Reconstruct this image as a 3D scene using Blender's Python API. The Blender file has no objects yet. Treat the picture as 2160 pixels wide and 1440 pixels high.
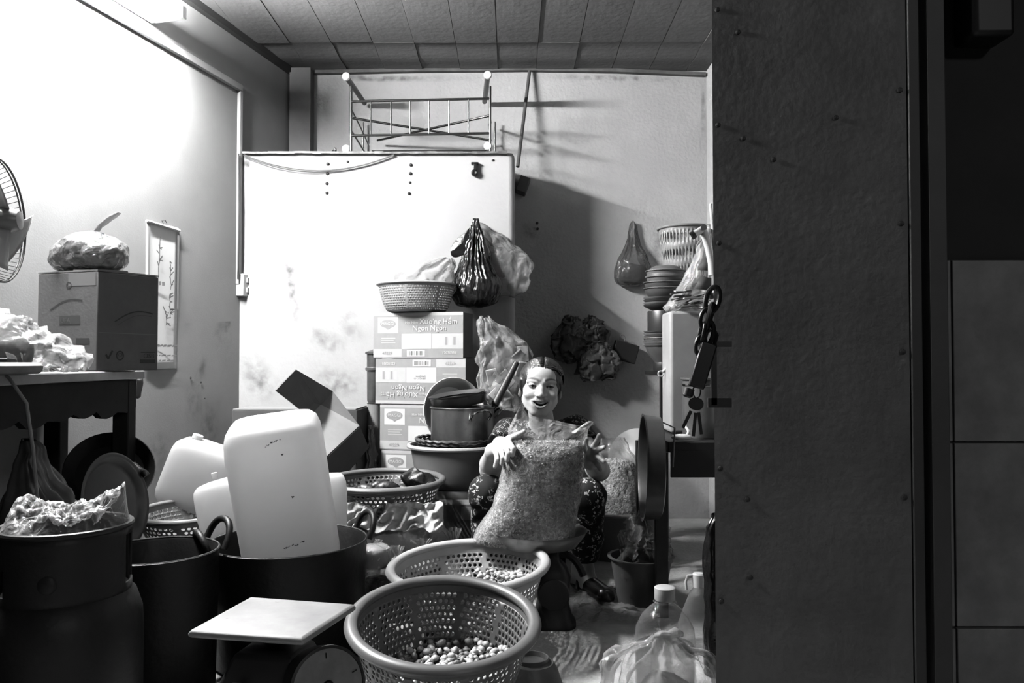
import bpy, bmesh, math, random
import numpy as np
from mathutils import Vector, Matrix, Euler, noise as mnoise

SC = bpy.context.scene
COL = SC.collection
PI = math.pi

# ------------------------------------------------------------------ camera
F_PX, CAM_H, HORIZON = 1650.0, 0.86, 760.0
PITCH = math.atan((HORIZON - 720.0) / F_PX)
cam_d = bpy.data.cameras.new('camera')
cam_d.sensor_width = 36.0
cam_d.lens = F_PX / 2160.0 * 36.0
cam_d.clip_start = 0.05
cam = bpy.data.objects.new('camera', cam_d)
COL.objects.link(cam)
cam.location = (0, 0, CAM_H)
cam.rotation_euler = (PI / 2 + PITCH, 0, 0)
SC.camera = cam

# ------------------------------------------------------------------ world, exposure
world = bpy.data.worlds.new('night')
SC.world = world
world.use_nodes = True
bg = world.node_tree.nodes['Background']
bg.inputs[0].default_value = (1, 1, 1, 1)
bg.inputs[1].default_value = 0.0006
vs = SC.view_settings
vs.view_transform = 'Standard'
vs.look = 'None'
vs.gamma = 1.0
vs.use_curve_mapping = False
vs.exposure = 4.4

TUBE_STRENGTH = 190.0
# a street lamp out in the lane, behind and to the right of the photographer
sl = bpy.data.lights.new('street_lamp_light', 'POINT')
sl.energy = 14.0
sl.shadow_soft_size = 0.25
slo = bpy.data.objects.new('street_lamp_light', sl)
COL.objects.link(slo)
slo.location = (2.3, -3.2, 2.9)


# ------------------------------------------------------------------ pixel -> place
def P(px, py, Y):
    """point at depth Y (metres in front of the camera) seen at photo pixel px, py"""
    u = (px - 1080.0) / F_PX
    v = (720.0 - py) / F_PX
    dy = math.cos(PITCH) - v * math.sin(PITCH)
    dz = math.sin(PITCH) + v * math.cos(PITCH)
    return Vector((u / dy * Y, Y, CAM_H + dz / dy * Y))


def G(px, py, z=0.0):
    """point at height z seen at photo pixel px, py"""
    u = (px - 1080.0) / F_PX
    v = (720.0 - py) / F_PX
    dy = math.cos(PITCH) - v * math.sin(PITCH)
    dz = math.sin(PITCH) + v * math.cos(PITCH)
    t = (z - CAM_H) / dz
    return Vector((u * t, dy * t, z))


def lerp(a, b, t):
    return a + (b - a) * t


def nz(x, y, z):
    return mnoise.noise(Vector((x, y, z)))


# ------------------------------------------------------------------ materials
MATS = {}
ALB = 0.29          # the print is hard: every surface is kept dark and the exposure high


def nodes_of(name):
    m = bpy.data.materials.new(name)
    m.use_nodes = True
    nt = m.node_tree
    return m, nt, nt.nodes['Principled BSDF']


def mat(name, g, rough=0.6, metal=0.0, var=0.0, scale=6.0, g2=None, bump=0.0, bscale=40.0,
        spec=0.5, stain=None, trans=0.0, coat=0.0, streak=1.0):
    """grey procedural surface: base g, mottled towards g2 by noise, fine relief, optional
    stains = (colour, scale, threshold)"""
    if name in MATS:
        return MATS[name]
    m, nt, b = nodes_of(name)
    L = nt.links
    g *= ALB
    g2 = None if g2 is None else g2 * ALB
    spec *= .5
    b.inputs['Roughness'].default_value = rough
    b.inputs['Metallic'].default_value = metal
    b.inputs['Specular IOR Level'].default_value = spec
    if coat:
        b.inputs['Coat Weight'].default_value = coat
        b.inputs['Coat Roughness'].default_value = 0.15
    if trans:
        b.inputs['Subsurface Weight'].default_value = trans
        b.inputs['Subsurface Radius'].default_value = (0.02, 0.02, 0.02)
        b.inputs['Subsurface Scale'].default_value = 1.0
    tc = nt.nodes.new('ShaderNodeTexCoord')
    g2 = g * (1 - var) if g2 is None else g2
    n1 = nt.nodes.new('ShaderNodeTexNoise')
    n1.inputs['Scale'].default_value = scale
    n1.inputs['Detail'].default_value = 6
    n1.inputs['Roughness'].default_value = 0.65
    L.new(tc.outputs['Object'], n1.inputs['Vector'])
    r1 = nt.nodes.new('ShaderNodeValToRGB')
    r1.color_ramp.elements[0].position = 0.36
    r1.color_ramp.elements[1].position = 0.66
    r1.color_ramp.elements[0].color = (g2, g2, g2, 1)
    r1.color_ramp.elements[1].color = (g, g, g, 1)
    L.new(n1.outputs['Fac'], r1.inputs['Fac'])
    out = r1.outputs['Color']
    if stain:
        sc_, ss, th = stain
        sc_ *= ALB
        n2 = nt.nodes.new('ShaderNodeTexNoise')
        n2.inputs['Scale'].default_value = ss
        n2.inputs['Detail'].default_value = 8
        n2.inputs['Roughness'].default_value = 0.7
        if streak != 1.0:
            mp = nt.nodes.new('ShaderNodeMapping')
            mp.inputs['Scale'].default_value = (1, 1, streak)
            L.new(tc.outputs['Object'], mp.inputs['Vector'])
            L.new(mp.outputs['Vector'], n2.inputs['Vector'])
        else:
            L.new(tc.outputs['Object'], n2.inputs['Vector'])
        r2 = nt.nodes.new('ShaderNodeValToRGB')
        r2.color_ramp.elements[0].position = th
        r2.color_ramp.elements[1].position = min(1, th + 0.1)
        L.new(n2.outputs['Fac'], r2.inputs['Fac'])
        mx = nt.nodes.new('ShaderNodeMix')
        mx.data_type = 'RGBA'
        L.new(r2.outputs['Color'], mx.inputs['Factor'])
        L.new(out, mx.inputs['A'])
        mx.inputs['B'].default_value = (sc_, sc_, sc_, 1)
        out = mx.outputs['Result']
    L.new(out, b.inputs['Base Color'])
    if bump:
        n3 = nt.nodes.new('ShaderNodeTexNoise')
        n3.inputs['Scale'].default_value = bscale
        n3.inputs['Detail'].default_value = 4
        L.new(tc.outputs['Object'], n3.inputs['Vector'])
        bp = nt.nodes.new('ShaderNodeBump')
        bp.inputs['Strength'].default_value = bump
        bp.inputs['Distance'].default_value = 0.01
        L.new(n3.outputs['Fac'], bp.inputs['Height'])
        L.new(bp.outputs['Normal'], b.inputs['Normal'])
    MATS[name] = m
    return m


def film(name, lo=0.10, hi=0.75, g=0.85, rough=0.12, bump=0.35, bscale=30.0):
    """thin clear plastic: mostly see-through, glossy and milky where it turns edge-on"""
    if name in MATS:
        return MATS[name]
    m, nt, b = nodes_of(name)
    L = nt.links
    g *= ALB * .62
    b.inputs['Base Color'].default_value = (g, g, g, 1)
    b.inputs['Roughness'].default_value = rough
    b.inputs['Specular IOR Level'].default_value = 0.45
    tc = nt.nodes.new('ShaderNodeTexCoord')
    n = nt.nodes.new('ShaderNodeTexNoise')
    n.inputs['Scale'].default_value = bscale
    n.inputs['Detail'].default_value = 3
    n.inputs['Distortion'].default_value = 1.2
    L.new(tc.outputs['Object'], n.inputs['Vector'])
    bp = nt.nodes.new('ShaderNodeBump')
    bp.inputs['Strength'].default_value = bump
    bp.inputs['Distance'].default_value = 0.012
    L.new(n.outputs['Fac'], bp.inputs['Height'])
    L.new(bp.outputs['Normal'], b.inputs['Normal'])
    tr = nt.nodes.new('ShaderNodeBsdfTransparent')
    lw = nt.nodes.new('ShaderNodeLayerWeight')
    lw.inputs['Blend'].default_value = 0.45
    L.new(bp.outputs['Normal'], lw.inputs['Normal'])
    mr = nt.nodes.new('ShaderNodeMapRange')
    mr.inputs['To Min'].default_value = lo
    mr.inputs['To Max'].default_value = hi
    L.new(lw.outputs['Facing'], mr.inputs['Value'])
    mx = nt.nodes.new('ShaderNodeMixShader')
    L.new(mr.outputs['Result'], mx.inputs['Fac'])
    L.new(tr.outputs['BSDF'], mx.inputs[1])
    L.new(b.outputs['BSDF'], mx.inputs[2])
    L.new(mx.outputs['Shader'], nt.nodes['Material Output'].inputs['Surface'])
    MATS[name] = m
    return m


# ------------------------------------------------------------------ mesh collecting
class MB:
    def __init__(s):
        s.v, s.f, s.mi = [], [], []

    def add(s, verts, faces, mi=0):
        o = len(s.v)
        s.v.extend([Vector(v) for v in verts])
        for f in faces:
            s.f.append(tuple(i + o for i in f))
            s.mi.append(mi)
        return s

    def box(s, c, size, M=None, mi=0):
        x, y, z = [d / 2 for d in size]
        c = Vector(c)
        vs_ = [Vector((sx * x, sy * y, sz * z)) for sz in (-1, 1) for sy in (-1, 1) for sx in (-1, 1)]
        if M is not None:
            vs_ = [M @ v for v in vs_]
        vs_ = [v + c for v in vs_]
        return s.add(vs_, [(0, 2, 3, 1), (4, 5, 7, 6), (0, 1, 5, 4), (2, 6, 7, 3), (0, 4, 6, 2), (1, 3, 7, 5)], mi)

    def hexa(s, b, t, mi=0):
        """solid from four bottom corners b and four top corners t (same winding, ccw from above)"""
        return s.add(list(b) + list(t), [(3, 2, 1, 0), (4, 5, 6, 7), (0, 1, 5, 4), (1, 2, 6, 5), (2, 3, 7, 6), (3, 0, 4, 7)], mi)

    def lathe(s, prof, seg=32, M=None, cap0=True, cap1=True, mi=0, wob=0.0, seed=0, sx=1.0, sy=1.0):
        vs_ = []
        n = len(prof)
        for i, (r, z) in enumerate(prof):
            for k in range(seg):
                a = 2 * PI * k / seg
                w = 1 + wob * nz(math.cos(a) * 1.3 + seed, math.sin(a) * 1.3, z * 5)
                vs_.append(Vector((r * w * math.cos(a) * sx, r * w * math.sin(a) * sy, z)))
        fs = []
        for i in range(n - 1):
            for k in range(seg):
                k2 = (k + 1) % seg
                fs.append((i * seg + k, i * seg + k2, (i + 1) * seg + k2, (i + 1) * seg + k))
        if cap0:
            fs.append(tuple(reversed(range(seg))))
        if cap1:
            fs.append(tuple((n - 1) * seg + k for k in range(seg)))
        if M is not None:
            vs_ = [M @ v for v in vs_]
        return s.add(vs_, fs, mi)

    def tube(s, pts, r, seg=10, cap=True, mi=0, closed=False):
        pts = [Vector(p) for p in pts]
        n = len(pts)
        rr = r if isinstance(r, (list, tuple)) else [r] * n
        T = []
        for i in range(n):
            if closed:
                d = pts[(i + 1) % n] - pts[i - 1]
            else:
                d = pts[min(i + 1, n - 1)] - pts[max(i - 1, 0)]
            T.append(d.normalized() if d.length > 1e-9 else Vector((0, 0, 1)))
        up = Vector((0, 0, 1)) if abs(T[0].z) < 0.9 else Vector((1, 0, 0))
        nx = T[0].cross(up).normalized()
        vs_ = []
        for i in range(n):
            nx = (nx - T[i] * nx.dot(T[i]))
            nx = nx.normalized() if nx.length > 1e-9 else T[i].orthogonal().normalized()
            ny = T[i].cross(nx)
            for k in range(seg):
                a = 2 * PI * k / seg
                vs_.append(pts[i] + (nx * math.cos(a) + ny * math.sin(a)) * rr[i])
        fs = []
        for i in range(n if closed else n - 1):
            j = (i + 1) % n
            for k in range(seg):
                k2 = (k + 1) % seg
                fs.append((i * seg + k, i * seg + k2, j * seg + k2, j * seg + k))
        if cap and not closed:
            fs.append(tuple(reversed(range(seg))))
            fs.append(tuple((n - 1) * seg + k for k in range(seg)))
        return s.add(vs_, fs, mi)

    def loft(s, rings, cap0=True, cap1=True, mi=0):
        seg = len(rings[0])
        vs_ = [p for r in rings for p in r]
        fs = []
        for i in range(len(rings) - 1):
            for k in range(seg):
                k2 = (k + 1) % seg
                fs.append((i * seg + k, i * seg + k2, (i + 1) * seg + k2, (i + 1) * seg + k))
        if cap0:
            fs.append(tuple(reversed(range(seg))))
        if cap1:
            fs.append(tuple((len(rings) - 1) * seg + k for k in range(seg)))
        return s.add(vs_, fs, mi)

    def grid(s, fn, nu, nv, mi=0):
        vs_ = [fn(i / nu, j / nv) for j in range(nv + 1) for i in range(nu + 1)]
        fs = [(j * (nu + 1) + i, j * (nu + 1) + i + 1, (j + 1) * (nu + 1) + i + 1, (j + 1) * (nu + 1) + i)
              for j in range(nv) for i in range(nu)]
        return s.add(vs_, fs, mi)

    def sphere(s, c, r, seg=16, rings=10, M=None, mi=0):
        rx, ry, rz = (r, r, r) if not isinstance(r, (tuple, list)) else r
        prof = [(math.sin(PI * (0.02 + 0.96 * i / rings)), -math.cos(PI * (0.02 + 0.96 * i / rings))) for i in range(rings + 1)]
        MM = Matrix.Translation(Vector(c)) @ (M.to_4x4() if M is not None else Matrix()) @ Matrix.Diagonal((rx, ry, rz, 1))
        return s.lathe(prof, seg, MM, mi=mi)

    def poly_prism(s, pts2, z0, z1, M=None, mi=0):
        """extruded outline: pts2 list of (x, z) ; from depth z0 to z1 along local y"""
        n = len(pts2)
        vs_ = [Vector((x, z0, z)) for x, z in pts2] + [Vector((x, z1, z)) for x, z in pts2]
        fs = [tuple(range(n)), tuple(reversed(range(n, 2 * n)))]
        for i in range(n):
            j = (i + 1) % n
            fs.append((i, i + n, j + n, j))
        if M is not None:
            vs_ = [M @ v for v in vs_]
        return s.add(vs_, fs, mi)

    def move(s, v):
        v = Vector(v)
        s.v = [p + v for p in s.v]
        return s

    def xf(s, M):
        s.v = [M @ p for p in s.v]
        return s

    def noise_push(s, amp, scale, seed=0.0):
        s.v = [p + Vector((nz(p.x * scale + seed, p.y * scale, p.z * scale),
                           nz(p.x * scale, p.y * scale + seed + 7, p.z * scale),
                           nz(p.x * scale, p.y * scale, p.z * scale + seed + 13))) * amp for p in s.v]
        return s

    def build(s, name, m, parent=None, smooth=True, angle=40, bevel=0.0, bseg=2, subsurf=0, solid=0.0, sofs=0.0):
        me = bpy.data.meshes.new(name)
        me.from_pydata([tuple(v) for v in s.v], [], s.f)
        ms = m if isinstance(m, (list, tuple)) else [m]
        for k in ms:
            me.materials.append(k)
        if len(ms) > 1:
            me.polygons.foreach_set('material_index', s.mi)
        if smooth:
            me.shade_smooth()
            if angle < 180:
                me.set_sharp_from_angle(angle=math.radians(angle))
        me.update()
        o = bpy.data.objects.new(name, me)
        COL.objects.link(o)
        if parent is not None:
            o.parent = parent
        if solid:
            md = o.modifiers.new('solid', 'SOLIDIFY')
            md.thickness = solid
            md.offset = sofs
        if bevel:
            md = o.modifiers.new('bevel', 'BEVEL')
            md.width = bevel
            md.segments = bseg
            md.limit_method = 'ANGLE'
            md.angle_limit = math.radians(35)
        if subsurf:
            md = o.modifiers.new('sub', 'SUBSURF')
            md.levels = subsurf
            md.render_levels = subsurf
        return o


def tag(o, label=None, cat=None, group=None, kind=None):
    if label:
        o['label'] = label
    if cat:
        o['category'] = cat
    if group:
        o['group'] = group
    if kind:
        o['kind'] = kind
    return o


def thing(name, label, cat, loc=(0, 0, 0), rot=(0, 0, 0), group=None):
    o = bpy.data.objects.new(name, None)
    o.empty_display_size = 0.05
    COL.objects.link(o)
    o.location = loc
    o.rotation_euler = rot
    return tag(o, label, cat, group)


def dup(root, loc=None, rot=None, label=None, group=None):
    r = root.copy()
    COL.objects.link(r)
    if loc is not None:
        r.location = loc
    if rot is not None:
        r.rotation_euler = rot
    if label:
        r['label'] = label
    if group:
        r['group'] = group
    for ch in list(root.children):
        c = ch.copy()
        COL.objects.link(c)
        c.parent = r
        for g in list(ch.children):
            d = g.copy()
            COL.objects.link(d)
            d.parent = c
    return r


def struct(name, mb, m, parent=None, **k):
    o = mb.build(name, m, parent, **k)
    if parent is None:
        o['kind'] = 'structure'
    return o


def basis(normal, up=(0, 0, 1)):
    """rotation whose local z points along normal, local y as near up as can be"""
    z = Vector(normal).normalized()
    x = Vector(up).cross(z)
    x = x.normalized() if x.length > 1e-6 else z.orthogonal().normalized()
    y = z.cross(x)
    return Matrix((x, y, z)).transposed().to_4x4()


def TR(loc, R=None):
    return Matrix.Translation(Vector(loc)) @ (R if R is not None else Matrix())


def rotm(rx=0, ry=0, rz=0):
    return Euler((rx, ry, rz)).to_matrix().to_4x4()


_txt = {}


def text_mb(body, size, M, squeeze=1.0, align='LEFT'):
    """lettering as flat mesh in local xy, then moved by M"""
    cu = bpy.data.curves.new('t', 'FONT')
    cu.body = body
    cu.size = size
    cu.align_x = align
    cu.resolution_u = 2
    ob = bpy.data.objects.new('t', cu)
    COL.objects.link(ob)
    dg = bpy.context.evaluated_depsgraph_get()
    me = bpy.data.meshes.new_from_object(ob.evaluated_get(dg))
    mb = MB()
    mb.add([M @ Vector((v.co.x * squeeze, v.co.y, 0)) for v in me.vertices], [tuple(p.vertices) for p in me.polygons])
    bpy.data.objects.remove(ob)
    bpy.data.curves.remove(cu)
    bpy.data.meshes.remove(me)
    return mb


def merge(a, b):
    return a.add(b.v, b.f)


# ------------------------------------------------------------------ generators used many times
def bag_rings(levels, seg=72, folds=9, seed=1, crumple=0.0, cs=14.0):
    """levels: (centre, rx, ry, foldamp). A gathered bag: folds run up to the neck."""
    rnd = random.Random(seed)
    ph = [rnd.uniform(0, 2 * PI) for _ in range(4)]
    fr = [folds, folds * 2 + 1, folds * 3 + 2]
    out = []
    for c, rx, ry, fa in levels:
        c = Vector(c)
        ring = []
        for k in range(seg):
            a = 2 * PI * k / seg
            q_ = folds * .42
            w = 1 + fa * (0.22 * (abs(math.sin(a * fr[0] / 2 + ph[0])) * 2 - 1.2) + 0.12 * math.sin(a * fr[1] + ph[1] + c.z * 9)
                          + 1.1 * nz(math.cos(a) * q_, math.sin(a) * q_, seed + c.z * 2.0) + .5 * nz(math.cos(a) * q_ * 2.6, math.sin(a) * q_ * 2.6, seed + c.z * 3.0))
            p = c + Vector((rx * w * math.cos(a), ry * w * math.sin(a), 0))
            if crumple:
                p += Vector((nz(p.x * cs + seed, p.y * cs, p.z * cs), nz(p.x * cs, p.y * cs + seed, p.z * cs + 5),
                             nz(p.x * cs + 3, p.y * cs, p.z * cs + seed))) * crumple
                p += Vector((nz(p.x * cs * 3 + seed, p.y * cs * 3, p.z * cs * 3), nz(p.x * cs * 3, p.y * cs * 3 + seed, p.z * cs * 3), 0)) * crumple * 0.45
            ring.append(p)
        out.append(ring)
    return out


def smooth_levels(keys, n):
    """Catmull-Rom through keys = [(x,y,z,rx,ry,fold), ...]"""
    out = []
    K = [np.array(k, float) for k in keys]
    for i in range(n):
        t = i / (n - 1) * (len(K) - 1)
        j = min(int(t), len(K) - 2)
        u = t - j
        p0, p1, p2, p3 = K[max(j - 1, 0)], K[j], K[j + 1], K[min(j + 2, len(K) - 1)]
        q = 0.5 * ((2 * p1) + (-p0 + p2) * u + (2 * p0 - 5 * p1 + 4 * p2 - p3) * u * u + (-p0 + 3 * p1 - 3 * p2 + p3) * u ** 3)
        out.append(((q[0], q[1], q[2]), max(q[3], 0.001), max(q[4], 0.001), max(q[5], 0)))
    return out


def bag_mb(keys, n=36, seg=72, folds=9, seed=1, crumple=0.0, cs=14.0, cap0=True, cap1=False):
    mb = MB()
    mb.loft(bag_rings(smooth_levels(keys, n), seg, folds, seed, crumple, cs), cap0, cap1)
    return mb


def basket(name, label, R, h, rb, loc, rot, m, nround=64, rows=7, hole=0.36, top_band=0.04, rimr=0.011, seg_rib=8, group=None,
           thick=0.003, cat='basket', bow=0.75):
    """round plastic basket with a pierced wall; local origin at the foot, rim at z = h"""
    t = thing(name, label, cat, loc, rot, group)

    def rad(z):
        return rb + (R - rb) * (z / h) ** bow
    z0, z1 = h * 0.06, h - top_band
    mb = MB()
    V, idx, Fs = [], {}, []

    def pt(a, z):
        k = (round(a * 4) % (nround * 4), round(z * 1e5))
        if k not in idx:
            aa = 2 * PI * a / nround
            r = rad(z)
            V.append(Vector((r * math.cos(aa), r * math.sin(aa), z)))
            idx[k] = len(V) - 1
        return idx[k]
    dz = (z1 - z0) / rows
    for j in range(rows):
        za, zb = z0 + j * dz, z0 + (j + 1) * dz
        zm = (za + zb) / 2
        sh = 0.5 if j % 2 else 0.0
        for i in range(nround):
            a = i + sh
            solid = (i % seg_rib == 0) and rows > 4
            ring = [pt(a, za), pt(a + .5, za), pt(a + 1, za), pt(a + 1, zm), pt(a + 1, zb), pt(a + .5, zb), pt(a, zb), pt(a, zm)]
            if solid and seg_rib > 0:
                Fs.append(tuple(ring))
                continue
            hv = []
            for k in range(8):
                th = 2 * PI * k / 8 - 3 * PI / 4
                ca, cz = a + .5 + hole * math.cos(th), zm + hole * dz * math.sin(th)
                aa = 2 * PI * ca / nround
                r = rad(cz)
                V.append(Vector((r * math.cos(aa), r * math.sin(aa), cz)))
                hv.append(len(V) - 1)
            for k in range(8):
                k2 = (k + 1) % 8
                Fs.append((ring[k], ring[k2], hv[k2], hv[k]))
    mb.add(V, Fs)
    mb.build('wall', m, t, smooth=True, angle=60, solid=thick)
    rim = MB()
    prof = []
    for k in range(10):
        a = 2 * PI * k / 10
        prof.append((R + 0.003 + rimr * 1.25 * math.cos(a), h - rimr * 0.3 + rimr * math.sin(a)))
    prof.append(prof[0])
    rim.lathe(prof, 72, cap0=False, cap1=False)
    rim.lathe([(rad(z1) + .0015, z1 - .001), (R + .002, h - .002), (R - .0015, h - .002), (rad(z1) - .0015, z1 - .001)], 72, cap0=False, cap1=False)
    rim.build('rim', m, t, angle=70)
    base = MB()
    base.lathe([(rad(z0) + .002, z0 + .001), (rb + .001, 0.0), (rb - .008, 0.0), (rb - .01, 0.006), (0.004, 0.006)], 64, cap0=False, cap1=True)
    base.build('base', m, t, angle=50)
    return t


def vessel(R, h, rb, th=0.003, lip=0.008, bow=0.6, n=10, foot=0.0):
    """profile of an open bowl / basin: outside up, rolled lip, inside down"""
    o = [(rb * 0.02, foot), (rb, foot)] if not foot else [(rb * 0.75, 0), (rb * 0.8, foot)]
    for i in range(1, n + 1):
        t = i / n
        o.append((rb + (R - rb) * t ** bow, foot + (h - foot) * t))
    o += [(R + lip, h + 0.002), (R + lip, h + 0.006), (R - th * 0.5, h + 0.005)]
    for i in range(n - 1, -1, -1):
        t = i / n
        o.append((rb + (R - rb) * t ** bow - th, foot + max((h - foot) * t, th) + (0 if i else 0.0)))
    o.append((0.003, foot + th))
    return o

# ================================================================== SETTING
YB = 4.28                              # back wall
ZC = P(900, 150, YB).z                 # ceiling height
WK, WX0 = 0.242, -2.244                # left wall: X = WX0 + WK * Y


def wl(Y, off=0.0, z=0.0):
    """point on the left wall at depth Y, off metres into the room"""
    n = Vector((1, -WK, 0)).normalized()
    return Vector((WX0 + WK * Y, Y, z)) + n * off


def wl_px(px, py, off=0.0):
    u = (px - 1080.0) / F_PX
    Y = -WX0 / (WK - u)
    p = P(px, py, Y)
    return p + Vector((1, -WK, 0)).normalized() * off


W_N = Vector((1, -WK, 0)).normalized()           # into the room
W_D = Vector((WK, 1, 0)).normalized()            # along the wall, away from the camera
W_ANG = math.atan2(-1, -WK)

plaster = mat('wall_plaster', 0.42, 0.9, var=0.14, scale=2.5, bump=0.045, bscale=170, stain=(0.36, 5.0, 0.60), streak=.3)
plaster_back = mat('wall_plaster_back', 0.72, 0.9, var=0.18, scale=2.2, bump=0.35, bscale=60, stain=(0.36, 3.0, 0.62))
white_paint = mat('partition_paint', 0.56, 0.75, var=0.05, scale=3.0, bump=0.15, bscale=45, stain=(0.50, 5.0, 0.60), streak=.5)
concrete = mat('floor_concrete', 0.85, 0.85, var=0.35, scale=4, bump=0.5, bscale=60, stain=(0.35, 5, 0.62))
ceil_m = mat('ceiling_board', 0.24, 0.8, var=0.22, scale=3.0, bump=0.2, bscale=30, stain=(0.14, 6, 0.64))
dark_trim = mat('dark_trim', 0.10, 0.7, var=0.3, scale=9)
steel_door = mat('door_steel', 0.155, 0.62, metal=0.0, var=0.35, scale=5, bump=0.2, bscale=60, stain=(0.045, 16, 0.66))
frame_m = mat('door_frame', 0.05, 0.6, var=0.3, scale=8)
tile_m = mat('facade_tile', 0.30, 0.42, var=0.4, scale=9, stain=(0.18, 20, 0.62))
facade_m = mat('facade_shade', 0.035, 0.9, var=0.3, scale=5)  # awning shade above the tiles, put into the colour

# floor
struct('floor', MB().box((0, 1.6, -0.05), (8, 6.4, 0.1)), concrete)
# walls
struct('wall_back', MB().box((0, YB + 0.05, ZC / 2), (3.2, 0.1, ZC)), plaster_back)
a, b = wl(-0.2), wl(YB + 0.05)
struct('wall_left', MB().hexa([a - W_N * .1, a, b, b - W_N * .1], [q + Vector((0, 0, ZC)) for q in (a - W_N * .1, a, b, b - W_N * .1)]), plaster)
XR = P(1491, 300, YB).x
struct('wall_right', MB().box((XR + 0.05, (YB + 1.72) / 2, ZC / 2), (0.1, YB - 1.72, ZC)), plaster_back)

# ceiling: backing and boards with recessed joints, boards slightly uneven
ceil = struct('ceiling', MB().box((-0.2, 2.9, ZC + 0.06), (4.4, 3.4, 0.06)), dark_trim)
rnd = random.Random(4)
pitch_b = 80.0 / F_PX * YB
x_ref = P(1051, 140, YB).x
YJ = (ZC - CAM_H) * F_PX / (HORIZON - 82)
bw, _c = pitch_b - 0.0025, 0
board_meshes = []
for seg_i, (ya, yb_) in enumerate(((YJ + 0.0015, YB - 0.004), (1.35, YJ - 0.0015))):
    sag = MB()
    n = 8

    def fb(u, v, ya=ya, yb_=yb_):
        x = (u - 0.5) * bw
        y = lerp(ya, yb_, v)
        return Vector((x, y, -0.0004 * math.sin(PI * u) + 0.004 * math.sin(v * 9 + seg_i * 2)))
    sag.grid(fb, 4, 14)
    o = sag.build('ceiling_board', ceil_m, ceil, angle=30, smooth=False, solid=0.008, sofs=1.0)
    board_meshes.append(o)
    for k in range(-9, 9):
        x = x_ref + (k + 0.5) * pitch_b
        # boards stay inside the walls
        if x - bw / 2 > XR - 0.01 or x < WX0 + WK * YB - 1.4:
            continue
        q = o if (k == -9) else o.copy()
        if k != -9:
            COL.objects.link(q)
            q.parent = ceil
        q.location = (x, rnd.uniform(-.002, .002), ZC + rnd.uniform(-0.004, 0.003))
        q.rotation_euler = (0, rnd.uniform(-0.006, 0.006), 0)
    if board_meshes[-1].location.length < 1e-6:
        board_meshes[-1].location = (x_ref - 8.5 * pitch_b, 0, ZC)

# trims: dark strip along the left wall under the ceiling, light batten along the back
a, b = wl(1.4, 0, ZC - .035), wl(YB, 0, ZC - .035)
struct('trim_1', MB().hexa([a, a + W_N * .03, b + W_N * .03, b], [q + Vector((0, 0, .034)) for q in (a, a + W_N * .03, b + W_N * .03, b)]), mat('ceiling_strip', 0.06, 0.8, var=0.3))
tb = MB()
pts = [P(640, 152, YB - .02), P(880, 147, YB - .02), P(1110, 145, YB - .02), P(1300, 148, YB - .02), P(1488, 156, YB - .02)]
for i in range(len(pts) - 1):
    p, q = pts[i], pts[i + 1]
    tb.hexa([p + Vector((0, -.012, -.012)), q + Vector((0, -.012, -.012)), q + Vector((0, .02, -.012)), p + Vector((0, .02, -.012))],
            [p + Vector((0, -.012, .006)), q + Vector((0, -.012, .006)), q + Vector((0, .02, .006)), p + Vector((0, .02, .006))])
struct('trim_2', tb, mat('batten_wood', 0.2, 0.7, var=0.5, scale=9))
# corner pilaster, its grey lowered to paint in the corner's shade
x0, x1 = P(611, 300, YB - .07).x, P(655, 300, YB - .07).x
struct('trim_3', MB().box(((x0 + x1) / 2, YB - 0.04, ZC / 2), (x1 - x0, 0.08, ZC - .02)), mat('pilaster_shaded', .26, .9, var=.3, scale=4))

# half-height partition block, plastered and painted white, rounded at its right edge
YP = 3.80
zt = P(800, 322, YP).z
xl, xr = P(503, 600, YP).x - 0.02, P(1086, 600, YP).x
part = MB()
outline = [(xl, YP), (xr - .03, YP)]
for k in range(7):
    t = k / 6 * PI / 2
    outline.append((xr - .03 + .03 * math.sin(t), YP + .03 - .03 * math.cos(t)))
outline += [(xr, YB - .002), (xl + (YB - YP) * WK, YB - .002)]
rings = []
for z, ins in ((0.0, 0), (0.6, 0), (1.2, 0), (zt - .03, 0), (zt - .012, 0.004), (zt, 0.014)):
    rings.append([Vector((lerp(x, -.6, ins), lerp(y, YP + .2, ins), z)) for x, y in outline])
part.loft(rings)
partition = struct('wall_partition', part, white_paint, angle=50)
# worn sheet edging along the top
ed = MB()
n = 30
pa, pb = P(512, 324, YP), P(1070, 321, YP)
for i in range(n):
    p, q = pa.lerp(pb, i / n), pa.lerp(pb, (i + 1) / n)
    h = 0.010 + 0.005 * nz(i * .7, 3, 1)
    ed.box(((p.x + q.x) / 2, YP - .006, zt - .004 + .003 * nz(i * .4, 1, 8)), (q.x - p.x, .03, h))
ed.build('edge_strip', mat('edge_metal', 0.34, 0.5, metal=0.3, var=0.75, scale=22), partition)
# bolt heads in two rows
bolt = None
for px, py in ((692, 346), (691, 366), (690, 387), (690, 407), (867, 348), (866, 366), (865, 385), (863, 408), (1040, 338), (734, 341)):
    p = P(px, py, YP)
    if bolt is None:
        mb = MB()
        mb.lathe([(0.0085, 0), (0.0085, .002), (0.0062, .006), (0.0015, .008)], 10, TR((0, 0, 0), basis((0, -1, 0))))
        bolt = mb.build('bolt', mat('bolt_dark', 0.03, 0.5), partition)
        q = bolt
    else:
        q = bolt.copy()
        COL.objects.link(q)
        q.parent = partition
    q.location = p + Vector((0, -.0005, 0))
    if (px, py) in ((865, 385), (1040, 338), (734, 341)):
        q.scale = (.75, .75, .75)

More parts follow.
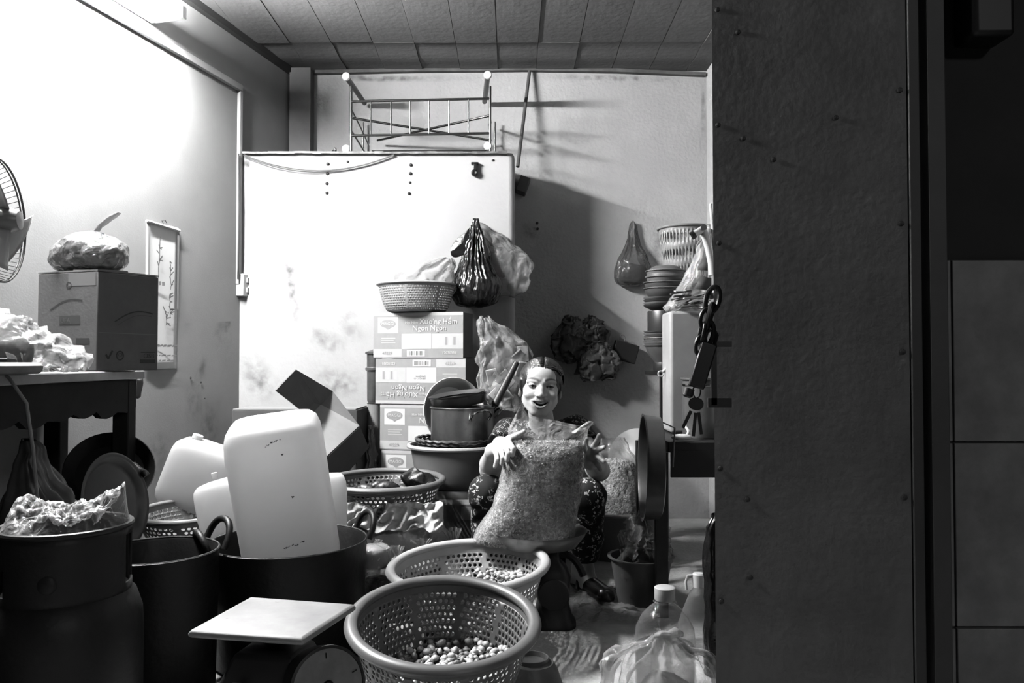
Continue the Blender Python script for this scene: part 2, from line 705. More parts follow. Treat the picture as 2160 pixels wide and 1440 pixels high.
# ---- steel door leaf standing ajar, and the frame and tiled facade beyond it
YD1, YD2 = 1.72, 1.60
dl, dr = P(1506, 720, YD1), P(1918, 720, YD2)
dd = (Vector((dr.x, dr.y, 0)) - Vector((dl.x, dl.y, 0)))
DD = dd.normalized()
DN = Vector((DD.y, -DD.x, 0))                 # towards the camera / left
base_ = Vector((dl.x, dl.y, 0.015))
leaf_h = 2.3
R_d = Matrix((DD, -DN, Vector((0, 0, 1)))).transposed().to_4x4()
dm = MB()


def fdoor(u, v):
    x, z = u * dd.length, v * leaf_h
    d = 0.0010 * nz(x * 6, z * 5, 3) + .0002 * nz(x * 30, z * 30, 1)
    e = min(u, 1 - u)
    return Vector((x, d if e > .01 else 0.0, z))


dm.grid(fdoor, 40, 120)
nf = len(dm.v)
dm.box((dd.length / 2, 0.016, leaf_h / 2), (dd.length, 0.026, leaf_h))
door = struct('door_1', dm, steel_door)
door.matrix_world = TR(base_, R_d)
# rivets and holes of the leaf
rv = None
for px, py in ((1505, 23), (1509, 265), (1513, 513), (1568, 293), (1763, 249), (1632, 337), (1557, 69), (1519, 988), (1522, 1268), (1577, 1053), (1908, 190), (1913, 471), (1920, 742), (1923, 1050), (1583, 1218)):
    u = (px - 1080.0) / F_PX
    # meet the leaf plane
    t = base_.dot(DN) / (Vector((u, 1, 0)).dot(DN))
    p = P(px, py, t)
    loc = (p - base_)
    lx = max(.012, min(dd.length - .012, loc.dot(DD)))
    if rv is None:
        mb = MB()
        mb.lathe([(0.0058, 0), (0.0052, .0025), (0.001, .004)], 10, basis((0, -1, 0)))
        rv = mb.build('rivet', mat('rivet_black', 0.008, 0.6), door)
        q = rv
    else:
        q = rv.copy()
        COL.objects.link(q)
        q.parent = door
    q.location = (lx, -.0015, p.z - base_.z)

YF = 1.60
fx0, fx1 = P(1921, 720, YF).x, P(1944, 720, YF).x
struct('trim_4', MB().box(((fx0 + fx1) / 2, YF + .02, 1.2), (fx1 - fx0, .05, 2.4)), frame_m, bevel=.002)
fx2, fx3 = P(1958, 720, YF).x, P(1996, 720, YF).x
struct('trim_5', MB().box(((fx2 + fx3) / 2, YF + .015, 1.2), (fx3 - fx2, .05, 2.4)), mat('door_frame_edge', 0.07, 0.6, var=0.3), bevel=.002)
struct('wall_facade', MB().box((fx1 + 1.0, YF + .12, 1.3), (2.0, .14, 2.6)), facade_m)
# tiles: lower facade, each tile a piece with its own joint
facade = bpy.data.objects['wall_facade']
tj = [P(2000, 937, YF).z, P(2000, 1338, YF).z]
th_ = tj[0] - tj[1]
tx = P(2037, 1000, YF).x
tile = None
z_top = P(2000, 541, YF).z  # lighter tiling stops where the shade edge falls
xs_ = [fx3 + .002, tx, tx + th_ * .98, tx + 2 * th_ * .98]
zs_ = [0.004, tj[1] - th_, tj[1], tj[0], z_top]
zs_ = [z for z in zs_ if z >= 0.004]
for i in range(len(xs_) - 1):
    for j in range(len(zs_) - 1):
        w, h = xs_[i + 1] - xs_[i] - .004, zs_[j + 1] - zs_[j] - .004
        if w < .01 or h < .01:
            continue
        t = MB().box((0, 0, 0), (w, .012, h)).build('wall_tile', tile_m, facade, bevel=.0015)
        t.location = ((xs_[i] + xs_[i + 1]) / 2, YF + .046 + .0008 * ((i * 3 + j * 5) % 3), (zs_[j] + zs_[j + 1]) / 2)
# meter box high on the facade
q = P(2080, 20, YF)
mt = thing('meter_box', 'black box fixed high on the dark facade above the tiles', 'box', (q.x, YF + .05, q.z - .06))
MB().box((0, -.04, .12), (.085, .08, .25)).build('case', mat('meter_black', 0.006, 0.5), mt, bevel=.01)
MB().lathe([(.03, 0), (.03, .012), (.024, .016)], 20, TR((0, -.08, .15), basis((0, -1, 0)))).build('dial_cover', mat('meter_glass', 0.012, 0.2), mt)

# ---- fluorescent lamp on the left wall above the cable trunking
emit = bpy.data.materials.new('tube_light')
emit.use_nodes = True
_nt = emit.node_tree
for nd in list(_nt.nodes):
    if nd.type != 'OUTPUT_MATERIAL':
        _nt.nodes.remove(nd)
em = _nt.nodes.new('ShaderNodeEmission')
em.inputs[0].default_value = (1, 1, 1, 1)
em.inputs[1].default_value = TUBE_STRENGTH
_nt.links.new(em.outputs[0], _nt.nodes['Material Output'].inputs['Surface'])
ZT = 2.26
l1, l0 = wl(3.17, 0, ZT), wl(2.0, 0, ZT)
mid = (l0 + l1) / 2
lamp = thing('fluorescent_lamp', 'glowing white fluorescent tube lamp fixed high on the left wall', 'lamp', mid, (0, 0, math.atan2(W_D.y, W_D.x)))
Ll = (l1 - l0).length
plastic_w = mat('white_plastic', 0.75, 0.35, var=0.05)
MB().box((0, -.018, .0), (Ll, .036, .045)).build('batten', plastic_w, lamp, bevel=.004)
rt = rotm(0, PI / 2, 0)
MB().lathe([(.0135, -Ll / 2 + .03), (.0135, Ll / 2 - .03)], 16, TR((0, -.150, 0), rt)).build('tube', emit, lamp)
for s in (-1, 1):
    MB().box((s * (Ll / 2 - .016), -.095, 0), (.028, .145, .05)).build('lamp_holder', plastic_w, lamp, bevel=.003)

# cable trunking along the wall and down to the switch
ct = thing('cable_trunking', 'white cable trunking running along the left wall and down to the switch', 'trunking', wl(3.78, 0, .9))
o0 = ct.location.copy()
zt_ = P(505, 190, YP).z
ca, cb = wl(1.9, .011, zt_ - .0), wl(3.775, .011, zt_)
m_tr = mat('trunk_plastic', 0.62, 0.5, var=0.2, scale=5)


def bar_on_wall(p, q, w, d):
    ax = (q - p).normalized()
    side = ax.cross(W_N).normalized()
    R = Matrix((ax, side, W_N)).transposed()
    return MB().box((p + q) / 2 - o0, ((q - p).length, w, d), R)


bar_on_wall(ca, cb, .032, .022).build('run', m_tr, ct, bevel=.002)
zc_ = P(507, 600, YP).z
bar_on_wall(wl(3.775, .009, zt_ + .016), wl(3.775, .009, zc_), .022, .018).build('drop', m_tr, ct, bevel=.002)
MB().tube([wl(3.75, .02, P(505, 330, YP).z) - o0, wl(3.752, .024, P(505, 450, YP).z) - o0, wl(3.75, .022, zc_ + .02) - o0], .004, 8).build('cable', mat('cable_dark', .05, .5), ct)
sw = thing('wall_switch', 'small white switch box at the lower end of the cable trunking', 'switch', wl_px(506, 602, .0))
Rw = Matrix((W_D, Vector((0, 0, 1)).cross(W_D) * -1, Vector((0, 0, 1)))).transposed()
Mw = Matrix((W_D, -W_N, Vector((0, 0, 1)))).transposed().to_4x4()
MB().box((0, -.02, 0), (.07, .04, .108)).xf(Mw).build('switch_box', plastic_w, sw, bevel=.004)
for k in (-1, 1):
    MB().box((0, -.043, k * .024), (.018, .008, .026)).xf(Mw @ TR((0, 0, 0))).build('rocker', mat('rocker_grey', .4, .4), sw, bevel=.002)

# wall calendar
cp = [wl_px(303, 466), wl_px(372, 481), wl_px(372, 777), wl_px(303, 768)]
cy0, cy1 = cp[0].y, cp[1].y
cw = (Vector((cp[1].x, cp[1].y, 0)) - Vector((cp[0].x, cp[0].y, 0))).length
ch = cp[1].z - cp[2].z
cal = thing('wall_calendar', 'tall paper wall calendar with plant drawings hung behind the carton', 'calendar', wl(cy0, 0, cp[2].z))


def calp(u, v, off):
    return (W_D * u + W_N * off + Vector((0, 0, v)))


paper = mat('calendar_paper', 0.95, 0.8, var=0.06)
ink = mat('calendar_ink', 0.10, 0.8)
inkl = mat('calendar_ink_light', 0.32, 0.8)
mb = MB()
mb.grid(lambda u, v: calp(u * cw, v * ch, .004 + .004 * math.sin(u * 4 + v * 3) * (1 - v)), 8, 20)
sheet = mb.build('sheet', paper, cal, angle=180, solid=.0012)


def on_cal(o, pts, w, m, name):
    t = MB()
    for (u0, v0), (u1, v1) in zip(pts[:-1], pts[1:]):
        d = Vector((u1 - u0, v1 - v0)).normalized()
        nx = Vector((-d.y, d.x)) * w / 2
        t.add([calp(u0 + nx.x, v0 + nx.y, .0105), calp(u0 - nx.x, v0 - nx.y, .0105), calp(u1 - nx.x, v1 - nx.y, .0105), calp(u1 + nx.x, v1 + nx.y, .0105)], [(0, 1, 2, 3)])
    return t


bd = MB()
for u, v0, v1 in ((.012, .52 * ch, ch - .01), (cw - .008, .42 * ch, ch - .02)):
    merge(bd, on_cal(None, [(u, v0), (u, v1)], .013, ink, ''))
bd.build('printed_border', inkl, sheet, smooth=False)['kind'] = 'stuff'
pr = MB()
rnd = random.Random(11)
for (u, v, hh, nb) in ((.35, .62, .25, 12), (.72, .55, .2, 10), (.72, .36, .16, 14), (.60, .30, .1, 8)):
    x, y = u * cw, v * ch
    pts = [(x, y)]
    for k in range(6):
        x += rnd.uniform(-.006, .006)
        y += hh * ch / 6
        pts.append((x, y))
    merge(pr, on_cal(None, pts, .004, ink, ''))
    for k in range(nb):
        bx, by = pts[rnd.randrange(1, 7)]
        an = rnd.uniform(-.5, 2.6)
        l = rnd.uniform(.012, .03)
        merge(pr, on_cal(None, [(bx, by), (min(cw - .02, max(.02, bx + l * math.cos(an))), by + l * math.sin(an))], .005, ink, ''))
pr.build('drawing', mat('calendar_drawing', .22, .8), sheet, smooth=False)['kind'] = 'stuff'
tx_ = MB()
for v, u0, u1 in ((.585, .15, .5), (.16, .3, .85), (.155, .35, .8), (.09, .3, .8), (.055, .4, .85)):
    u = u0
    while u < u1:
        l = rnd.uniform(.01, .03)
        merge(tx_, on_cal(None, [(u * cw, v * ch), (u * cw + l, v * ch + .002)], .006 if v < .5 else .016, ink, ''))
        u += (l + .006) / cw
tx_.build('printed_lines', inkl, sheet, smooth=False)['kind'] = 'stuff'
MB().tube([calp(-.002, ch - .004, .008), calp(cw + .002, ch - .012, .008)], .006, 8).build('top_rail', plastic_w, cal)
MB().tube([calp(cw * .5, ch, .008), calp(cw * .45, ch + .012, .008), calp(cw * .55, ch + .018, .008), calp(cw * .6, ch + .008, .008)], .0018, 6).build('hanging_hook', mat('hook_metal', .15, .4, metal=.6), cal)

# scratches, nail holes of the left wall
wallo = bpy.data.objects['wall_left']
rnd = random.Random(5)
for px, py, r in ((114, 226, .006), (116, 280, .006), (157, 297, .006), (156, 243, .004), (126, 118, .008), (132, 132, .007), (10, 34, .005), (72, 437, .004), (402, 797, .009), (424, 806, .008), (432, 840, .006)):
    p = wl_px(px, py, .0)
    MB().lathe([(r * .5, 0), (r * .45, .0015), (r * .2, .002)], 7, TR(p, basis(W_N)), sx=1, sy=1.4).build('nail_hole', mat('nail_dark', .05, .8), wallo)

# grime rubbed into the walls: soft-edged smears with shapes of their own
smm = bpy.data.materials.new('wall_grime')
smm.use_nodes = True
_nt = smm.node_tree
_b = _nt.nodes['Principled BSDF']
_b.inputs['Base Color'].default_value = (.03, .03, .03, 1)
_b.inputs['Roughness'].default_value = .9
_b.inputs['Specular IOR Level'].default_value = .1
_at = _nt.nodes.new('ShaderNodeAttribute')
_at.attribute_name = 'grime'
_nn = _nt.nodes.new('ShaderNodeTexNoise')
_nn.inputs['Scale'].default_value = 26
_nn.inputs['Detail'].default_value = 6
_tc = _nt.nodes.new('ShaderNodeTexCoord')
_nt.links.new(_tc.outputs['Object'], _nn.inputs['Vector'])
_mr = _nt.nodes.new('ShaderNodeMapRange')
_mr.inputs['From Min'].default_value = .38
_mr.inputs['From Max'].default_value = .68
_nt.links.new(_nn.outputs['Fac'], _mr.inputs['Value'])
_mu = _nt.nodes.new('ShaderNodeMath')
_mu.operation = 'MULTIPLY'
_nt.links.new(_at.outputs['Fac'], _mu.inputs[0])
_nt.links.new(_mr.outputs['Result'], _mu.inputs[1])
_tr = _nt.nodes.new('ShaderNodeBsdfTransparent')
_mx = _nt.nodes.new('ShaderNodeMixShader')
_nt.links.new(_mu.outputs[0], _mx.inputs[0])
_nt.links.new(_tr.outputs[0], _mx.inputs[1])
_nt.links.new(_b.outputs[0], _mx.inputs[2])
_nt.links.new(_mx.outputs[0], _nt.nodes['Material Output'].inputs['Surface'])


def smear(place, pts, width, strength, parent):
    """ribbon of grime following photo points on a wall; place(px, py) gives the wall point"""
    n, m = 24, 8
    P2 = [Vector(p) for p in pts]
    cen = []
    for i in range(n + 1):
        t = i / n * (len(P2) - 1)
        j = min(int(t), len(P2) - 2)
        cen.append(P2[j].lerp(P2[j + 1], t - j))
    mb, al = MB(), []
    V = []
    for i, c in enumerate(cen):
        d = (cen[min(i + 1, n)] - cen[max(i - 1, 0)]).normalized()
        nx = Vector((-d.y, d.x))
        for k in range(m + 1):
            v = k / m * 2 - 1
            p = c + nx * v * width
            V.append(place(p.x, p.y))
            al.append(strength * (1 - v * v) ** 1.2 * math.sin(PI * i / n) ** 1.4)
    F_ = [(i * (m + 1) + k, i * (m + 1) + k + 1, (i + 1) * (m + 1) + k + 1, (i + 1) * (m + 1) + k) for i in range(n) for k in range(m)]
    o = mb.add(V, F_).build('grime_smear', smm, parent, angle=180)
    at_ = o.data.attributes.new('grime', 'FLOAT', 'POINT')
    at_.data.foreach_set('value', al)
    return o


on_left = lambda x, y: wl_px(x, y, .0012)
on_part = lambda x, y: P(x, y, YP - .0012)
on_back = lambda x, y: P(x, y, YB - .0012)
wl_o, pt_o, wb_o = bpy.data.objects['wall_left'], partition, bpy.data.objects['wall_back']
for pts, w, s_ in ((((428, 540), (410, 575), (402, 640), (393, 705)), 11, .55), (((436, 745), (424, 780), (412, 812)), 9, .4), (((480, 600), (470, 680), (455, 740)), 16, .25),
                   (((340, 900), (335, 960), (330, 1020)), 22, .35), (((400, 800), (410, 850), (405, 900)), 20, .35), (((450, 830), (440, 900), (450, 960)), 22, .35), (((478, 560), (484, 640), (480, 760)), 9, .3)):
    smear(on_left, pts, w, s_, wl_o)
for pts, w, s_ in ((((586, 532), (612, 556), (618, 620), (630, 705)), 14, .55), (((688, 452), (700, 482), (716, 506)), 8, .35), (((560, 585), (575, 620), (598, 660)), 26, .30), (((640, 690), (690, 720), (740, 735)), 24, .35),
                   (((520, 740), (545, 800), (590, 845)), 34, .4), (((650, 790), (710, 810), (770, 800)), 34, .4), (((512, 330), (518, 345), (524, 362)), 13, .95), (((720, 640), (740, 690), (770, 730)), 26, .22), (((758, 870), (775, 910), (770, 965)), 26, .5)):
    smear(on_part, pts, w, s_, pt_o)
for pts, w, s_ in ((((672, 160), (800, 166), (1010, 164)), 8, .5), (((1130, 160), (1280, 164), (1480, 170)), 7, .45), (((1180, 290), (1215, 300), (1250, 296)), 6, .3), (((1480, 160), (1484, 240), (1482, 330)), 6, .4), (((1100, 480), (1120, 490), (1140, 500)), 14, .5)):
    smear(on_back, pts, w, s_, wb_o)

# ================================================================== LEFT SIDE
wood_dark = mat('dark_wood', 0.03, 0.7, spec=.12, var=0.5, scale=7)
wood_top = mat('table_top_wood', 0.55, 0.6, var=0.3, scale=8, stain=(.25, 9, .62))
card = mat('cardboard', 0.16, 0.85, var=0.18, scale=9, bump=.1, bscale=90)
card_l = mat('cardboard_light', 0.34, 0.85, var=0.15, scale=9, bump=.1, bscale=90)
card_print = mat('carton_print_dark', 0.045, 0.8)
clear = film('clear_film', .10, .80, .86, .10, .5, 26)
clear_thin = film('clear_film_thin', .05, .55, .86, .08, .4, 22)
milky = film('milky_film', .45, .95, .8, .16, .5, 24)
black_pl = mat('black_film', 0.012, 0.22, spec=.8, bump=.45, bscale=24)
alu = mat('aluminium', 0.55, 0.34, metal=.9, var=.35, scale=10, stain=(.2, 9, .6))
steel = mat('bright_steel', 0.7, 0.22, metal=1.0, var=.15, scale=8)
black_iron = mat('black_iron', 0.007, 0.5, spec=.3, var=.4, scale=10, bump=.15, bscale=50)
jug_w = mat('jug_plastic', 0.95, 0.38, var=.06, scale=5, stain=(.6, 11, .70))
# thin milky plastic lets light through
_n = jug_w.node_tree
_t = _n.nodes.new('ShaderNodeBsdfTranslucent')
_t.inputs[0].default_value = (.55, .55, .55, 1)
_m = _n.nodes.new('ShaderNodeMixShader')
_m.inputs[0].default_value = .42
_n.links.new(_n.nodes['Principled BSDF'].outputs[0], _m.inputs[1])
_n.links.new(_t.outputs[0], _m.inputs[2])
_n.links.new(_m.outputs[0], _n.nodes['Material Output'].inputs['Surface'])
grey_basket = mat('grey_basket_plastic', 0.34, 0.42, var=.2, scale=10)
dark_basket = mat('dark_basket_plastic', 0.2, 0.40, var=.2, scale=10)

# ---- work table against the left wall
TZ = P(305, 781, 2.70).z
tx1 = P(306, 781, 2.70).x
TY0, TY1 = 1.25, 2.70
tab = thing('work_table', 'dark wooden work table with pale top along the left wall', 'table', (tx1 - .2, 2.2, 0))
o0 = tab.location.copy()
zt0 = Vector((0, 0, 1))


def tl(x, y, z):
    return Vector((x, y, z)) - o0


wx = lambda y: WX0 + WK * y + .012
mb = MB().hexa([tl(wx(TY0), TY0, TZ - .028), tl(tx1, TY0, TZ - .028), tl(tx1, TY1, TZ - .028), tl(wx(TY1), TY1, TZ - .028)],
               [tl(wx(TY0), TY0, TZ), tl(tx1, TY0, TZ), tl(tx1, TY1, TZ), tl(wx(TY1), TY1, TZ)])
mb.build('table_top', wood_top, tab, bevel=.004)
# apron facing the room with a scalloped lower edge
pts2 = [(TY0 + .03, TZ - .03), (TY1 - .02, TZ - .03)]
n = 44
for i in range(n + 1):
    y = lerp(TY1 - .02, TY0 + .03, i / n)
    pts2.append((y, TZ - .125 - .016 * abs(math.sin(i * PI / 4)) - .01 * (1 if (i // 4) % 3 == 1 else 0)))
ap = MB().poly_prism([(x, z) for x, z in pts2], 0, .02)
Mx = Matrix(((0, -1, 0, tx1 - .02 - o0.x), (1, 0, 0, -o0.y), (0, 0, 1, 0), (0, 0, 0, 1)))
ap.xf(Mx).build('apron', wood_dark, tab, smooth=False)
MB().box(tl((tx1 + wx(TY1)) / 2, TY1 - .03, TZ - .08), (tx1 - wx(TY1) - .05, .02, .1)).build('end_apron', wood_dark, tab)
for y in (TY1 - .05, TY0 + .08):
    for x in (tx1 - .045, wx(y) + .05):
        MB().box(tl(x, y, (TZ - .03) / 2), (.055, .055, TZ - .03)).build('leg', wood_dark, tab, bevel=.005)
MB().box(tl(tx1 - .045, (TY0 + TY1) / 2, .16), (.03, TY1 - TY0 - .16, .04)).build('stretcher', wood_dark, tab)
a_, b_ = wl(TY0 + .02, .004), wl(2.42, .004)
MB().hexa([tl(a_.x, a_.y, .25), tl(a_.x + .012, a_.y, .25), tl(b_.x + .012, b_.y, .25), tl(b_.x, b_.y, .25)],
          [tl(a_.x, a_.y, TZ - .03), tl(a_.x + .012, a_.y, TZ - .03), tl(b_.x + .012, b_.y, TZ - .03), tl(b_.x, b_.y, TZ - .03)]).build('back_panel', wood_dark, tab)
# paper tag hanging from the table edge
mb = MB().grid(lambda u, v: P(300 - 14 * u, 792 + 44 * v + 5 * math.sin(u * 3), 2.705) + Vector((.004 * math.sin(v * 5), -.0, 0)) - o0, 4, 6)
mb.build('edge_wrap', mat('edge_wrap_paper', .3, .8), tab, solid=.001)

# ---- carton on the table
c0, c1 = P(205, 674, 2.42), P(334, 681, 2.60)
bx0 = Vector((c0.x, c0.y, TZ + .002))
bx1 = Vector((c1.x, c1.y, TZ + .002))
bxl = Vector((P(79, 674, 2.50).x, 2.50, TZ + .002))
bh = P(205, 573, 2.42).z - TZ
bk = bxl + (bx1 - bx0)
cart = thing('carton', 'brown carton with curved logo lines standing on the work table', 'carton', bx0)
mb = MB()
bb = [v - bx0 for v in (bxl, bx0, bx1, bk)]
mb.hexa(bb, [v + Vector((0, 0, bh)) for v in bb])
mb.build('carton_body', card, cart, bevel=.003)
# folded flaps on top
for i, (A, B, C) in enumerate(((bb[0], bb[1], bb[3]), (bb[1], bb[2], bb[0]))):
    w = (C - A).normalized() * .10
    f = MB().hexa([A + Vector((0, 0, bh + .001)), B + Vector((0, 0, bh + .001)), B + w + Vector((0, 0, bh + .004)), A + w + Vector((0, 0, bh + .004))],
                  [A + Vector((0, 0, bh + .005)), B + Vector((0, 0, bh + .006)), B + w + Vector((0, 0, bh + .010)), A + w + Vector((0, 0, bh + .008))])
    f.build('flap', card_l, cart)


def face_pt(A, B, u, v, off=.0012):
    d = (B - A)
    nrm = Vector((d.y, -d.x, 0)).normalized()
    return A + d * u + Vector((0, 0, v * bh)) + nrm * off


def strip(A, B, pts, w, off=.0012):
    t = MB()
    for (u0, v0), (u1, v1) in zip(pts[:-1], pts[1:]):
        p, q = face_pt(A, B, u0, v0, off), face_pt(A, B, u1, v1, off)
        d = (q - p).normalized()
        s_ = d.cross(Vector(((B - A).y, -(B - A).x, 0)).normalized()) * w / 2
        t.add([p + s_, p - s_, q - s_, q + s_], [(0, 1, 2, 3)])
    return t


def rect(A, B, u0, v0, u1, v1, off=.0012):
    return MB().add([face_pt(A, B, u0, v0, off), face_pt(A, B, u1, v0, off), face_pt(A, B, u1, v1, off), face_pt(A, B, u0, v1, off)], [(0, 1, 2, 3)])


def arc(u0, v0, u1, v1, h, n=10):
    return [(lerp(u0, u1, i / n), lerp(v0, v1, i / n) + h * math.sin(PI * i / n)) for i in range(n + 1)]


def frame_text(A, B, u, v, body, size, m, name, par, off=.0016, flip=False, align='LEFT'):
    d = (B - A).normalized()
    nrm = Vector((d.y, -d.x, 0))
    up = Vector((0, 0, 1))
    if flip:
        d, up = -d, -up
    M = Matrix((d, up, nrm)).transposed().to_4x4()
    M.translation = face_pt(A, B, u, v, off)
    return text_mb(body, size, M, align=align).build(name, m, par, smooth=False)


A, B = bb[1], bb[2]
strip(A, B, arc(.27, .50, .90, .60, .06), .004).build('printed_curve', card_print, cart, smooth=False)
strip(A, B, arc(.32, .465, .88, .57, .05), .0025).build('printed_curve_thin', mat('carton_print_mid', .10, .8), cart, smooth=False)
strip(A, B, [(0.02, .385), (.98, .38)], .002).build('printed_line', mat('carton_print_light', .22, .8), cart, smooth=False)
# tick mark, round seal and quality mark
strip(A, B, [(.14, .165), (.175, .12), (.24, .205)], .006).build('printed_tick', card_print, cart, smooth=False)
strip(A, B, [(.36 + .055 * math.cos(a / 16 * 2 * PI), .155 + .045 * math.sin(a / 16 * 2 * PI)) for a in range(17)], .004).build('printed_seal', card_print, cart, smooth=False)
frame_text(A, B, .325, .145, 'CR', .016, card_print, 'printed_seal_letters', cart)
rect(A, B, .69, .075, .95, .115).build('printed_bar', card_print, cart, smooth=False)
frame_text(A, B, .74, .13, 'OSB', .022, card_print, 'printed_letters', cart)
strip(A, B, [(.70, .19), (.95, .192)], .003).build('printed_rule', card_print, cart, smooth=False)
A, B = bb[0], bb[1]
strip(A, B, arc(.22, .62, .76, .71, .05), .004).build('printed_curve', card_print, cart, smooth=False)
strip(A, B, [(.53 + .04 * math.cos(a / 10 * 2 * PI), .87 + .03 * math.sin(a / 10 * 2 * PI)) for a in range(11)], .004).build('printed_drop', card_print, cart, smooth=False)
rect(A, B, .38, .47, .72, .56).build('printed_panel', mat('carton_print_panel', .07, .8), cart, smooth=False)
frame_text(A, B, .40, .49, 'UFAJ', .022, card, 'printed_panel_letters', cart, off=.0018)
rect(A, B, .66, .27, .88, .33).build('printed_barcode', card_print, cart, smooth=False)
rect(A, B, .52, .86, .97, .995, .0008).build('packing_tape', mat('packing_tape', .26, .25, spec=.7), cart, smooth=False)

# ---- shiny clear bag of goods on the carton, with tied tail
tc_ = (bb[0] + bb[2]) / 2 + bx0
c = P(176, 555, 2.50)
gb = thing('plastic_bag', 'shiny plastic bag with a long tied tail resting on the carton', 'bag', (c.x, 2.54, TZ + bh + .012))
r_ = 72 / 1650 * 2.5
keys = [(0, 0, .0, r_ * .72, r_ * .6, .05), (0, 0, .02, r_ * .98, r_ * .8, .05), (.002, 0, .055, r_ * 1.08, r_ * .9, .06), (0, 0, .095, r_ * .9, r_ * .75, .1),
        (.008, 0, .12, r_ * .45, r_ * .4, .3), (.016, 0, .135, r_ * .14, r_ * .14, .4)]
bag_mb(keys, 60, 130, 8, 3, .013, 17).build('bag_body', film('shiny_grey_film', .70, .97, .34, .08, 1.0, 34), gb, angle=180)
bag_mb([(0, 0, .004, r_ * .7, r_ * .55, 0), (0, 0, .05, r_ * .98, r_ * .8, 0), (0, 0, .10, r_ * .7, r_ * .6, 0), (0, 0, .115, .01, .01, 0)], 14, 32, 5, 5, .014, 16, True, True).build('contents', mat('bag_goods', .12, .7, var=.5, scale=20), gb)
tail = [(.016, 0, .132, .011, .011, .3), (.03, .0, .15, .012, .01, .3), (.055, 0, .172, .015, .008, .3), (.082, 0, .19, .012, .005, .3), (.09, 0, .196, .003, .003, .2)]
bag_mb(tail, 16, 24, 4, 8, .003, 40).build('tied_tail', film('grey_film', .5, .9, .35, .15, .5, 40), gb, angle=180)
# second small clear bag behind it on the carton
q = P(240, 575, 2.6)
cb2 = bag_mb([(0, 0, 0, .035, .03, .1), (0, 0, .02, .042, .036, .15), (-.004, 0, .045, .034, .03, .25), (-.012, 0, .062, .012, .012, .5)], 18, 48, 7, 12, .01, 30).build('clear_bag', clear, None, angle=180)
cb2.location = (q.x - .012, 2.60, TZ + bh + .012)
tag(cb2, 'small crumpled clear bag behind the shiny bag on the carton', 'bag')

# ---- clear bag of goods lying on the table before the carton
q = P(70, 780, 2.2)
lb = thing('goods_bag', 'clear plastic bag of dark goods slumped on the work table', 'bag', (q.x - .03, 2.12, TZ + .002))
K = []
for px, py, ry, f in ((-40, 655, .05, .15), (0, 690, .085, .1), (60, 700, .105, .08), (110, 725, .10, .08), (150, 745, .075, .08), (180, 765, .045, .15), (196, 772, .012, .3)):
    z = P(px, py, 2.15).z - TZ
    K.append((P(px, py, 2.15).x - lb.location.x, z, ry))
# body built lying: rings across x
mb = MB()
rings = []
NS = 80
for i in range(NS):
    t = i / (NS - 1) * (len(K) - 1)
    j = min(int(t), len(K) - 2)
    u = t - j
    x = lerp(K[j][0], K[j + 1][0], u)
    ztop = lerp(K[j][1], K[j + 1][1], u) + .05 * (1 - i / NS) + .004
    ry = lerp(K[j][2], K[j + 1][2], u)
    ring = []
    for k in range(72):
        a = 2 * PI * k / 72
        yy = ry * math.cos(a)
        zz = max(.0, ztop * (.5 + .5 * math.sin(a)))
        p = Vector((x, yy, zz))
        d = .018 * nz(p.x * 16, p.y * 16, p.z * 16 + 4) + .012 * nz(p.x * 40, p.y * 40 + 2, p.z * 40) + .016 * (.2 - abs(nz(p.x * 30 + 4, p.y * 24, p.z * 30)))
        p += Vector((d * .6, d, abs(d) if zz < .01 else d))
        p.z = max(p.z, .001)
        ring.append(p)
    rings.append(ring)
mb.loft(rings)
mb.build('bag_body', film('clear_film_bright', .30, .92, .9, .10, .6, 20), lb, angle=180)
MB().sphere((-.09, 0, .06), (.10, .07, .055), 24, 14).noise_push(.03, 14, 3).build('contents', mat('dark_goods', .035, .7, var=.5, scale=25), lb)
MB().sphere((.02, .0, .05), (.05, .05, .045), 24, 14).noise_push(.02, 18, 5).build('contents_small', mat('dark_goods2', .16, .7, var=.5, scale=25), lb)

# ---- round chopping board at the table edge
q = P(-8, 770, 1.95)
cbd = thing('chopping_board', 'thick round wooden chopping board at the edge of the work table', 'board', (q.x - .03, 1.93, TZ + .001))
rb_ = .135
MB().lathe([(.01, 0), (rb_ - .008, 0), (rb_, .006), (rb_ + .002, .02), (rb_ - .006, .028), (.01, .029)], 48).build('board', mat('board_wood', .28, .6, var=.4, scale=14), cbd, angle=50)
bp = [(-.02 + .012 * i, -.07 + .002 * i + .004 * math.sin(i * 2), .0345) for i in range(11)]
MB().tube(bp, .005, 8).build('string_of_beads', mat('bead_dark', .02, .4), cbd)

# ---- thin cord hanging over the table edge
pts = [tl(tx1 - .05, 1.93, TZ + .004), tl(tx1 - .01, 1.955, TZ + .006), tl(tx1 + .007, 1.96, TZ - .01)] + [P(px, py, 1.99) - o0 for px, py in ((56, 850), (63, 900), (70, 950), (74, 1000), (79, 1050))]
cord = MB().tube([p + o0 for p in pts], .0042, 8).build('hanging_cord', mat('cord_grey', .30, .6))
tag(cord, 'thin pale cord hanging down over the work table edge', 'cord')

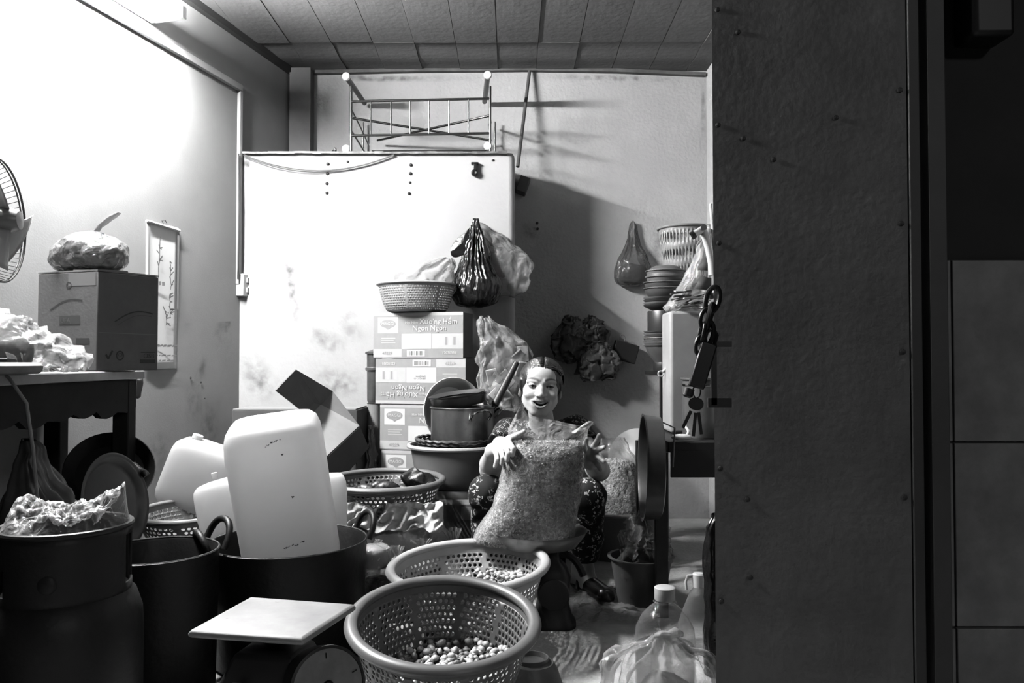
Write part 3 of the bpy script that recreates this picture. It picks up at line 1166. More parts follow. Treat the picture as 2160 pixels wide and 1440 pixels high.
# ---- table fan at the left edge, seen from the side; its front guard is missing
fc = P(6, 462, 2.0)
fan = thing('electric_fan', 'electric fan with open wire cage and pale blades above the work table', 'fan', (fc.x - .02, 2.02, TZ + .001))
fz = fc.z - TZ
axis = Vector((.975, .20, .03)).normalized()
FM = TR((0, 0, fz), basis(axis))
wire = mat('fan_wire', .03, .4, metal=.2)
wire_w = mat('fan_wire_light', .5, .35, metal=.4)
RF = .160
for k in range(2):
    MB().tube([FM @ Vector((RF * math.cos(a / 48 * 2 * PI), RF * math.sin(a / 48 * 2 * PI), -.008 * k)) for a in range(48)], .0028 - .0008 * k, 6, closed=True).build('cage_ring', wire, fan)
mb = MB()
for k in range(60):
    a = 2 * PI * k / 60
    mb.tube([FM @ Vector((lerp(.05, RF, t) * math.cos(a + .3 * t), lerp(.05, RF, t) * math.sin(a + .3 * t), -.004 - .085 * (1 - t ** 3))) for t in (0, .25, .5, .75, .9, 1)], .0010, 4, cap=False)
w_ = mb.build('cage_wires', wire, fan)
w_['kind'] = 'stuff'
bl_m = mat('fan_blade', .50, .3, spec=.6)
for k, aa in enumerate((PI / 2 + .25, PI * 7 / 6 + .25, -PI / 6 + .25)):
    def fbl(u, v, a0=aa):
        r = lerp(.025, .140, v)
        a = a0 + (u - .5) * lerp(.7, 1.1, v ** .7)
        return FM @ Vector((r * math.cos(a), r * math.sin(a), .002 + (u - .5) * .055))
    MB().grid(fbl, 8, 8).build('blade', bl_m, fan, angle=180, solid=.002)
MB().lathe([(.001, .05), (.024, .047), (.032, .03), (.032, -.02)], 24, FM).build('hub', mat('fan_hub', .3, .35), fan)
MB().lathe([(.05, -.09), (.062, -.10), (.066, -.15), (.052, -.20), (.02, -.215), (.002, -.216)], 24, FM).build('motor_housing', mat('fan_body', .45, .35), fan)
pb_ = FM @ Vector((0, 0, -.14))
MB().tube([pb_ + Vector((0, 0, -.04)), Vector((pb_.x, pb_.y, .03))], .014, 14).build('pole', wire_w, fan)
MB().lathe([(.01, 0), (.08, 0), (.085, .008), (.07, .022), (.03, .034), (.016, .05)], 32, TR((pb_.x, pb_.y, 0))).build('base', mat('fan_base', .3, .4), fan)

# ---- gas cylinder
gc = P(137, 1300, 1.72)
gas = thing('gas_cylinder', 'dark gas cylinder with a collar, a plastic bag stuffed in its top', 'gas cylinder', (gc.x, 1.72, 0))
gm = mat('cylinder_paint', 0.026, 0.5, spec=.3, var=.35, scale=6, bump=.12, bscale=60)
gz = P(137, 1108, 1.72).z
RB = 150 / 1650 * 1.72
zs = gz - .17
MB().lathe([(RB * .8, 0), (RB * .82, .03), (RB * .9, .035), (RB, .07), (RB, zs - .06), (RB * .985, zs - .02), (RB * .9, zs + .02), (RB * .72, zs + .045), (RB * .35, zs + .06), (.01, zs + .065)], 56).build('body', gm, gas, angle=40)
RC = 124 / 1650 * 1.72
# collar with two hand openings
col = MB()
nseg = 64
V, Fs = [], []
zrow = [zs + .008, zs + .045, zs + .10, gz - .02, gz]
for j, z in enumerate(zrow):
    for k in range(nseg):
        a = 2 * PI * k / nseg
        V.append(Vector((RC * math.cos(a), RC * math.sin(a), z)))
for j in range(4):
    for k in range(nseg):
        a = 2 * PI * (k + .5) / nseg
        if j in (1, 2) and (abs(math.atan2(math.sin(a - 3.9), math.cos(a - 3.9))) < .28 and j == 1 or abs(math.atan2(math.sin(a - .3), math.cos(a - .3))) < .3):
            continue
        k2 = (k + 1) % nseg
        Fs.append((j * nseg + k, j * nseg + k2, (j + 1) * nseg + k2, (j + 1) * nseg + k))
col.add(V, Fs)
col.build('collar', gm, gas, angle=60, solid=.005)
MB().tube([(RC * math.cos(2 * PI * k / 64), RC * math.sin(2 * PI * k / 64), gz) for k in range(64)], .0065, 8, closed=True).build('collar_rim', gm, gas)
MB().sphere((.028, -RC + .008, gz - .095), (.024, .011, .024), 18, 10).build('round_boss', gm, gas)
MB().lathe([(.02, zs + .06), (.02, zs + .10), (.012, zs + .102), (.012, zs + .13)], 14).build('valve', mat('brass_valve', .2, .4, metal=.7), gas)
# bag stuffed into the collar
pb = MB()


def fcr(u, v):
    a = u * 2 * PI
    r = v * RC * 1.0
    x, y = r * math.cos(a), r * math.sin(a)
    hh = .022 + .05 * (.5 - abs(nz(x * 14 + 3, y * 14, 1)) * 1.6) * .6 + .022 * (.4 - abs(nz(x * 40, y * 40, 7)) * 1.8) + .010 * (.4 - abs(nz(x * 90, y * 90, 2)) * 1.6)
    hh += .055 * math.exp(-((x - .105) ** 2 + (y - .02) ** 2) / .0022) + .030 * math.exp(-((x + .085) ** 2 + (y + .02) ** 2) / .0016)
    e = 1 - max(0, (v - .8) / .2)
    return Vector((x + .02 * math.exp(-((x - .1) ** 2 + y * y) / .002) * e, y, gz + hh * e - .012 * (1 - e)))


pb.grid(fcr, 96, 40)
cr = pb.build('crumpled_bag', film('crumple_film', .30, .9, .85, .14, .6, 30), None, angle=180)
cr.location = (gc.x, 1.72, 0)
tag(cr, 'crumpled clear plastic bag stuffed in the gas cylinder collar', 'bag')

# ---- black stock pots
def pot(name, label, loc, R, h, rot=(0, 0, 0), hz=.03, ang=0.0):
    t = thing(name, label, 'pot', loc, rot)
    prof = [(.01, 0), (R * .93, 0), (R * .96, .012), (R, h - .004), (R + .003, h), (R, h + .002), (R - .005, h - .004), (R * .955, .016), (.01, .012)]
    MB().lathe(prof, 64).build('pot_body', black_iron, t, angle=50)
    MB().tube([((R - .001) * math.cos(2 * PI * k / 72), (R - .001) * math.sin(2 * PI * k / 72), h + .001) for k in range(72)], .0022, 6, closed=True).build('rim_edge', mat('worn_rim', .32, .35, metal=.6, var=.8, scale=40), t)
    for s in (0, 1):
        a = ang + PI * s
        c_, s_ = math.cos(a), math.sin(a)
        pts = []
        for k in range(15):
            t_ = PI * k / 14
            side = -math.cos(t_) * .055
            ou = R + .004 + .030 * math.sin(t_) ** .6
            up = h - hz + .012 + .072 * math.sin(t_) ** .7
            pts.append((c_ * ou - s_ * side, s_ * ou + c_ * side, up))
        MB().tube(pts, .0095, 10).build('handle', black_iron, t)
    return t


q = P(610, 1138, 2.32)
pot('stock_pot', 'large black stock pot holding an upended white plastic can', (q.x, 2.32, 0), 160 / 1650 * 2.32, q.z, ang=.62)
q = P(330, 1160, 2.05)
pot('stock_pot', 'empty black stock pot beside the gas cylinder', (q.x, 2.05, 0), 124 / 1650 * 2.05, q.z, ang=.85)


# ---- white plastic cans
def jerry(name, label, loc, rot, w=.28, d=.22, h=.43, neck=True, group=None, m=None):
    m = m or jug_w
    t = thing(name, label, 'plastic can', loc, rot, group)
    rings = []
    lv = [(0, .70), (.005, .82), (.018, .92), (.042, .975), (.085, 1.0), (h * .5, 1.0), (h - .09, 1.0), (h - .05, .985), (h - .022, .93), (h - .006, .83), (h, .72)]
    for z, s in lv:
        ring = []
        for k in range(48):
            a = 2 * PI * k / 48
            c_, s_ = math.cos(a), math.sin(a)
            e = 2 / 5.5
            ring.append(Vector((w / 2 * s * math.copysign(abs(c_) ** e, c_), d / 2 * s * math.copysign(abs(s_) ** e, s_), z)))
        rings.append(ring)
    MB().loft(rings).build('can_body', m, t, angle=55)
    if neck:
        MB().lathe([(.028, h - .002), (.028, h + .012), (.026, h + .025), (.002, h + .025)], 24, TR((w * .28, 0, 0))).build('neck', m, t)
        MB().lathe([(.032, h + .018), (.034, h + .045), (.03, h + .05), (.002, h + .05)], 24, TR((w * .28, 0, 0))).build('cap', plastic_w, t)
        MB().tube([(-w * .36, 0, h - .006), (-w * .34, 0, h + .03), (-w * .1, 0, h + .042), (w * .08, 0, h + .028), (w * .1, 0, h - .004)], .013, 12).build('handle', m, t)
    return t


# upended can in the pot: local z down
top = P(572, 893, 2.22)
j1 = jerry('plastic_can', 'tall white plastic can standing upside down in the black pot', (0, 0, 0), (0, 0, 0), w=.272, d=.21, h=.53, neck=False)
ax = (P(614, 1165, 2.36) - P(570, 893, 2.27)).normalized()
M = basis(ax, (0, 1, 0)) @ rotm(0, 0, .0)
# keep the broad face to the camera, turned a little so that the left side shows
Xl = Vector((1, 0, 0))
zl = ax
yl = zl.cross(Xl).normalized()
xl_ = yl.cross(zl).normalized()
R3 = Matrix((xl_, yl, zl)).transposed().to_4x4() @ rotm(0, 0, -.20)
j1.matrix_world = TR(P(572, 884, 2.27), R3)
# dark scuffs on the can's broad face
for px, py, l, an in ((566, 938, .024, .5), (583, 930, .022, .2), (609, 1153, .028, .25), (632, 1146, .03, .28), (595, 958, .006, 0), (618, 1048, .006, 0)):
    Rb = R3.to_3x3()
    nrm = Rb @ Vector((0, 1, 0))
    if nrm.y > 0:
        nrm = -nrm
    org = j1.matrix_world.translation + nrm * (.105 + .0008)
    dv = (P(px, py, 2.2) - Vector((0, 0, CAM_H)))
    t = (org - Vector((0, 0, CAM_H))).dot(nrm) / dv.dot(nrm)
    p = Vector((0, 0, CAM_H)) + dv * t
    pl = j1.matrix_world.inverted() @ p
    d = Vector((math.cos(an), 0, -math.sin(an) if R3[2][2] < 0 else math.sin(an)))
    sc_ = MB()
    rs_ = random.Random(px)
    for _k in range(int(6 + l * 500)):
        tt_ = rs_.uniform(-.5, .5)
        sc_.box(pl + Vector((tt_ * l, 0, -tt_ * l * math.sin(an) * 1.2 + rs_.uniform(-.0022, .0022))), (rs_.uniform(.001, .004), .0010, rs_.uniform(.0006, .002)), Matrix.Rotation(rs_.uniform(-.5, .5), 3, 'Y'))
    sc_.build('scuff', mat('scuff_dark', .06, .7), j1)['kind'] = 'stuff'

q = P(428, 1005, 2.95)
j2 = jerry('plastic_can', 'white plastic can tipped over against the left wall', (q.x + .13, 2.96, .30), (0, 0, 0), w=.26, d=.20, h=.26, neck=False)
j2.rotation_euler = (0, -PI / 2 + .35, .15)
j2.location = (q.x + .115, 2.98, P(450, 1010, 2.95).z - .04)
MB().lathe([(.02, 0), (.02, .014), (.016, .016)], 16, TR((.13, 0, .20), rotm(0, PI / 2, 0))).build('vent_knob', jug_w, j2)
q = P(425, 1085, 2.55)
j3 = jerry('plastic_can', 'white plastic can lying with its small spout over the basket', (q.x, 2.55, q.z), (0, 0, 0), w=.20, d=.15, h=.30, neck=False)
j3.rotation_euler = (0, PI / 2 - .22, -.06)
j3.location = (q.x + .005, 2.56, q.z + .0)
MB().lathe([(.016, .004), (.016, -.02), (.012, -.022), (.002, -.022)], 16, TR((.02, 0, 0))).build('spout', jug_w, j3)
MB().lathe([(.010, .02), (.010, .038), (.006, .04)], 12, TR((-.085, 0, .06), rotm(0, -PI / 2, 0))).build('vent_knob', jug_w, j3)
q = P(690, 1080, 2.66)
j4 = jerry('plastic_can', 'white plastic can standing between the black pot and the white sack', (q.x, 2.66, 0), (0, 0, .3), w=.13, d=.10, h=P(690, 1000, 2.66).z, neck=False)

# ---- grey basket behind the empty pot, on an upturned crate
q = P(392, 1076, 2.72)
crate = tag(MB().lathe([(.12, 0), (.14, .002), (.125, q.z - .105), (.118, q.z - .10), (.01, q.z - .10)], 32).build('upturned_tub', mat('tub_dark', .06, .5)), 'dark upturned tub under the grey basket', 'tub')
crate.location = (q.x, 2.74, 0)
bs = basket('grey_basket', 'grey plastic basket standing behind the empty black pot', 98 / 1650 * 2.72, .10, 98 / 1650 * 2.72 * .74, (q.x, 2.74, q.z - .10), (.06, 0, 0), grey_basket, 52, 5, .36, .022, .008)

# ---- round pan leaning in the shadow under the table, dark drape with stick built as a pan, dark sacks
q = P(242, 1062, 2.42)
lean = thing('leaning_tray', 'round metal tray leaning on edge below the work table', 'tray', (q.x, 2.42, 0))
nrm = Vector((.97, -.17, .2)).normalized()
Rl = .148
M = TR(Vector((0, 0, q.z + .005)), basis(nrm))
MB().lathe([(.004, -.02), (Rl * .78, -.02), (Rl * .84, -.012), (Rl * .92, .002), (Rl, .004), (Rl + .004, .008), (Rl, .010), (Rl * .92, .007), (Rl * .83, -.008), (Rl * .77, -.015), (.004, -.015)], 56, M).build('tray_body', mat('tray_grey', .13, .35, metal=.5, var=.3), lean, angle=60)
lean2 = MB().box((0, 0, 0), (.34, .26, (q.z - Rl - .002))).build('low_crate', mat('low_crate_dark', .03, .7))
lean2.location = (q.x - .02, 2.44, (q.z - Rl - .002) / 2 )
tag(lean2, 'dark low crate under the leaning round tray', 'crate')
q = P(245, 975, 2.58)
fp = thing('drape_and_stick', 'dark drape with a stick, built as a pan, below the work table', 'pan', (q.x, 2.60, q.z - .03))
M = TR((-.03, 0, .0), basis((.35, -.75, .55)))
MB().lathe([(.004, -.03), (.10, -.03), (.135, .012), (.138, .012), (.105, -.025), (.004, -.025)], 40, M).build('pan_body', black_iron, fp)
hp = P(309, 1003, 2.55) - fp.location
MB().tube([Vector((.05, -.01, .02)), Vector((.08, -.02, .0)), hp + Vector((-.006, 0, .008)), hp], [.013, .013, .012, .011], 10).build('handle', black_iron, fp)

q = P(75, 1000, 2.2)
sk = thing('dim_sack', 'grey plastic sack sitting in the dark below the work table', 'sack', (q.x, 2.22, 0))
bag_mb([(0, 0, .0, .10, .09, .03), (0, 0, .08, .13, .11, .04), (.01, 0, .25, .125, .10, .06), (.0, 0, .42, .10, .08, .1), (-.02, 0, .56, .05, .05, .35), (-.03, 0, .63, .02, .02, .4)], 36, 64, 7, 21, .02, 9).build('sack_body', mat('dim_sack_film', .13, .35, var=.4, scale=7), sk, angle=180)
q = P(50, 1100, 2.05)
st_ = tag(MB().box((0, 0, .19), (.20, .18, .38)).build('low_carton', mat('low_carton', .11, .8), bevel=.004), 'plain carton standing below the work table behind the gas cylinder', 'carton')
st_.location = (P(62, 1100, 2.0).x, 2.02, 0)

# ---- cartons behind: dim closed carton, open tipped carton
q0, q1 = P(487, 865, 3.45), P(752, 862, 3.45)
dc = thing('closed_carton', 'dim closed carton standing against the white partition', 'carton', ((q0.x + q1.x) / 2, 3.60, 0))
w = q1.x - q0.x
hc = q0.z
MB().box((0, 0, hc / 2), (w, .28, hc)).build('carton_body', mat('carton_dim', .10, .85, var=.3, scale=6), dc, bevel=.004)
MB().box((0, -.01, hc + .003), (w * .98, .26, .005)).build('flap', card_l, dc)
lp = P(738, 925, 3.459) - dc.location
MB().box(lp + Vector((0, 0, 0)), (.05, .001, .04)).build('pasted_label', mat('carton_label', .3, .8), dc)

oc = thing('open_carton', 'open empty carton tipped on its corner in front of the partition', 'carton', (P(668, 900, 3.2).x, 3.2, P(668, 960, 3.2).z))
o0 = oc.location.copy()
Aq, Bq, Cq, Dq = P(580, 823, 3.02), P(622, 779, 3.12), P(675, 854, 3.32), P(652, 879, 3.22)
Eq, Fq, Gq = P(700, 825, 3.42), P(757, 899, 3.34), P(679, 972, 3.05)


def panel(name, pts, m, th=.005):
    pts = [p - o0 for p in pts]
    n_ = (pts[1] - pts[0]).cross(pts[-1] - pts[0]).normalized() * th
    MB().hexa(pts, [p + n_ for p in pts]).build(name, m, oc, smooth=False)


panel('flap', [Aq, Dq, Cq, Bq], card)
panel('side_panel', [Bq, Cq, Fq, Eq], card)
panel('inner_panel', [Dq, Gq, Fq, Cq], card_l)
Hq = Gq + Vector((.02, .16, -.12))
panel('under_panel', [Gq, Hq, Fq + Vector((.02, .1, -.1)), Fq], mat('carton_dim', .1))

# ================================================================== CENTRE, BACK
# ---- chromed rack lying on the partition
RY = 3.83
z_top_p = zt + .002
rk = thing('metal_rack', 'chromed tube stand lying on its side on top of the white partition', 'rack', (P(885, 320, RY).x, RY, z_top_p))
o0 = rk.location.copy()
chrome = mat('chrome', .62, .18, metal=1.0, var=.1)
foot_w = mat('rack_foot', .75, .4)


def rp(px, py, y=RY):
    p = P(px, py, RY)
    return Vector((p.x, y, p.z)) - o0


RYB = RY + .40
fx = [(730, 161), (1029, 158), (730, 314), (1029, 308)]
for i, (px, py) in enumerate(fx):
    a_ = rp(px, py)
    a_.z = max(a_.z, .020)
    b_ = a_ + Vector((.015 if px < 900 else -.03, RYB - RY, 0))
    dark = mat('rack_leg', .16, .35, metal=.7)
    MB().tube([a_, b_], .0135, 14).build('leg', dark, rk)
    MB().lathe([(.019, -.012), (.021, 0), (.017, .006), (.008, .008), (.002, .005)], 20, TR(a_, basis((0, -1, 0)))).build('foot_cap', foot_w, rk)
for px in (741, 1034):
    MB().tube([rp(px, 182), Vector((rp(px, 182).x, 0, .014))], .0065, 10).build('upright', chrome, rk)
for px in (766, 1044):
    x = P(px, 250, RYB).x - o0.x
    MB().tube([Vector((x, RYB - RY, rp(px, 205).z)), Vector((x, RYB - RY, .014))], .0055, 10).build('upright', chrome, rk)
for pa, pb in (((741, 214), (1034, 208)), ((741, 286), (1034, 281))):
    MB().tube([rp(*pa), rp(*pb)], .0062, 10).build('rail', chrome, rk)
for px in (782, 825, 865, 905, 947, 988):
    t_ = (px - 741) / 293
    MB().tube([rp(px, lerp(214, 208, t_)), rp(px, lerp(286, 281, t_))], .0036, 8).build('spindle', chrome, rk)
MB().tube([rp(744, 249), rp(1032, 276) + Vector((0, RYB - RY - .02, .06))], .006, 10).build('cross_bar', chrome, rk)
MB().tube([rp(1032, 244), rp(768, 276) + Vector((0, RYB - RY - .02, .06))], .006, 10).build('cross_bar', chrome, rk)
MB().tube([rp(741, 230), rp(741, 230) + Vector((.02, .13, -.05)), rp(741, 270) + Vector((.03, .3, 0))], .004, 8).build('side_hook', chrome, rk)
MB().tube([rp(1034, 250), rp(1034, 250) + Vector((0, .2, .04)), rp(1034, 215) + Vector((-.02, .38, 0))], .005, 8).build('side_bar', chrome, rk)
MB().tube([rp(741, 275), rp(741, 275) + Vector((.01, .39, -.03))], .005, 8).build('side_bar', chrome, rk)

# tray lying under the rack
ty = P(912, 312, RY + .12)
tr = MB()
ta, tb_ = P(792, 312, RY + .16).x, P(1028, 312, RY + .16).x
tr.hexa([Vector((ta + .04, RY + .06, .0)), Vector((tb_ - .03, RY + .06, 0)), Vector((tb_ - .03, RY + .30, 0)), Vector((ta + .04, RY + .30, 0))],
        [Vector((ta, RY + .03, .028)), Vector((tb_, RY + .03, .028)), Vector((tb_, RY + .33, .028)), Vector((ta, RY + .33, .028))])
o = tr.build('metal_tray', mat('tray_dull', .10, .4, metal=.6), bevel=.003)
o.location = (0, 0, z_top_p)
tag(o, 'shallow dull metal tray lying inside the rack on the partition', 'tray')
# small black tied bag
q = P(712, 316, RY + .05)
o = bag_mb([(0, 0, 0, .025, .02, .1), (0, 0, .015, .028, .022, .15), (.006, 0, .03, .012, .01, .4), (.012, 0, .05, .004, .004, .3)], 14, 32, 6, 3, .004, 40).build('black_bag', black_pl, None, angle=180)
o.location = (q.x - .028, RY + .07, z_top_p)
tag(o, 'tiny black tied bag beside the rack on the partition', 'bag')
# sagging twin cable
pts = []
for i in range(25):
    t = i / 24
    px = lerp(514, 832, t)
    py = lerp(326, 325, t) + 34 * (1 - (2 * t - 1) ** 2) * (1 if t > .0 else 0)
    pts.append(P(px, py, YP - .012))
cbl = thing('sagging_cable', 'thin twin cable sagging across the top of the white partition', 'cable', pts[12])
MB().tube([p - pts[12] for p in pts], .0026, 6).build('strand', mat('cable_grey', .16, .5), cbl)
MB().tube([p - pts[12] + Vector((0, -.003, -.006 - .003 * math.sin(i * .25))) for i, p in enumerate(pts)], .0022, 6).build('strand', mat('cable_grey', .16, .5), cbl)
# black tap-like hook
hk = thing('black_hook', 'small black tap-shaped hook fixed near the top of the partition', 'hook', P(1002, 357, YP))
blk = mat('black_plastic', .008, .35)
MB().box((0, -.012, .025), (.036, .024, .010)).build('arm', blk, hk, bevel=.002)
MB().box((.002, -.014, .002), (.018, .02, .04)).build('stem', blk, hk, bevel=.003)
MB().lathe([(.010, 0), (.016, .004), (.016, .022), (.010, .026), (.004, .024)], 18, TR((-.002, -.004, -.022), basis((0, -1, 0)))).build('knob', blk, hk)
# stick leaning between the partition and the ceiling, wooden block beside it
a_, b_ = P(1092, 352, 4.12), P(1117, 150, YB - .03)
o = MB().tube([Vector((0, 0, 0)), b_ - a_], .0095, 10).build('leaning_stick', mat('stick_wood', .16, .6, var=.4))
o.location = a_
tag(o, 'thin stick leaning up to the ceiling behind the partition edge', 'stick')
a_ = P(1103, 390, 4.2)
o = MB().box((0, 0, 0), (.055, .10, .085), rotm(0, .35, 0).to_3x3()).build('wooden_block', mat('block_wood', .12, .7, var=.3), bevel=.004)
o.location = (P(1100, 390, YB - .05).x + .008, YB - .052, P(1100, 392, YB - .05).z)
tag(o, 'small wooden block on the back wall beside the partition edge', 'block')

# ---- stack of printed food cartons
CB = [Vector((P(788, 700, 3.62).x, 3.62, 0)), Vector((P(977, 700, 3.52).x, 3.52, 0))]
cdir = (CB[1] - CB[0]).normalized()
cside = Vector((-cdir.y, cdir.x, 0)) * .155
cw_ = (CB[1] - CB[0]).length
chh = .2100
ztopA = P(977, 656, 3.52).z
m_pr = mat('carton_midgrey', .38, .8, var=.08, scale=30)
m_li = mat('carton_palegrey', .62, .8, var=.06, scale=30)
m_wh = mat('carton_white', .8, .8)
m_bk = mat('carton_ink', .10, .8)
m_side = mat('carton_side', .20, .85, var=.2, scale=10)
zb_last = ztopA - 5 * chh
pal = tag(MB().box((0, 0, zb_last / 2), (.40, .22, zb_last - .001)).build('low_pallet', wood_dark), 'low wooden pallet under the stack of printed cartons', 'pallet')
mid_ = (CB[0] + CB[1] + cside) / 2
pal.location = (mid_.x, mid_.y, 0)
pal.rotation_euler = (0, 0, math.atan2(cdir.y, cdir.x))
ords = ['topmost, upright', 'second from the top, upside down', 'third from the top', 'fourth from the top', 'lowest']
for i in range(5):
    z0 = ztopA - (i + 1) * chh
    sh = (0, .012, .034, .042, .045)[i]
    t = thing('printed_carton', 'printed food carton, %s of its stack' % ords[i], 'carton',
              CB[0] + cdir * sh + Vector((0, -.004 * (i % 2), z0)), (0, 0, math.atan2(cdir.y, cdir.x)), 'printed food cartons in the tall stack')
    hh = chh - .003
    MB().box((cw_ / 2, .0775, hh / 2), (cw_, .155, hh)).build('carton_body', [m_side], t, bevel=.003)
    flip = i == 1
    bh = hh

    def fr(u0, v0, u1, v1, m, name, off=.0012):
        if flip:
            u0, u1, v0, v1 = 1 - u1, 1 - u0, 1 - v1, 1 - v0
        return MB().add([(u0 * cw_, -off, v0 * hh), (u1 * cw_, -off, v0 * hh), (u1 * cw_, -off, v1 * hh), (u0 * cw_, -off, v1 * hh)], [(0, 1, 2, 3)]).build(name, m, t, smooth=False)

    def tx(u, v, body, size, m, name, align='CENTER', off=.0032):
        M = Matrix(((1, 0, 0, 0), (0, 0, -1, 0), (0, 1, 0, 0), (0, 0, 0, 1)))
        if flip:
            u, v = 1 - u, 1 - v
            M = M @ Matrix.Rotation(PI, 4, 'Z')
        M = Matrix.Translation((u * cw_, -off, v * hh)) @ M
        return text_mb(body, size, M, align=align).build(name, m, t, smooth=False)
    if i == 4:
        continue
    fr(.0, .0, 1, 1, m_pr, 'print_ground', .0006)
    fr(.0, .93, 1, 1, m_li, 'pale_top_band')
    fr(.32, .20, .65, .53, m_wh, 'pale_panel')
    fr(.66, .20, 1, .53, m_li, 'pale_panel')
    fr(.0, .02, .32, .195, m_li, 'pale_panel')
    fr(.05, .55, .28, .90, m_wh, 'logo_panel')
    # oval logo with a pointed drop below
    ov = [(.165 + .092 * math.cos(k / 24 * 2 * PI), .755 + .095 * math.sin(k / 24 * 2 * PI)) for k in range(24)]
    if flip:
        ov = [(1 - u, 1 - v) for u, v in ov]
    MB().add([(u * cw_, -.0020, v * hh) for u, v in ov], [tuple(range(24))]).build('logo_oval', m_pr, t, smooth=False)
    dp = [(.13, .675), (.20, .675), (.165, .62)]
    if flip:
        dp = [(1 - u, 1 - v) for u, v in dp]
    MB().add([(u * cw_, -.0024, v * hh) for u, v in dp], [(0, 1, 2)]).build('logo_point', m_pr, t, smooth=False)
    tx(.165, .725, 'MAGGI', .020, m_wh, 'logo_letters')
    tx(.36, .755, 'Hạt Nêm', .016, m_wh, 'product_name_small', 'LEFT')
    tx(.73, .745, 'Xưo’ng Hầm', .034, m_wh, 'product_name')
    tx(.63, .60, 'Ngon Ngon', .034, m_wh, 'product_name')
    for k in range(3):
        fr(.09, .43 - .05 * k, .25 - .02 * (k % 2), .445 - .05 * k, m_li, 'printed_line')
    fr(.38, .03, .58, .17, m_wh, 'barcode_panel', .0020)
    rb2 = random.Random(2)
    u = .405
    bc = 0
    while u < .555:
        w_b = rb2.choice((.003, .005, .008))
        fr(u, .055, u + w_b, .15, m_bk, 'barcode_bar', .0028)
        u += w_b + rb2.choice((.004, .006, .009))
    tx(.16, .075, '47229', .020, m_pr, 'printed_number')
    tx(.85, .085, '12070331', .017, m_wh, 'printed_number')
    for k in range(4):
        fr(.76 + .045 * k, .28, .785 + .045 * k, .46, m_pr if k % 2 else m_wh, 'printed_bar', .0018)
    if i == 1:
        tx(.49, .37, '29062014', .012, m_bk, 'stamped_date')
        tx(.50, .42, '180 42 12:03', .011, m_bk, 'stamped_date')

# ---- colander on the topmost carton with a clear bag in it
q = P(879, 600, 3.66)
Rc = 80 / 1650 * 3.66
col = basket('colander', 'pale fine-holed colander standing on the topmost printed carton', Rc, q.z - ztopA - .002, Rc * .66, (q.x, 3.66, ztopA + .001), (0, 0, 0),
             mat('colander_plastic', .42, .45, var=.08), 84, 10, .30, .014, .006, seg_rib=12, thick=.0018, cat='colander', bow=.42)
zc0 = q.z - ztopA
mb = bag_mb([(0, 0, .02, Rc * .6, Rc * .6, .05), (.02, 0, zc0 * .8, Rc * .85, Rc * .8, .1), (.03, 0, zc0 + .02, Rc * .8, Rc * .7, .2), (.07, 0, zc0 + .06, Rc * .55, Rc * .4, .3), (.12, -.01, zc0 + .10, Rc * .35, Rc * .28, .4), (.15, -.01, zc0 + .13, Rc * .12, Rc * .1, .5)], 30, 64, 8, 31, .02, 14)
o = mb.build('clear_bag', film('white_film', .35, .9, .9, .15, .5, 26), None, angle=180)
o.location = (q.x, 3.66, ztopA + .001)
tag(o, 'crumpled clear plastic bag lying in the colander', 'bag')

# ---- bags hung on a nail of the partition
nl = P(1005, 466, YP)
o = MB().tube([Vector((0, .004, 0)), Vector((0, -.05, .004))], .0025, 8).build('nail', mat('nail_metal', .1, .4, metal=.7))
o.location = nl
tag(o, 'nail in the partition from which the black bag hangs', 'nail')
s_ = 3.72 / 1650
bb_ = thing('black_bag', 'bulging black plastic bag hung by its gathered neck on the partition', 'bag', nl + Vector((0, -.075, 0)))
K = []
for px, py, w, fo in ((1003, 657, 14, .05), (1003, 650, 38, .05), (1006, 628, 52, .05), (1008, 600, 50, .08), (1005, 575, 36, .2), (1004, 545, 26, .35), (1004, 515, 18, .45), (1005, 490, 10, .5), (1005, 466, 5, .4)):
    K.append(((px - 1005) * s_, -.03 if py > 560 else -.01, (466 - py) * s_, w * s_, w * s_ * .75, fo))
bag_mb(K, 70, 170, 19, 41, .007, 26).build('bag_body', black_pl, bb_, angle=180)
# the bag's two loose ears
for pts in (((1004, 468), (985, 500), (960, 510), (947, 545), (962, 556), (990, 540), (1002, 520)), ((1006, 475), (1015, 520), (1030, 545), (1036, 556), (1018, 562), (1008, 540), (1004, 520))):
    pl = [Vector(((px - 1005) * s_, -.02 - .012 * ((k % 2) * 2 - 1), (466 - py) * s_)) for k, (px, py) in enumerate(pts)]
    c_ = sum(pl, Vector()) / len(pl)
    mb = MB().add([c_ + Vector((0, -.02, 0))] + pl, [(0, k + 1, (k + 1) % len(pl) + 1) for k in range(len(pl))])
    mb.build('bag_ear', black_pl, bb_, solid=.001, subsurf=2)
cb_ = thing('clear_bag', 'clear plastic bag bulging beside the hung black bag', 'bag', nl + Vector((.02, -.03, 0)))
K = []
for px, py, w, fo in ((1072, 632, 10, .1), (1072, 625, 30, .1), (1070, 595, 50, .1), (1072, 555, 50, .14), (1058, 525, 34, .25), (1035, 498, 18, .4), (1012, 474, 6, .4)):
    K.append(((px - 1015) * s_, .0, (466 - py) * s_, w * s_, min(w * s_ * .6, .035), fo))
bag_mb(K, 36, 72, 7, 43, .018, 20).build('bag_body', film('bag_film', .22, .9, .85, .12, .7, 24), cb_, angle=180)

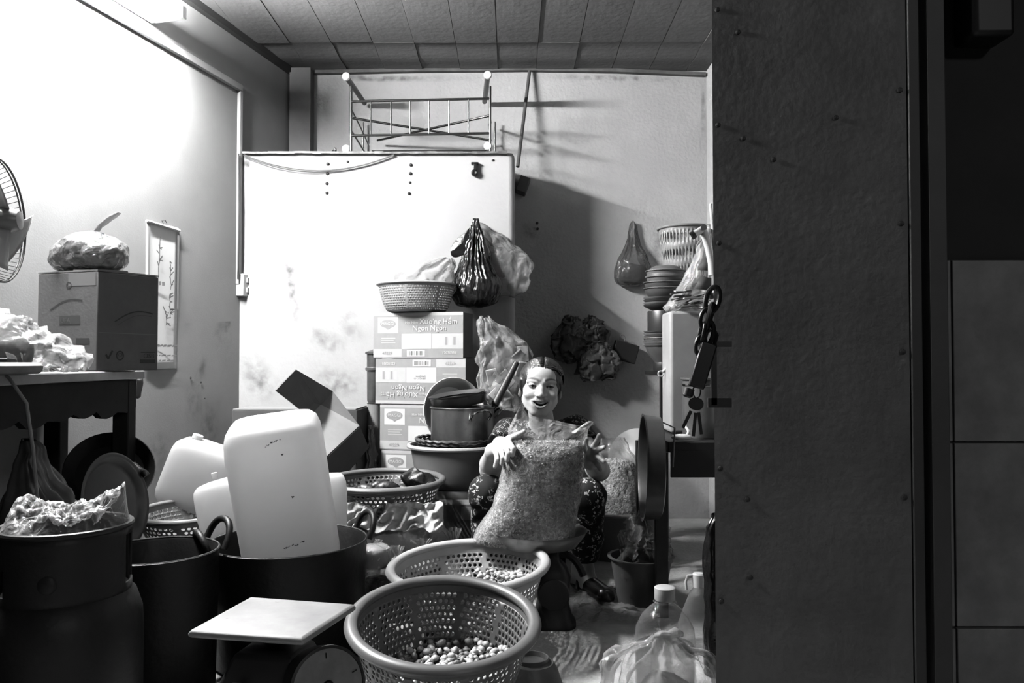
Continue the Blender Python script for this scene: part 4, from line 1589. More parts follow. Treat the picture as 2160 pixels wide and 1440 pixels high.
# ---- second hung clear bag with light packs, right of the carton stack
cg = thing('goods_bag', 'clear plastic bag of small packs hung beside the printed cartons', 'bag', P(1070, 860, 3.50))
o0 = cg.location.copy()
K = []
for px, py, w, fo in ((1072, 862, 16, .1), (1070, 848, 46, .1), (1066, 800, 58, .12), (1064, 750, 56, .15), (1052, 715, 44, .25), (1034, 690, 26, .4), (1022, 672, 8, .4)):
    p = P(px, py, 3.50) - o0
    K.append((p.x, 0, p.z, w * 3.50 / 1650, .05, fo))
bag_mb(K, 36, 72, 8, 47, .022, 18).build('bag_body', film('bag_film2', .2, .85, .95, .10, .7, 24), cg, angle=180)
rnd = random.Random(8)
for k in range(9):
    p = P(rnd.uniform(1035, 1105), rnd.uniform(722, 840), 3.50) - o0
    MB().box((0, 0, 0), (.05, .012, .075), None).noise_push(.008, 30, k).xf(TR((p.x, rnd.uniform(-.012, .012), p.z), rotm(rnd.uniform(-.6, .6), rnd.uniform(-1, 1), rnd.uniform(-.5, .5)))).build('small_pack', mat('pack_pale%d' % (k % 3), (.95, .6, .3)[k % 3], .4), cg, bevel=.003)

# ---- aluminium pots behind the stack, on the partition side
q = P(786, 850, 3.70)
ap_ = thing('slim_pot', 'slim aluminium pot half hidden behind the printed cartons', 'pot', (P(790, 800, 3.74).x, 3.735, 0))
zb, zt2 = P(786, 850, 3.66).z, P(786, 742, 3.66).z
MB().lathe([(.03, zb), (.034, zb + .01), (.035, zt2 - .09), (.043, zt2 - .085), (.043, zt2 - .075), (.036, zt2 - .07), (.036, zt2 - .01), (.044, zt2 - .008), (.044, zt2), (.01, zt2 + .012)], 40).build('pot_body', alu, ap_, angle=40)
MB().lathe([(.03, 0), (.032, zb - .006), (.036, zb - .002), (.01, zb - .001)], 32).build('stand', mat('pot_stand', .35, .7, var=.4), ap_)

# ---- tub with pans on a tin drum
q = P(967, 938, 3.30)
zr, zbm = q.z, P(985, 1022, 3.30).z
drum = thing('tin_drum', 'round tin drum with a ribbed lid under the wash tub', 'drum', (q.x - .005, 3.30, 0))
MB().lathe([(.15, 0), (.155, .005), (.155, .22), (.01, .22)], 48).build('drum_body', mat('drum_body', .16, .5, metal=.3, var=.3), drum)
zz = zbm - .003
MB().lathe([(.158, zz - .075), (.166, zz - .07), (.166, zz - .045), (.160, zz - .04), (.166, zz - .032), (.166, zz - .012), (.16, zz), (.01, zz)], 48).build('lid', mat('drum_lid', .38, .35, metal=.5, var=.3), drum, angle=35)
tub = thing('wash_tub', 'grey plastic wash tub holding pans, set on the tin drum', 'tub', (q.x, 3.30, zbm))
Rt = 100 / 1650 * 3.30
MB().lathe(vessel(Rt, zr - zbm - .006, Rt * .78, .004, .012, .55), 64).build('tub_body', mat('tub_plastic', .22, .45, var=.15), tub, angle=50)
MB().tube([((Rt + .008) * math.cos(k / 64 * 2 * PI), (Rt + .008) * math.sin(k / 64 * 2 * PI), zr - zbm) for k in range(64)], .009, 8, closed=True).build('rim', mat('tub_rim', .5, .4), tub)
# dark wicker basket standing in the tub
wb = thing('wicker_basket', 'dark round wicker basket sitting inside the wash tub', 'basket', (q.x + .005, 3.30, zbm + .02), (.0, 0, 0))
Rw_ = Rt * .90
hw = zr - zbm + .01
wk_m = mat('wicker_dark', .02, .5, var=.5, scale=60)
for k, zz_ in enumerate((hw - .002, hw - .016, hw - .03)):
    pts = []
    for i in range(120):
        a = 2 * PI * i / 120
        w = .0022 * math.sin(i * PI / 2 + k)
        pts.append(((Rw_ - k * .004 + w) * math.cos(a), (Rw_ - k * .004 + w) * math.sin(a), zz_ + .0022 * math.cos(i * PI / 2 + k)))
    MB().tube(pts, .007, 6, closed=True).build('woven_rim', wk_m if k else mat('wicker_rim', .16, .4, var=.8, scale=50), wb)
MB().lathe([(Rw_ - .012, hw - .03), (Rw_ * .86, .005), (.01, .0), (.01, .004), (Rw_ * .85, .009), (Rw_ - .016, hw - .03)], 48, cap0=False, cap1=False).build('basket_wall', wk_m, wb)
# aluminium pot with bow handles
pz = P(972, 913, 3.28).z
pp = thing('aluminium_pot', 'dented aluminium pot with bow handles standing in the wash tub', 'pot', (P(976, 900, 3.26).x, 3.25, pz - .05))
Rp = 66 / 1650 * 3.27
hp_ = P(974, 858, 3.27).z - pz + .05
zin = -(pz - .05) + (zbm + .03)
MB().lathe([(Rp * .9, 0), (Rp * .96, .006), (Rp, .02), (Rp, hp_ - .004), (Rp + .005, hp_), (Rp + .004, hp_ + .004), (Rp - .003, hp_), (Rp - .003, .02), (.01, .006)], 48).build('pot_body', alu, pp, angle=45)
for a in (-.95, .25):
    pts = []
    for k in range(13):
        t_ = PI * k / 12
        aa = a - .33 * math.cos(t_)
        r = Rp + .004 + .028 * math.sin(t_) ** .6
        pts.append((r * math.cos(aa), r * math.sin(aa), hp_ - .045 + .04 * math.sin(t_) ** .8))
    MB().tube(pts, .0048, 8).build('bow_handle', chrome, pp)
# saucepan with a wooden handle, tipped on the pot
sp = thing('saucepan', 'spouted saucepan with a long wooden handle lying on the aluminium pot', 'saucepan', (P(968, 862, 3.24).x, 3.25, pz - .05 + hp_ + .002))
Rs = 60 / 1650 * 3.26
M = TR((0, 0, .010), rotm(.06, -.10, 0))
prof = [(.01, 0), (Rs * .85, 0), (Rs * .95, .008), (Rs, .035), (Rs + .004, .038), (Rs - .002, .036), (Rs * .93, .012), (.01, .004)]
MB().lathe(prof, 48, M).build('pan_body', alu, sp, angle=45)
MB().lathe([(Rs * .8, 0), (Rs * .98, .012), (Rs * 1.0, .016), (Rs * .97, .014), (Rs * .78, .003)], 40, M @ TR((-.004, 0, .030), rotm(.01, -.03, 0)), cap0=False, cap1=False).build('pan_lid', mat('pan_lid', .35, .35, metal=.8, var=.3), sp, angle=45)
ha, hb = P(1036, 868, 3.24) - sp.location, P(1090, 764, 3.30) - sp.location
MB().tube([ha, ha.lerp(hb, .12), ha.lerp(hb, .14), ha.lerp(hb, .6), hb], [.009, .010, .0165, .0155, .013], 12).build('wooden_handle', mat('handle_wood', .05, .5, var=.4), sp)
MB().tube([ha + Vector((-.05, 0, -.012)), ha + Vector((0, 0, .004))], [.012, .010], 8).build('handle_socket', alu, sp)
MB().tube([hb + Vector((-.008, -.012, -.008)), hb + Vector((-.008, -.016, -.008))], .003, 8).build('hang_hole', blk, sp)
# white enamel basin on edge behind the pots
eb = thing('enamel_basin', 'white basin standing on edge behind the aluminium pot', 'basin', P(958, 925, 3.37) + Vector((0, 0, .0)))
Re = 68 / 1650 * 3.37
nrm = Vector((.50, -.86, .10)).normalized()
c_ = P(958, 866, 3.37) - eb.location
MB().lathe([(.01, -.055), (Re * .72, -.055), (Re * .80, -.05), (Re * .94, -.02), (Re, .0), (Re + .006, .002), (Re + .004, .005), (Re - .004, .002), (Re * .90, -.018), (Re * .76, -.046), (.01, -.050)], 56, TR(c_, basis(nrm))).build('basin_body', mat('enamel_white', .9, .3, var=.1), eb, angle=50)

# ---- basket with dark dried goods on a white cloth sack
q = P(812, 1010, 2.98)
hb3 = .135
basket('dark_basket', 'dark grey plastic basket of dried goods on the white sack', 119 / 1650 * 2.98, hb3, 119 / 1650 * 2.98 * .74, (q.x, 2.98, q.z - hb3), (.03, 0, 0), mat('basket3_plastic', .2, .42, var=.2), 72, 7, .35, .022, .011)
dk = mat('dried_dark', .014, .42, var=.5, scale=30, bump=.4, bscale=60)
rnd = random.Random(3)
spots = [(760, 990, .055), (790, 1003, .05), (822, 1008, .05), (850, 1000, .045), (775, 1012, .05), (805, 992, .045)]
for k, (px, py, l) in enumerate(spots):
    p = P(px, py, 2.98)
    an = rnd.uniform(-.5, .5)
    pts = [Vector((l * (t - .5) * 2 * math.cos(an), l * (t - .5) * 2 * math.sin(an), .012 * math.sin(t * PI))) for t in (0, .15, .4, .7, .9, 1)]
    o = MB().tube(pts, [.004, .016, .022, .021, .014, .004], 10).build('dried_piece', dk, None)
    o.location = (p.x, 2.96 + rnd.uniform(-.05, .05), q.z - .055 + .012 * (k % 3))
    tag(o, 'dark wrinkled dried piece lying in the dark grey basket', 'dried food', 'dark dried pieces in the basket')
o = MB().sphere((0, 0, 0), (.062, .05, .046), 40, 24).noise_push(.022, 26, 2).build('dried_piece', dk, None, angle=180)
o.location = (P(880, 998, 2.98).x, 2.98, q.z - .012)
tag(o, 'large rounded dark dried piece in the dark grey basket', 'dried food')
o = MB().sphere((0, 0, 0), (.14, .135, .035), 28, 12).noise_push(.02, 14, 6).build('dried_heap', dk, None, angle=180)
o.location = (q.x, 2.98, q.z - .085)
tag(o, 'heap of dark dried food filling the dark grey basket', 'dried food', kind='stuff')
# white sack
sx = thing('white_sack', 'creased white cloth sack lying under the dark grey basket', 'sack', (P(812, 1100, 3.0).x, 3.0, 0))
mb = MB()
ztop = q.z - hb3


def fs(u, v):
    a = u * 2 * PI
    x, y = .235 * math.cos(a), .17 * math.sin(a)
    prof_ = [(0, 0), (.55, 0), (.96, .02), (1.04, .07), (1.02, .15), (.98, ztop - .06), (.93, ztop - .022), (.8, ztop - .012), (.4, ztop - .016), (0, ztop - .016)]
    t = v * (len(prof_) - 1)
    j = min(int(t), len(prof_) - 2)
    s, z = lerp(prof_[j][0], prof_[j + 1][0], t - j), lerp(prof_[j][1], prof_[j + 1][1], t - j)
    p = Vector((x * s, y * s, z))
    k = .022 if 0.2 < v < .85 else .004
    p += Vector((nz(p.x * 9, p.y * 9, p.z * 14), nz(p.x * 9 + 5, p.y * 9, p.z * 14), .5 * nz(p.x * 12, p.y * 12 + 3, p.z * 12))) * k
    p += Vector((math.cos(a), math.sin(a), 0)) * .012 * abs(math.sin(p.z * 40 + 3 * nz(p.x * 8, p.y * 8, 2))) * (k > .01)
    p.z = max(0.001, p.z)
    return p


mb.grid(fs, 96, 40)
mb.build('sack_body', mat('sack_cloth', .7, .85, var=.2, scale=12, bump=.3, bscale=60), sx, angle=180)
cl = MB()


def fcl(u, v):
    px = lerp(702, 935, u)
    py = lerp(1060, 1118, v) + 16 * nz(u * 6, 3, 1) * v + 7 * nz(u * 14, v * 6, 1)
    p = P(px, py, 2.79 + .03 * nz(u * 4, v * 2, 5) + .05 * (abs(nz(u * 9 + v * 2, v * 2, 2)) - .25) + .020 * nz(u * 20 + v * 3, v * 3, 7) - .02 * v)
    return p - sx.location


cl.grid(fcl, 110, 34)
cl.build('draped_edge', mat('sack_cloth_edge', .85, .85, var=.15, scale=12, bump=.3, bscale=60), sx, angle=180, solid=.002)

# carton with an oval mark beside the drum
q = P(975, 1085, 3.05)
o = thing('small_carton', 'small carton standing in front of the tin drum', 'carton', (P(962, 1100, 3.02).x, 3.06, 0))
zc4 = P(962, 1062, 3.02).z
MB().box((0, 0, zc4 / 2), (.15, .10, zc4)).build('carton_body', card, o, bevel=.003)
MB().box((.045, -.0512, zc4 - .035), (.05, .001, .05)).build('pasted_label', card_l, o)

# ================================================================== FOREGROUND AND RIGHT SIDE
kern_m = mat('kernel_pale', .8, .45, var=.35, scale=25)
kern_d = mat('kernel_brown', .32, .45, var=.4, scale=25)


def kernel_meshes():
    out = []
    for k in range(5):
        mb = MB().sphere((0, 0, 0), (.0105 + .002 * (k % 3), .0085, .0078), 10, 6).noise_push(.0028, 90, k * 3)
        o = mb.build('kernel', kern_m if k != 3 else kern_d, None, angle=180)
        out.append(o)
    pts = [(-.02, 0, 0), (-.01, 0, .002), (.0, .001, .002), (.008, .002, .003), (.014, .002, .003), (.020, .002, .002)]
    out.append(MB().tube(pts, [.002, .0035, .0038, .006, .0085, .003], 8).build('kernel', kern_m, None))
    return out


KM = kernel_meshes()
_ku = [False] * len(KM)


def joined_bed(t, R, zfill, n, label, seed, slope):
    rnd = random.Random(seed)
    mb = MB()
    for _ in range(n):
        a, r = rnd.uniform(0, 2 * PI), R * math.sqrt(rnd.random())
        x, y = r * math.cos(a), r * math.sin(a)
        z = zfill + slope[0] * x + slope[1] * y + .008 * nz(x * 18, y * 18, seed) + rnd.uniform(-.005, .004)
        mb.sphere((x, y, z), (rnd.uniform(.007, .012), rnd.uniform(.006, .009), .007), 8, 5, rotm(rnd.uniform(-.5, .5), rnd.uniform(-.5, .5), rnd.uniform(0, 6.3)))
    o = mb.build('kernel_bed', kern_d if seed % 2 else kern_m, None, angle=180)
    o.location = t.location
    o.rotation_euler = t.rotation_euler
    return tag(o, label, 'kernels', kind='stuff')


def fill_basket(t, R, zfill, n, label, group, seed, slope=(0, 0), ybias=0.0):
    """kernels heaped in basket t: local heap surface near zfill, spilled towards (slope)"""
    rnd = random.Random(seed)
    M = t.matrix_basis
    pl = []
    tries = 0
    while len(pl) < n and tries < n * 40:
        tries += 1
        a, r = rnd.uniform(0, 2 * PI), R * math.sqrt(rnd.random())
        x, y = r * math.cos(a), r * math.sin(a)
        if y > ybias and rnd.random() > .35:
            continue
        dmin = .0115
        if any((x - p[0]) ** 2 + (y - p[1]) ** 2 < dmin * dmin for p in pl) and rnd.random() > .25:
            continue
        z = zfill + slope[0] * x + slope[1] * y + .010 * nz(x * 18, y * 18, seed) + rnd.uniform(0, .008)
        pl.append((x, y, z))
    for x, y, z in pl:
        k = rnd.choices(range(6), (5, 5, 5, 3, 5, 1))[0]
        if not _ku[k]:
            o = KM[k]
            _ku[k] = True
        else:
            o = KM[k].copy()
            COL.objects.link(o)
        o.location = M @ Vector((x, y, z))
        o.rotation_euler = (rnd.uniform(-.5, .5), rnd.uniform(-.5, .5), rnd.uniform(0, 6.3))
        s = rnd.uniform(.7, 1.1)
        o.scale = (s, s, s)
        tag(o, label, 'kernel', group)


# ---- the two near baskets
q = P(936, 1305, 1.88)
R1 = 188 / 1650 * 1.88
h1 = .185
tilt = .17
b1 = basket('mesh_basket', 'dark plastic mesh basket of kernels nearest the kitchen scale', R1, h1, R1 * .72, (0, 0, 0), (tilt, 0, .2), dark_basket, 84, 9, .34, .030, .013)
# rim centre sits at q
off = rotm(tilt, 0, .2) @ Vector((0, 0, h1))
b1.location = q - off
bpy.context.view_layer.update()
fill_basket(b1, R1 * .80, .050, 192, 'small rounded kernel in the heap in the nearer mesh basket', 'kernels in the nearer mesh basket', 5, (.10, -.08), .06)
joined_bed(b1, R1 * .80, .042, 330, 'bed of further kernels covering the floor of the nearer mesh basket', 5, (.10, -.08))

q = P(988, 1188, 2.36)
R2 = 160 / 1650 * 2.36
b2 = basket('mesh_basket', 'mid grey plastic mesh basket of kernels in front of the woman', R2, .15, R2 * .74, (0, 0, 0), (.06, -.04, 0), mat('basket2_plastic', .62, .42, var=.15), 76, 7, .34, .034, .012)
off = rotm(.06, -.04, 0) @ Vector((0, 0, .15))
b2.location = q - off
bpy.context.view_layer.update()
fill_basket(b2, R2 * .78, .075, 105, 'small rounded kernel in the heap in the grey mesh basket', 'kernels in the grey mesh basket', 9, (.12, -.05), .08)
joined_bed(b2, R2 * .82, .068, 300, 'bed of further kernels covering the floor of the grey mesh basket', 8, (.12, -.05))
# what the grey basket stands on: upturned bowl
zz = b2.location.z - .004
ub = tag(MB().lathe([(.15, 0), (.154, .004), (.11, zz - .012), (.10, zz - .003), (.01, zz - .003)], 40).build('upturned_bowl', mat('bowl_plastic', .18, .5), None, angle=40), 'upturned plastic bowl under the grey mesh basket', 'bowl')
ub.location = (b2.location.x, b2.location.y, 0)
# second upturned bowl beside the nearer basket
q = P(1118, 1400, 1.98)
ub2 = tag(MB().lathe([(.085, 0), (.088, .004), (.07, .055), (.058, .075), (.045, .078), (.045, .088), (.04, .088), (.038, .076), (.005, .076)], 40).build('footed_bowl', mat('bowl_dim', .10, .5), None, angle=40), 'upturned footed bowl beside the nearer mesh basket', 'bowl')
ub2.location = (.05, 2.06, 0)

# ---- kitchen scale with square steel plate, front left
ZS = .36
cs_ = [G(395, 1329, ZS), G(640, 1346, ZS), G(752, 1273, ZS), G(527, 1257, ZS)]
cc = sum(cs_, Vector()) / 4
ks = thing('kitchen_scale', 'dial scale with a square worn steel plate on a dark body', 'scale', (cc.x, cc.y, 0))
o0 = ks.location.copy()
mb = MB()
t4 = [p - o0 for p in cs_]
cz = Vector((0, 0, ZS))
rings = []
for ins, dz in ((.10, -.016), (.02, -.014), (.0, -.010), (.0, -.006), (.035, .0), (.07, .0005)):
    rings.append([p.lerp(cz, ins) + Vector((0, 0, dz)) for p in t4])
mb.loft(rings)
mb.build('plate', mat('scale_plate', .40, .5, metal=.2, var=.35, scale=10, stain=(.10, 30, .64)), ks, bevel=.004)
ang = math.atan2((cs_[1] - cs_[0]).y, (cs_[1] - cs_[0]).x)
Rz = rotm(0, 0, ang).to_3x3()
body_m = mat('scale_body', .018, .5, var=.3)
rings = []
for z, s in ((.0, .115), (.02, .115), (.03, .10), (.24, .085), (.30, .06), (.31, .03)):
    rings.append([Rz @ Vector((x * s, y * s * .85, z)) for x, y in ((-1, -1), (1, -1), (1, 1), (-1, 1))])
MB().loft(rings).build('scale_body', body_m, ks, bevel=.012, bseg=3)
MB().lathe([(.02, .30), (.02, .345)], 16).build('stem', body_m, ks)
dcn = P(690, 1448, 1.45) - o0
dn = Vector((.55, -.80, .22)).normalized()
Md = TR(dcn, basis(dn))
MB().lathe([(.068, -.05), (.072, -.01), (.072, .006), (.067, .008), (.066, .004)], 48, Md, cap1=False).build('dial_case', body_m, ks)
MB().lathe([(.0665, .003), (.0665, .005), (.01, .006)], 48, Md).build('dial_face', mat('dial_face', .34, .4, var=.3, scale=20), ks)
for k in range(5):
    a = 2 * PI * k / 5
    MB().box((0, 0, 0), (.0022, .010, .0008)).xf(Md @ Matrix.Rotation(a, 4, 'Z') @ TR((0, .055, .0068))).build('dial_mark', blk, ks)
MB().box((0, 0, 0), (.004, .045, .001)).xf(Md @ Matrix.Rotation(2.4, 4, 'Z') @ TR((0, .022, .0075))).build('pointer', blk, ks)
MB().lathe([(.012, .006), (.010, .011), (.002, .012)], 16, Md).build('pointer_hub', blk, ks)
lp = P(528, 1432, 1.42) - o0
MB().box(Rz @ Vector((-.035, -.0800, .245)), (.018, .002, .03), Rz).build('small_label', mat('scale_label', .14, .6), ks)

# ---- little tied bags, jar, loose bags behind the grey basket
def tied_bag(name, label, px, py, Y, r, h, fill, seed, group=None, z0=0.0, fm=None):
    c = P(px, py, Y)
    t = thing(name, label, 'bag', (c.x, Y, z0), (0, 0, seed * .7), group)
    bag_mb([(0, 0, 0, r * .7, r * .6, .04), (0, 0, h * .12, r, r * .85, .05), (0, 0, h * .4, r * .95, r * .85, .06), (0, 0, h * .62, r * .5, r * .45, .3), (.002, 0, h * .72, r * .12, r * .12, .4), (.004, 0, h * .82, r * .16, r * .14, .5), (.006, 0, h, r * .42, r * .3, .6)], 30, 56, 7, seed, r * .06, 2.0 / r).build('bag_body', fm or clear, t, angle=180)
    MB().sphere((0, 0, h * .29), (r * .93, r * .8, h * .27), 24, 14).noise_push(r * .06, 2.2 / r, seed).build('contents', fill, t)
    return t


pean = mat('peanut_fill', .6, .7, var=.7, scale=60, bump=1.0, bscale=90)
pean_d = mat('shred_fill', .45, .8, var=.6, scale=90, bump=.8, bscale=120)
zb1 = P(800, 1172, 2.62).z - .03
shelf_low = tag(MB().box((0, 0, 0), (.36, .20, .12)).build('low_crate', mat('low_crate_b', .05, .7), bevel=.004), 'low dark crate carrying the small tied bags', 'crate')
shelf_low.location = (P(860, 1200, 2.66).x, 2.68, .06)
tied_bag('tied_bag', 'small tied bag of peeled nuts with its knot up, next to the jar', 838, 1180, 2.62, .058, .12, pean, 3, 'small tied bags of nuts', .12)
tied_bag('tied_bag', 'plump tied bag of nuts on the low crate behind the grey basket', 892, 1180, 2.66, .065, .135, pean, 5, 'small tied bags of nuts', .12)
tied_bag('tied_bag', 'tied bag of nuts on the floor beside the small carton', 955, 1150, 2.80, .08, .26, pean_d, 7, 'small tied bags of nuts', 0, clear_thin)
tied_bag('tied_bag', 'wrinkled tied bag of shreds behind the handle of the large pot', 778, 1140, 2.72, .075, .24, pean, 9, 'small tied bags of nuts', 0)
# jar with a white lid
q = P(786, 1235, 2.42)
jr = thing('glass_jar', 'clear jar with a pale wrapped top between the pot and the baskets', 'jar', (q.x - .005, 2.50, 0))
zj = P(786, 1152, 2.50).z
rj = 30 / 1650 * 2.5
MB().lathe([(rj * .9, 0), (rj, .01), (rj, zj - .075), (rj * .85, zj - .06), (rj * .85, zj - .05)], 36, cap1=False).build('jar_glass', film('jar_glass', .12, .8, .8, .05, .1, 20), jr)
MB().lathe([(rj * .95, zj - .062), (rj * 1.05, zj - .058), (rj * 1.05, zj - .012), (rj * .95, zj - .004), (.01, zj)], 36).build('lid', mat('jar_lid', .6, .4, var=.1), jr)
bag_mb([(0, 0, zj - .085, rj * 1.12, rj * 1.12, .1), (0, 0, zj - .05, rj * 1.1, rj * 1.1, .08), (0, 0, zj - .01, rj * 1.1, rj * 1.1, .1), (0, 0, zj + .004, rj * .6, rj * .6, .2), (0, 0, zj + .008, .005, .005, .2)], 20, 48, 8, 3, .006, 40, False).build('wrap', milky, jr, angle=180)
MB().lathe([(rj * .8, .006), (rj * .9, .012), (rj * .9, zj - .10), (.01, zj - .098)], 24).build('contents', pean_d, jr)
# crumpled clear wrap between pot and near basket
o = bag_mb([(0, 0, 0, .03, .03, .1), (0, 0, .05, .045, .035, .15), (.0, 0, .10, .035, .03, .2), (0, 0, .13, .02, .012, .3)], 20, 48, 7, 14, .02, 30).build('crumpled_wrap', clear, None, angle=180)
q = P(788, 1290, 2.3)
o.location = (q.x, 2.32, 0)
tag(o, 'crumpled clear wrap on the floor between the large pot and the near basket', 'bag')
# torn white wrapping left of the cartons on the floor/partition foot
o = bag_mb([(0, 0, 0, .022, .06, .1), (0, 0, .2, .026, .07, .15), (0, 0, .4, .024, .06, .2), (0, 0, .56, .012, .03, .3)], 40, 64, 7, 17, .014, 24).build('torn_wrapping', film('torn_film', .5, .95, .75, .2, .6, 16), None, angle=180)
o.location = (P(784, 900, 3.68).x, 3.68, 0)
tag(o, 'torn pale plastic wrapping beside the printed cartons', 'wrapping')

# ---- black dial scale with steel pan, big bag of shredded food on it
GX = G(1165, 1340)
ws = thing('market_scale', 'black market scale with a shallow steel pan carrying the big bag', 'scale', (P(1166, 1200, 2.58).x, 2.58, 0))
zp = P(1120, 1168, 2.50).z
rings = []
for z, wx_, wy_ in ((0, .075, .075), (.012, .075, .075), (.03, .062, .065), (.08, .050, .06), (.12, .056, .062), (.16, .058, .06), (.19, .045, .05), (.21, .025, .03), (zp, .02, .02)):
    rings.append([Vector((wx_ * math.copysign(abs(math.cos(a)) ** .6, math.cos(a)), wy_ * math.copysign(abs(math.sin(a)) ** .6, math.sin(a)), z)) for a in [2 * PI * k / 24 for k in range(24)]])
MB().loft(rings).build('scale_body', mat('market_scale_body', .006, .5), ws, angle=40)
MB().lathe([(.050, -.02), (.052, 0), (.048, .004), (.01, .005)], 32, TR((0, -.058, .11), basis((0, -1, 0)))).build('dial', mat('market_dial', .03, .4), ws)
pts = []
for k in range(9):
    t_ = k / 8
    pts.append(Vector((lerp(.02, .10, t_), -.0, zp - .02 - .07 * t_ ** 3)))
MB().tube(pts, .012, 8).build('support_arm', mat('market_scale_body', .006), ws)
MB().tube([Vector((-p.x, p.y, p.z)) for p in pts], .012, 8).build('support_arm', mat('market_scale_body', .006), ws)
Rpn = .155
MB().lathe([(.01, zp), (Rpn * .5, zp), (Rpn * .8, zp + .012), (Rpn * .97, zp + .045), (Rpn, zp + .058), (Rpn + .004, zp + .06), (Rpn - .002, zp + .058), (Rpn * .95, zp + .045), (Rpn * .78, zp + .016), (Rpn * .5, zp + .004), (.01, zp + .004)], 56, TR((-.045, 0, 0))).build('weighing_pan', mat('pan_steel', .75, .38, metal=.9, var=.2), ws, angle=50)

BY = 2.60
bg_ = thing('food_bag', 'big clear bag of shredded dried food standing on the market scale', 'bag', (P(1120, 1140, BY).x, BY, zp + .006))
o0 = bg_.location.copy()


def outline_keys(rows, Y, dep):
    K = []
    for py, xl_, xr_, d in rows:
        a_, b_ = P(xl_, py, Y), P(xr_, py, Y)
        K.append(((a_.x + b_.x) / 2 - o0.x, 0, a_.z - o0.z, (b_.x - a_.x) / 2, d, 0.0))
    return K


# body outline read at the bag's own depth
rows = [(1142, 1040, 1195, .07), (1135, 1004, 1205, .095), (1110, 1015, 1208, .105), (1070, 1040, 1215, .11), (1020, 1056, 1222, .11), (980, 1064, 1227, .105), (950, 1070, 1230, .095), (935, 1078, 1226, .07), (930, 1100, 1205, .03)]
Kc = outline_keys(rows, BY, 0)
heap = MB()


def big_ring(lv, seg, amp, fr_, inset, seed):
    out = []
    for (c, rx, ry, f) in lv:
        ring = []
        for k in range(seg):
            a = 2 * PI * k / seg
            e = .72
            ca, sa = math.cos(a), math.sin(a)
            p = Vector(c) + Vector(((rx - inset) * math.copysign(abs(ca) ** e, ca), (ry - inset) * math.copysign(abs(sa) ** e, sa), 0))
            d = amp * nz(p.x * fr_ + seed, p.y * fr_, p.z * fr_) + amp * .6 * nz(p.x * fr_ * 2.6, p.y * fr_ * 2.6 + seed, p.z * fr_ * 2.6)
            p += Vector((ca, sa, .3)) * d
            ring.append(p)
        out.append(ring)
    return out


heap.loft(big_ring(smooth_levels(Kc, 110), 150, .005, 70, .004, 3))
shred = mat('shredded_food', .9, .8, var=.75, scale=75, bump=1.0, bscale=130)
heap.build('shredded_food', shred, bg_, angle=180)['kind'] = 'stuff'
# loose flakes on the heap surface
fl = MB()
rnd = random.Random(77)
lv = smooth_levels(Kc, 60)
for i in range(9000):
    j = rnd.random() ** 1.0 * 59
    c, rx, ry, f = lv[int(j)]
    a = rnd.uniform(PI * .95, 2.05 * PI)
    ca, sa = math.cos(a), math.sin(a)
    p = Vector(c) + Vector(((rx - .003) * math.copysign(abs(ca) ** .72, ca), (ry - .003) * math.copysign(abs(sa) ** .72, sa), rnd.uniform(-.004, .004)))
    l, w = rnd.uniform(.0025, .006), rnd.uniform(.0007, .0017)
    R = Euler((rnd.uniform(0, 6.3), rnd.uniform(0, 6.3), rnd.uniform(0, 6.3))).to_matrix()
    fl.add([p + R @ Vector(v) for v in ((-l, -w, 0), (0, -w, .002), (l, -w * .3, 0), (l, w * .3, 0), (0, w, .002), (-l, w, 0))], [(0, 1, 4, 5), (1, 2, 3, 4)])
o = fl.build('loose_flakes', mat('flake_pale', .9, .7, var=.5, scale=40), bg_, angle=180)
o['kind'] = 'stuff'
# the film, with its open top pulled up into two corners
film_rows = [(1146, 1036, 1198, .075), (1138, 1000, 1210, .10), (1110, 1010, 1213, .112), (1070, 1036, 1220, .118), (1020, 1052, 1227, .118), (980, 1060, 1232, .112), (950, 1064, 1236, .10), (925, 1070, 1238, .07), (905, 1074, 1240, .045)]
Kf = outline_keys(film_rows, BY, 0)
rings = big_ring(smooth_levels(Kf, 60), 120, .005, 30, 0, 9)
# upper sleeve: rises to the photographed top edge, left corner high, right corner gathered
last = rings[-1]
cl_ = P(1098, 852, BY) - o0
cr_ = P(1243, 893, BY) - o0
mid_pts = [P(1098, 853, BY) - o0, P(1112, 872, BY) - o0, P(1140, 882, BY) - o0, P(1165, 884, BY) - o0, P(1200, 892, BY) - o0, P(1243, 900, BY) - o0]
n_ex = 18
for i in range(1, n_ex + 1):
    t = i / n_ex
    ring = []
    for k in range(120):
        b0 = last[k]
        a = 2 * PI * k / 120
        u = (math.cos(a) + 1) / 2              # 0 left, 1 right
        s = u * (len(mid_pts) - 1)
        j = min(int(s), len(mid_pts) - 2)
        tp = mid_pts[j].lerp(mid_pts[j + 1], s - j)
        back = math.sin(a) > 0
        tp = tp + Vector((0, (.022 if back else -.022), (-.012 if back else 0)))
        p = b0.lerp(tp, t)
        w = .006 * t
        p += Vector((.3 * w * nz(p.x * 30, p.z * 20, 4 + back), w * (nz(p.x * 45, p.z * 22, 4 + back * 3) + .8 * math.sin(p.x * 160 + back)), 0))
        ring.append(p)
    rings.append(ring)
fm_ = MB().loft(rings, True, False)
fm_.build('bag_film', film('big_bag_film', .18, .80, 1.0, .08, .8, 26), bg_, angle=180)
# gathered right corner
gpts = [(cr_.x - .04, -.01, cr_.z - .030, .016, .012, .3), (cr_.x - .02, -.012, cr_.z - .012, .013, .012, .4), (cr_.x, -.012, cr_.z + .002, .012, .012, .5), (cr_.x + .006, -.012, cr_.z + .008, .003, .003, .4)]
mb = bag_mb(gpts, 14, 32, 6, 5, .003, 60, False)
mb.build('gathered_corner', film('corner_film', .35, .9, .88, .1, .5, 40), bg_, angle=180)

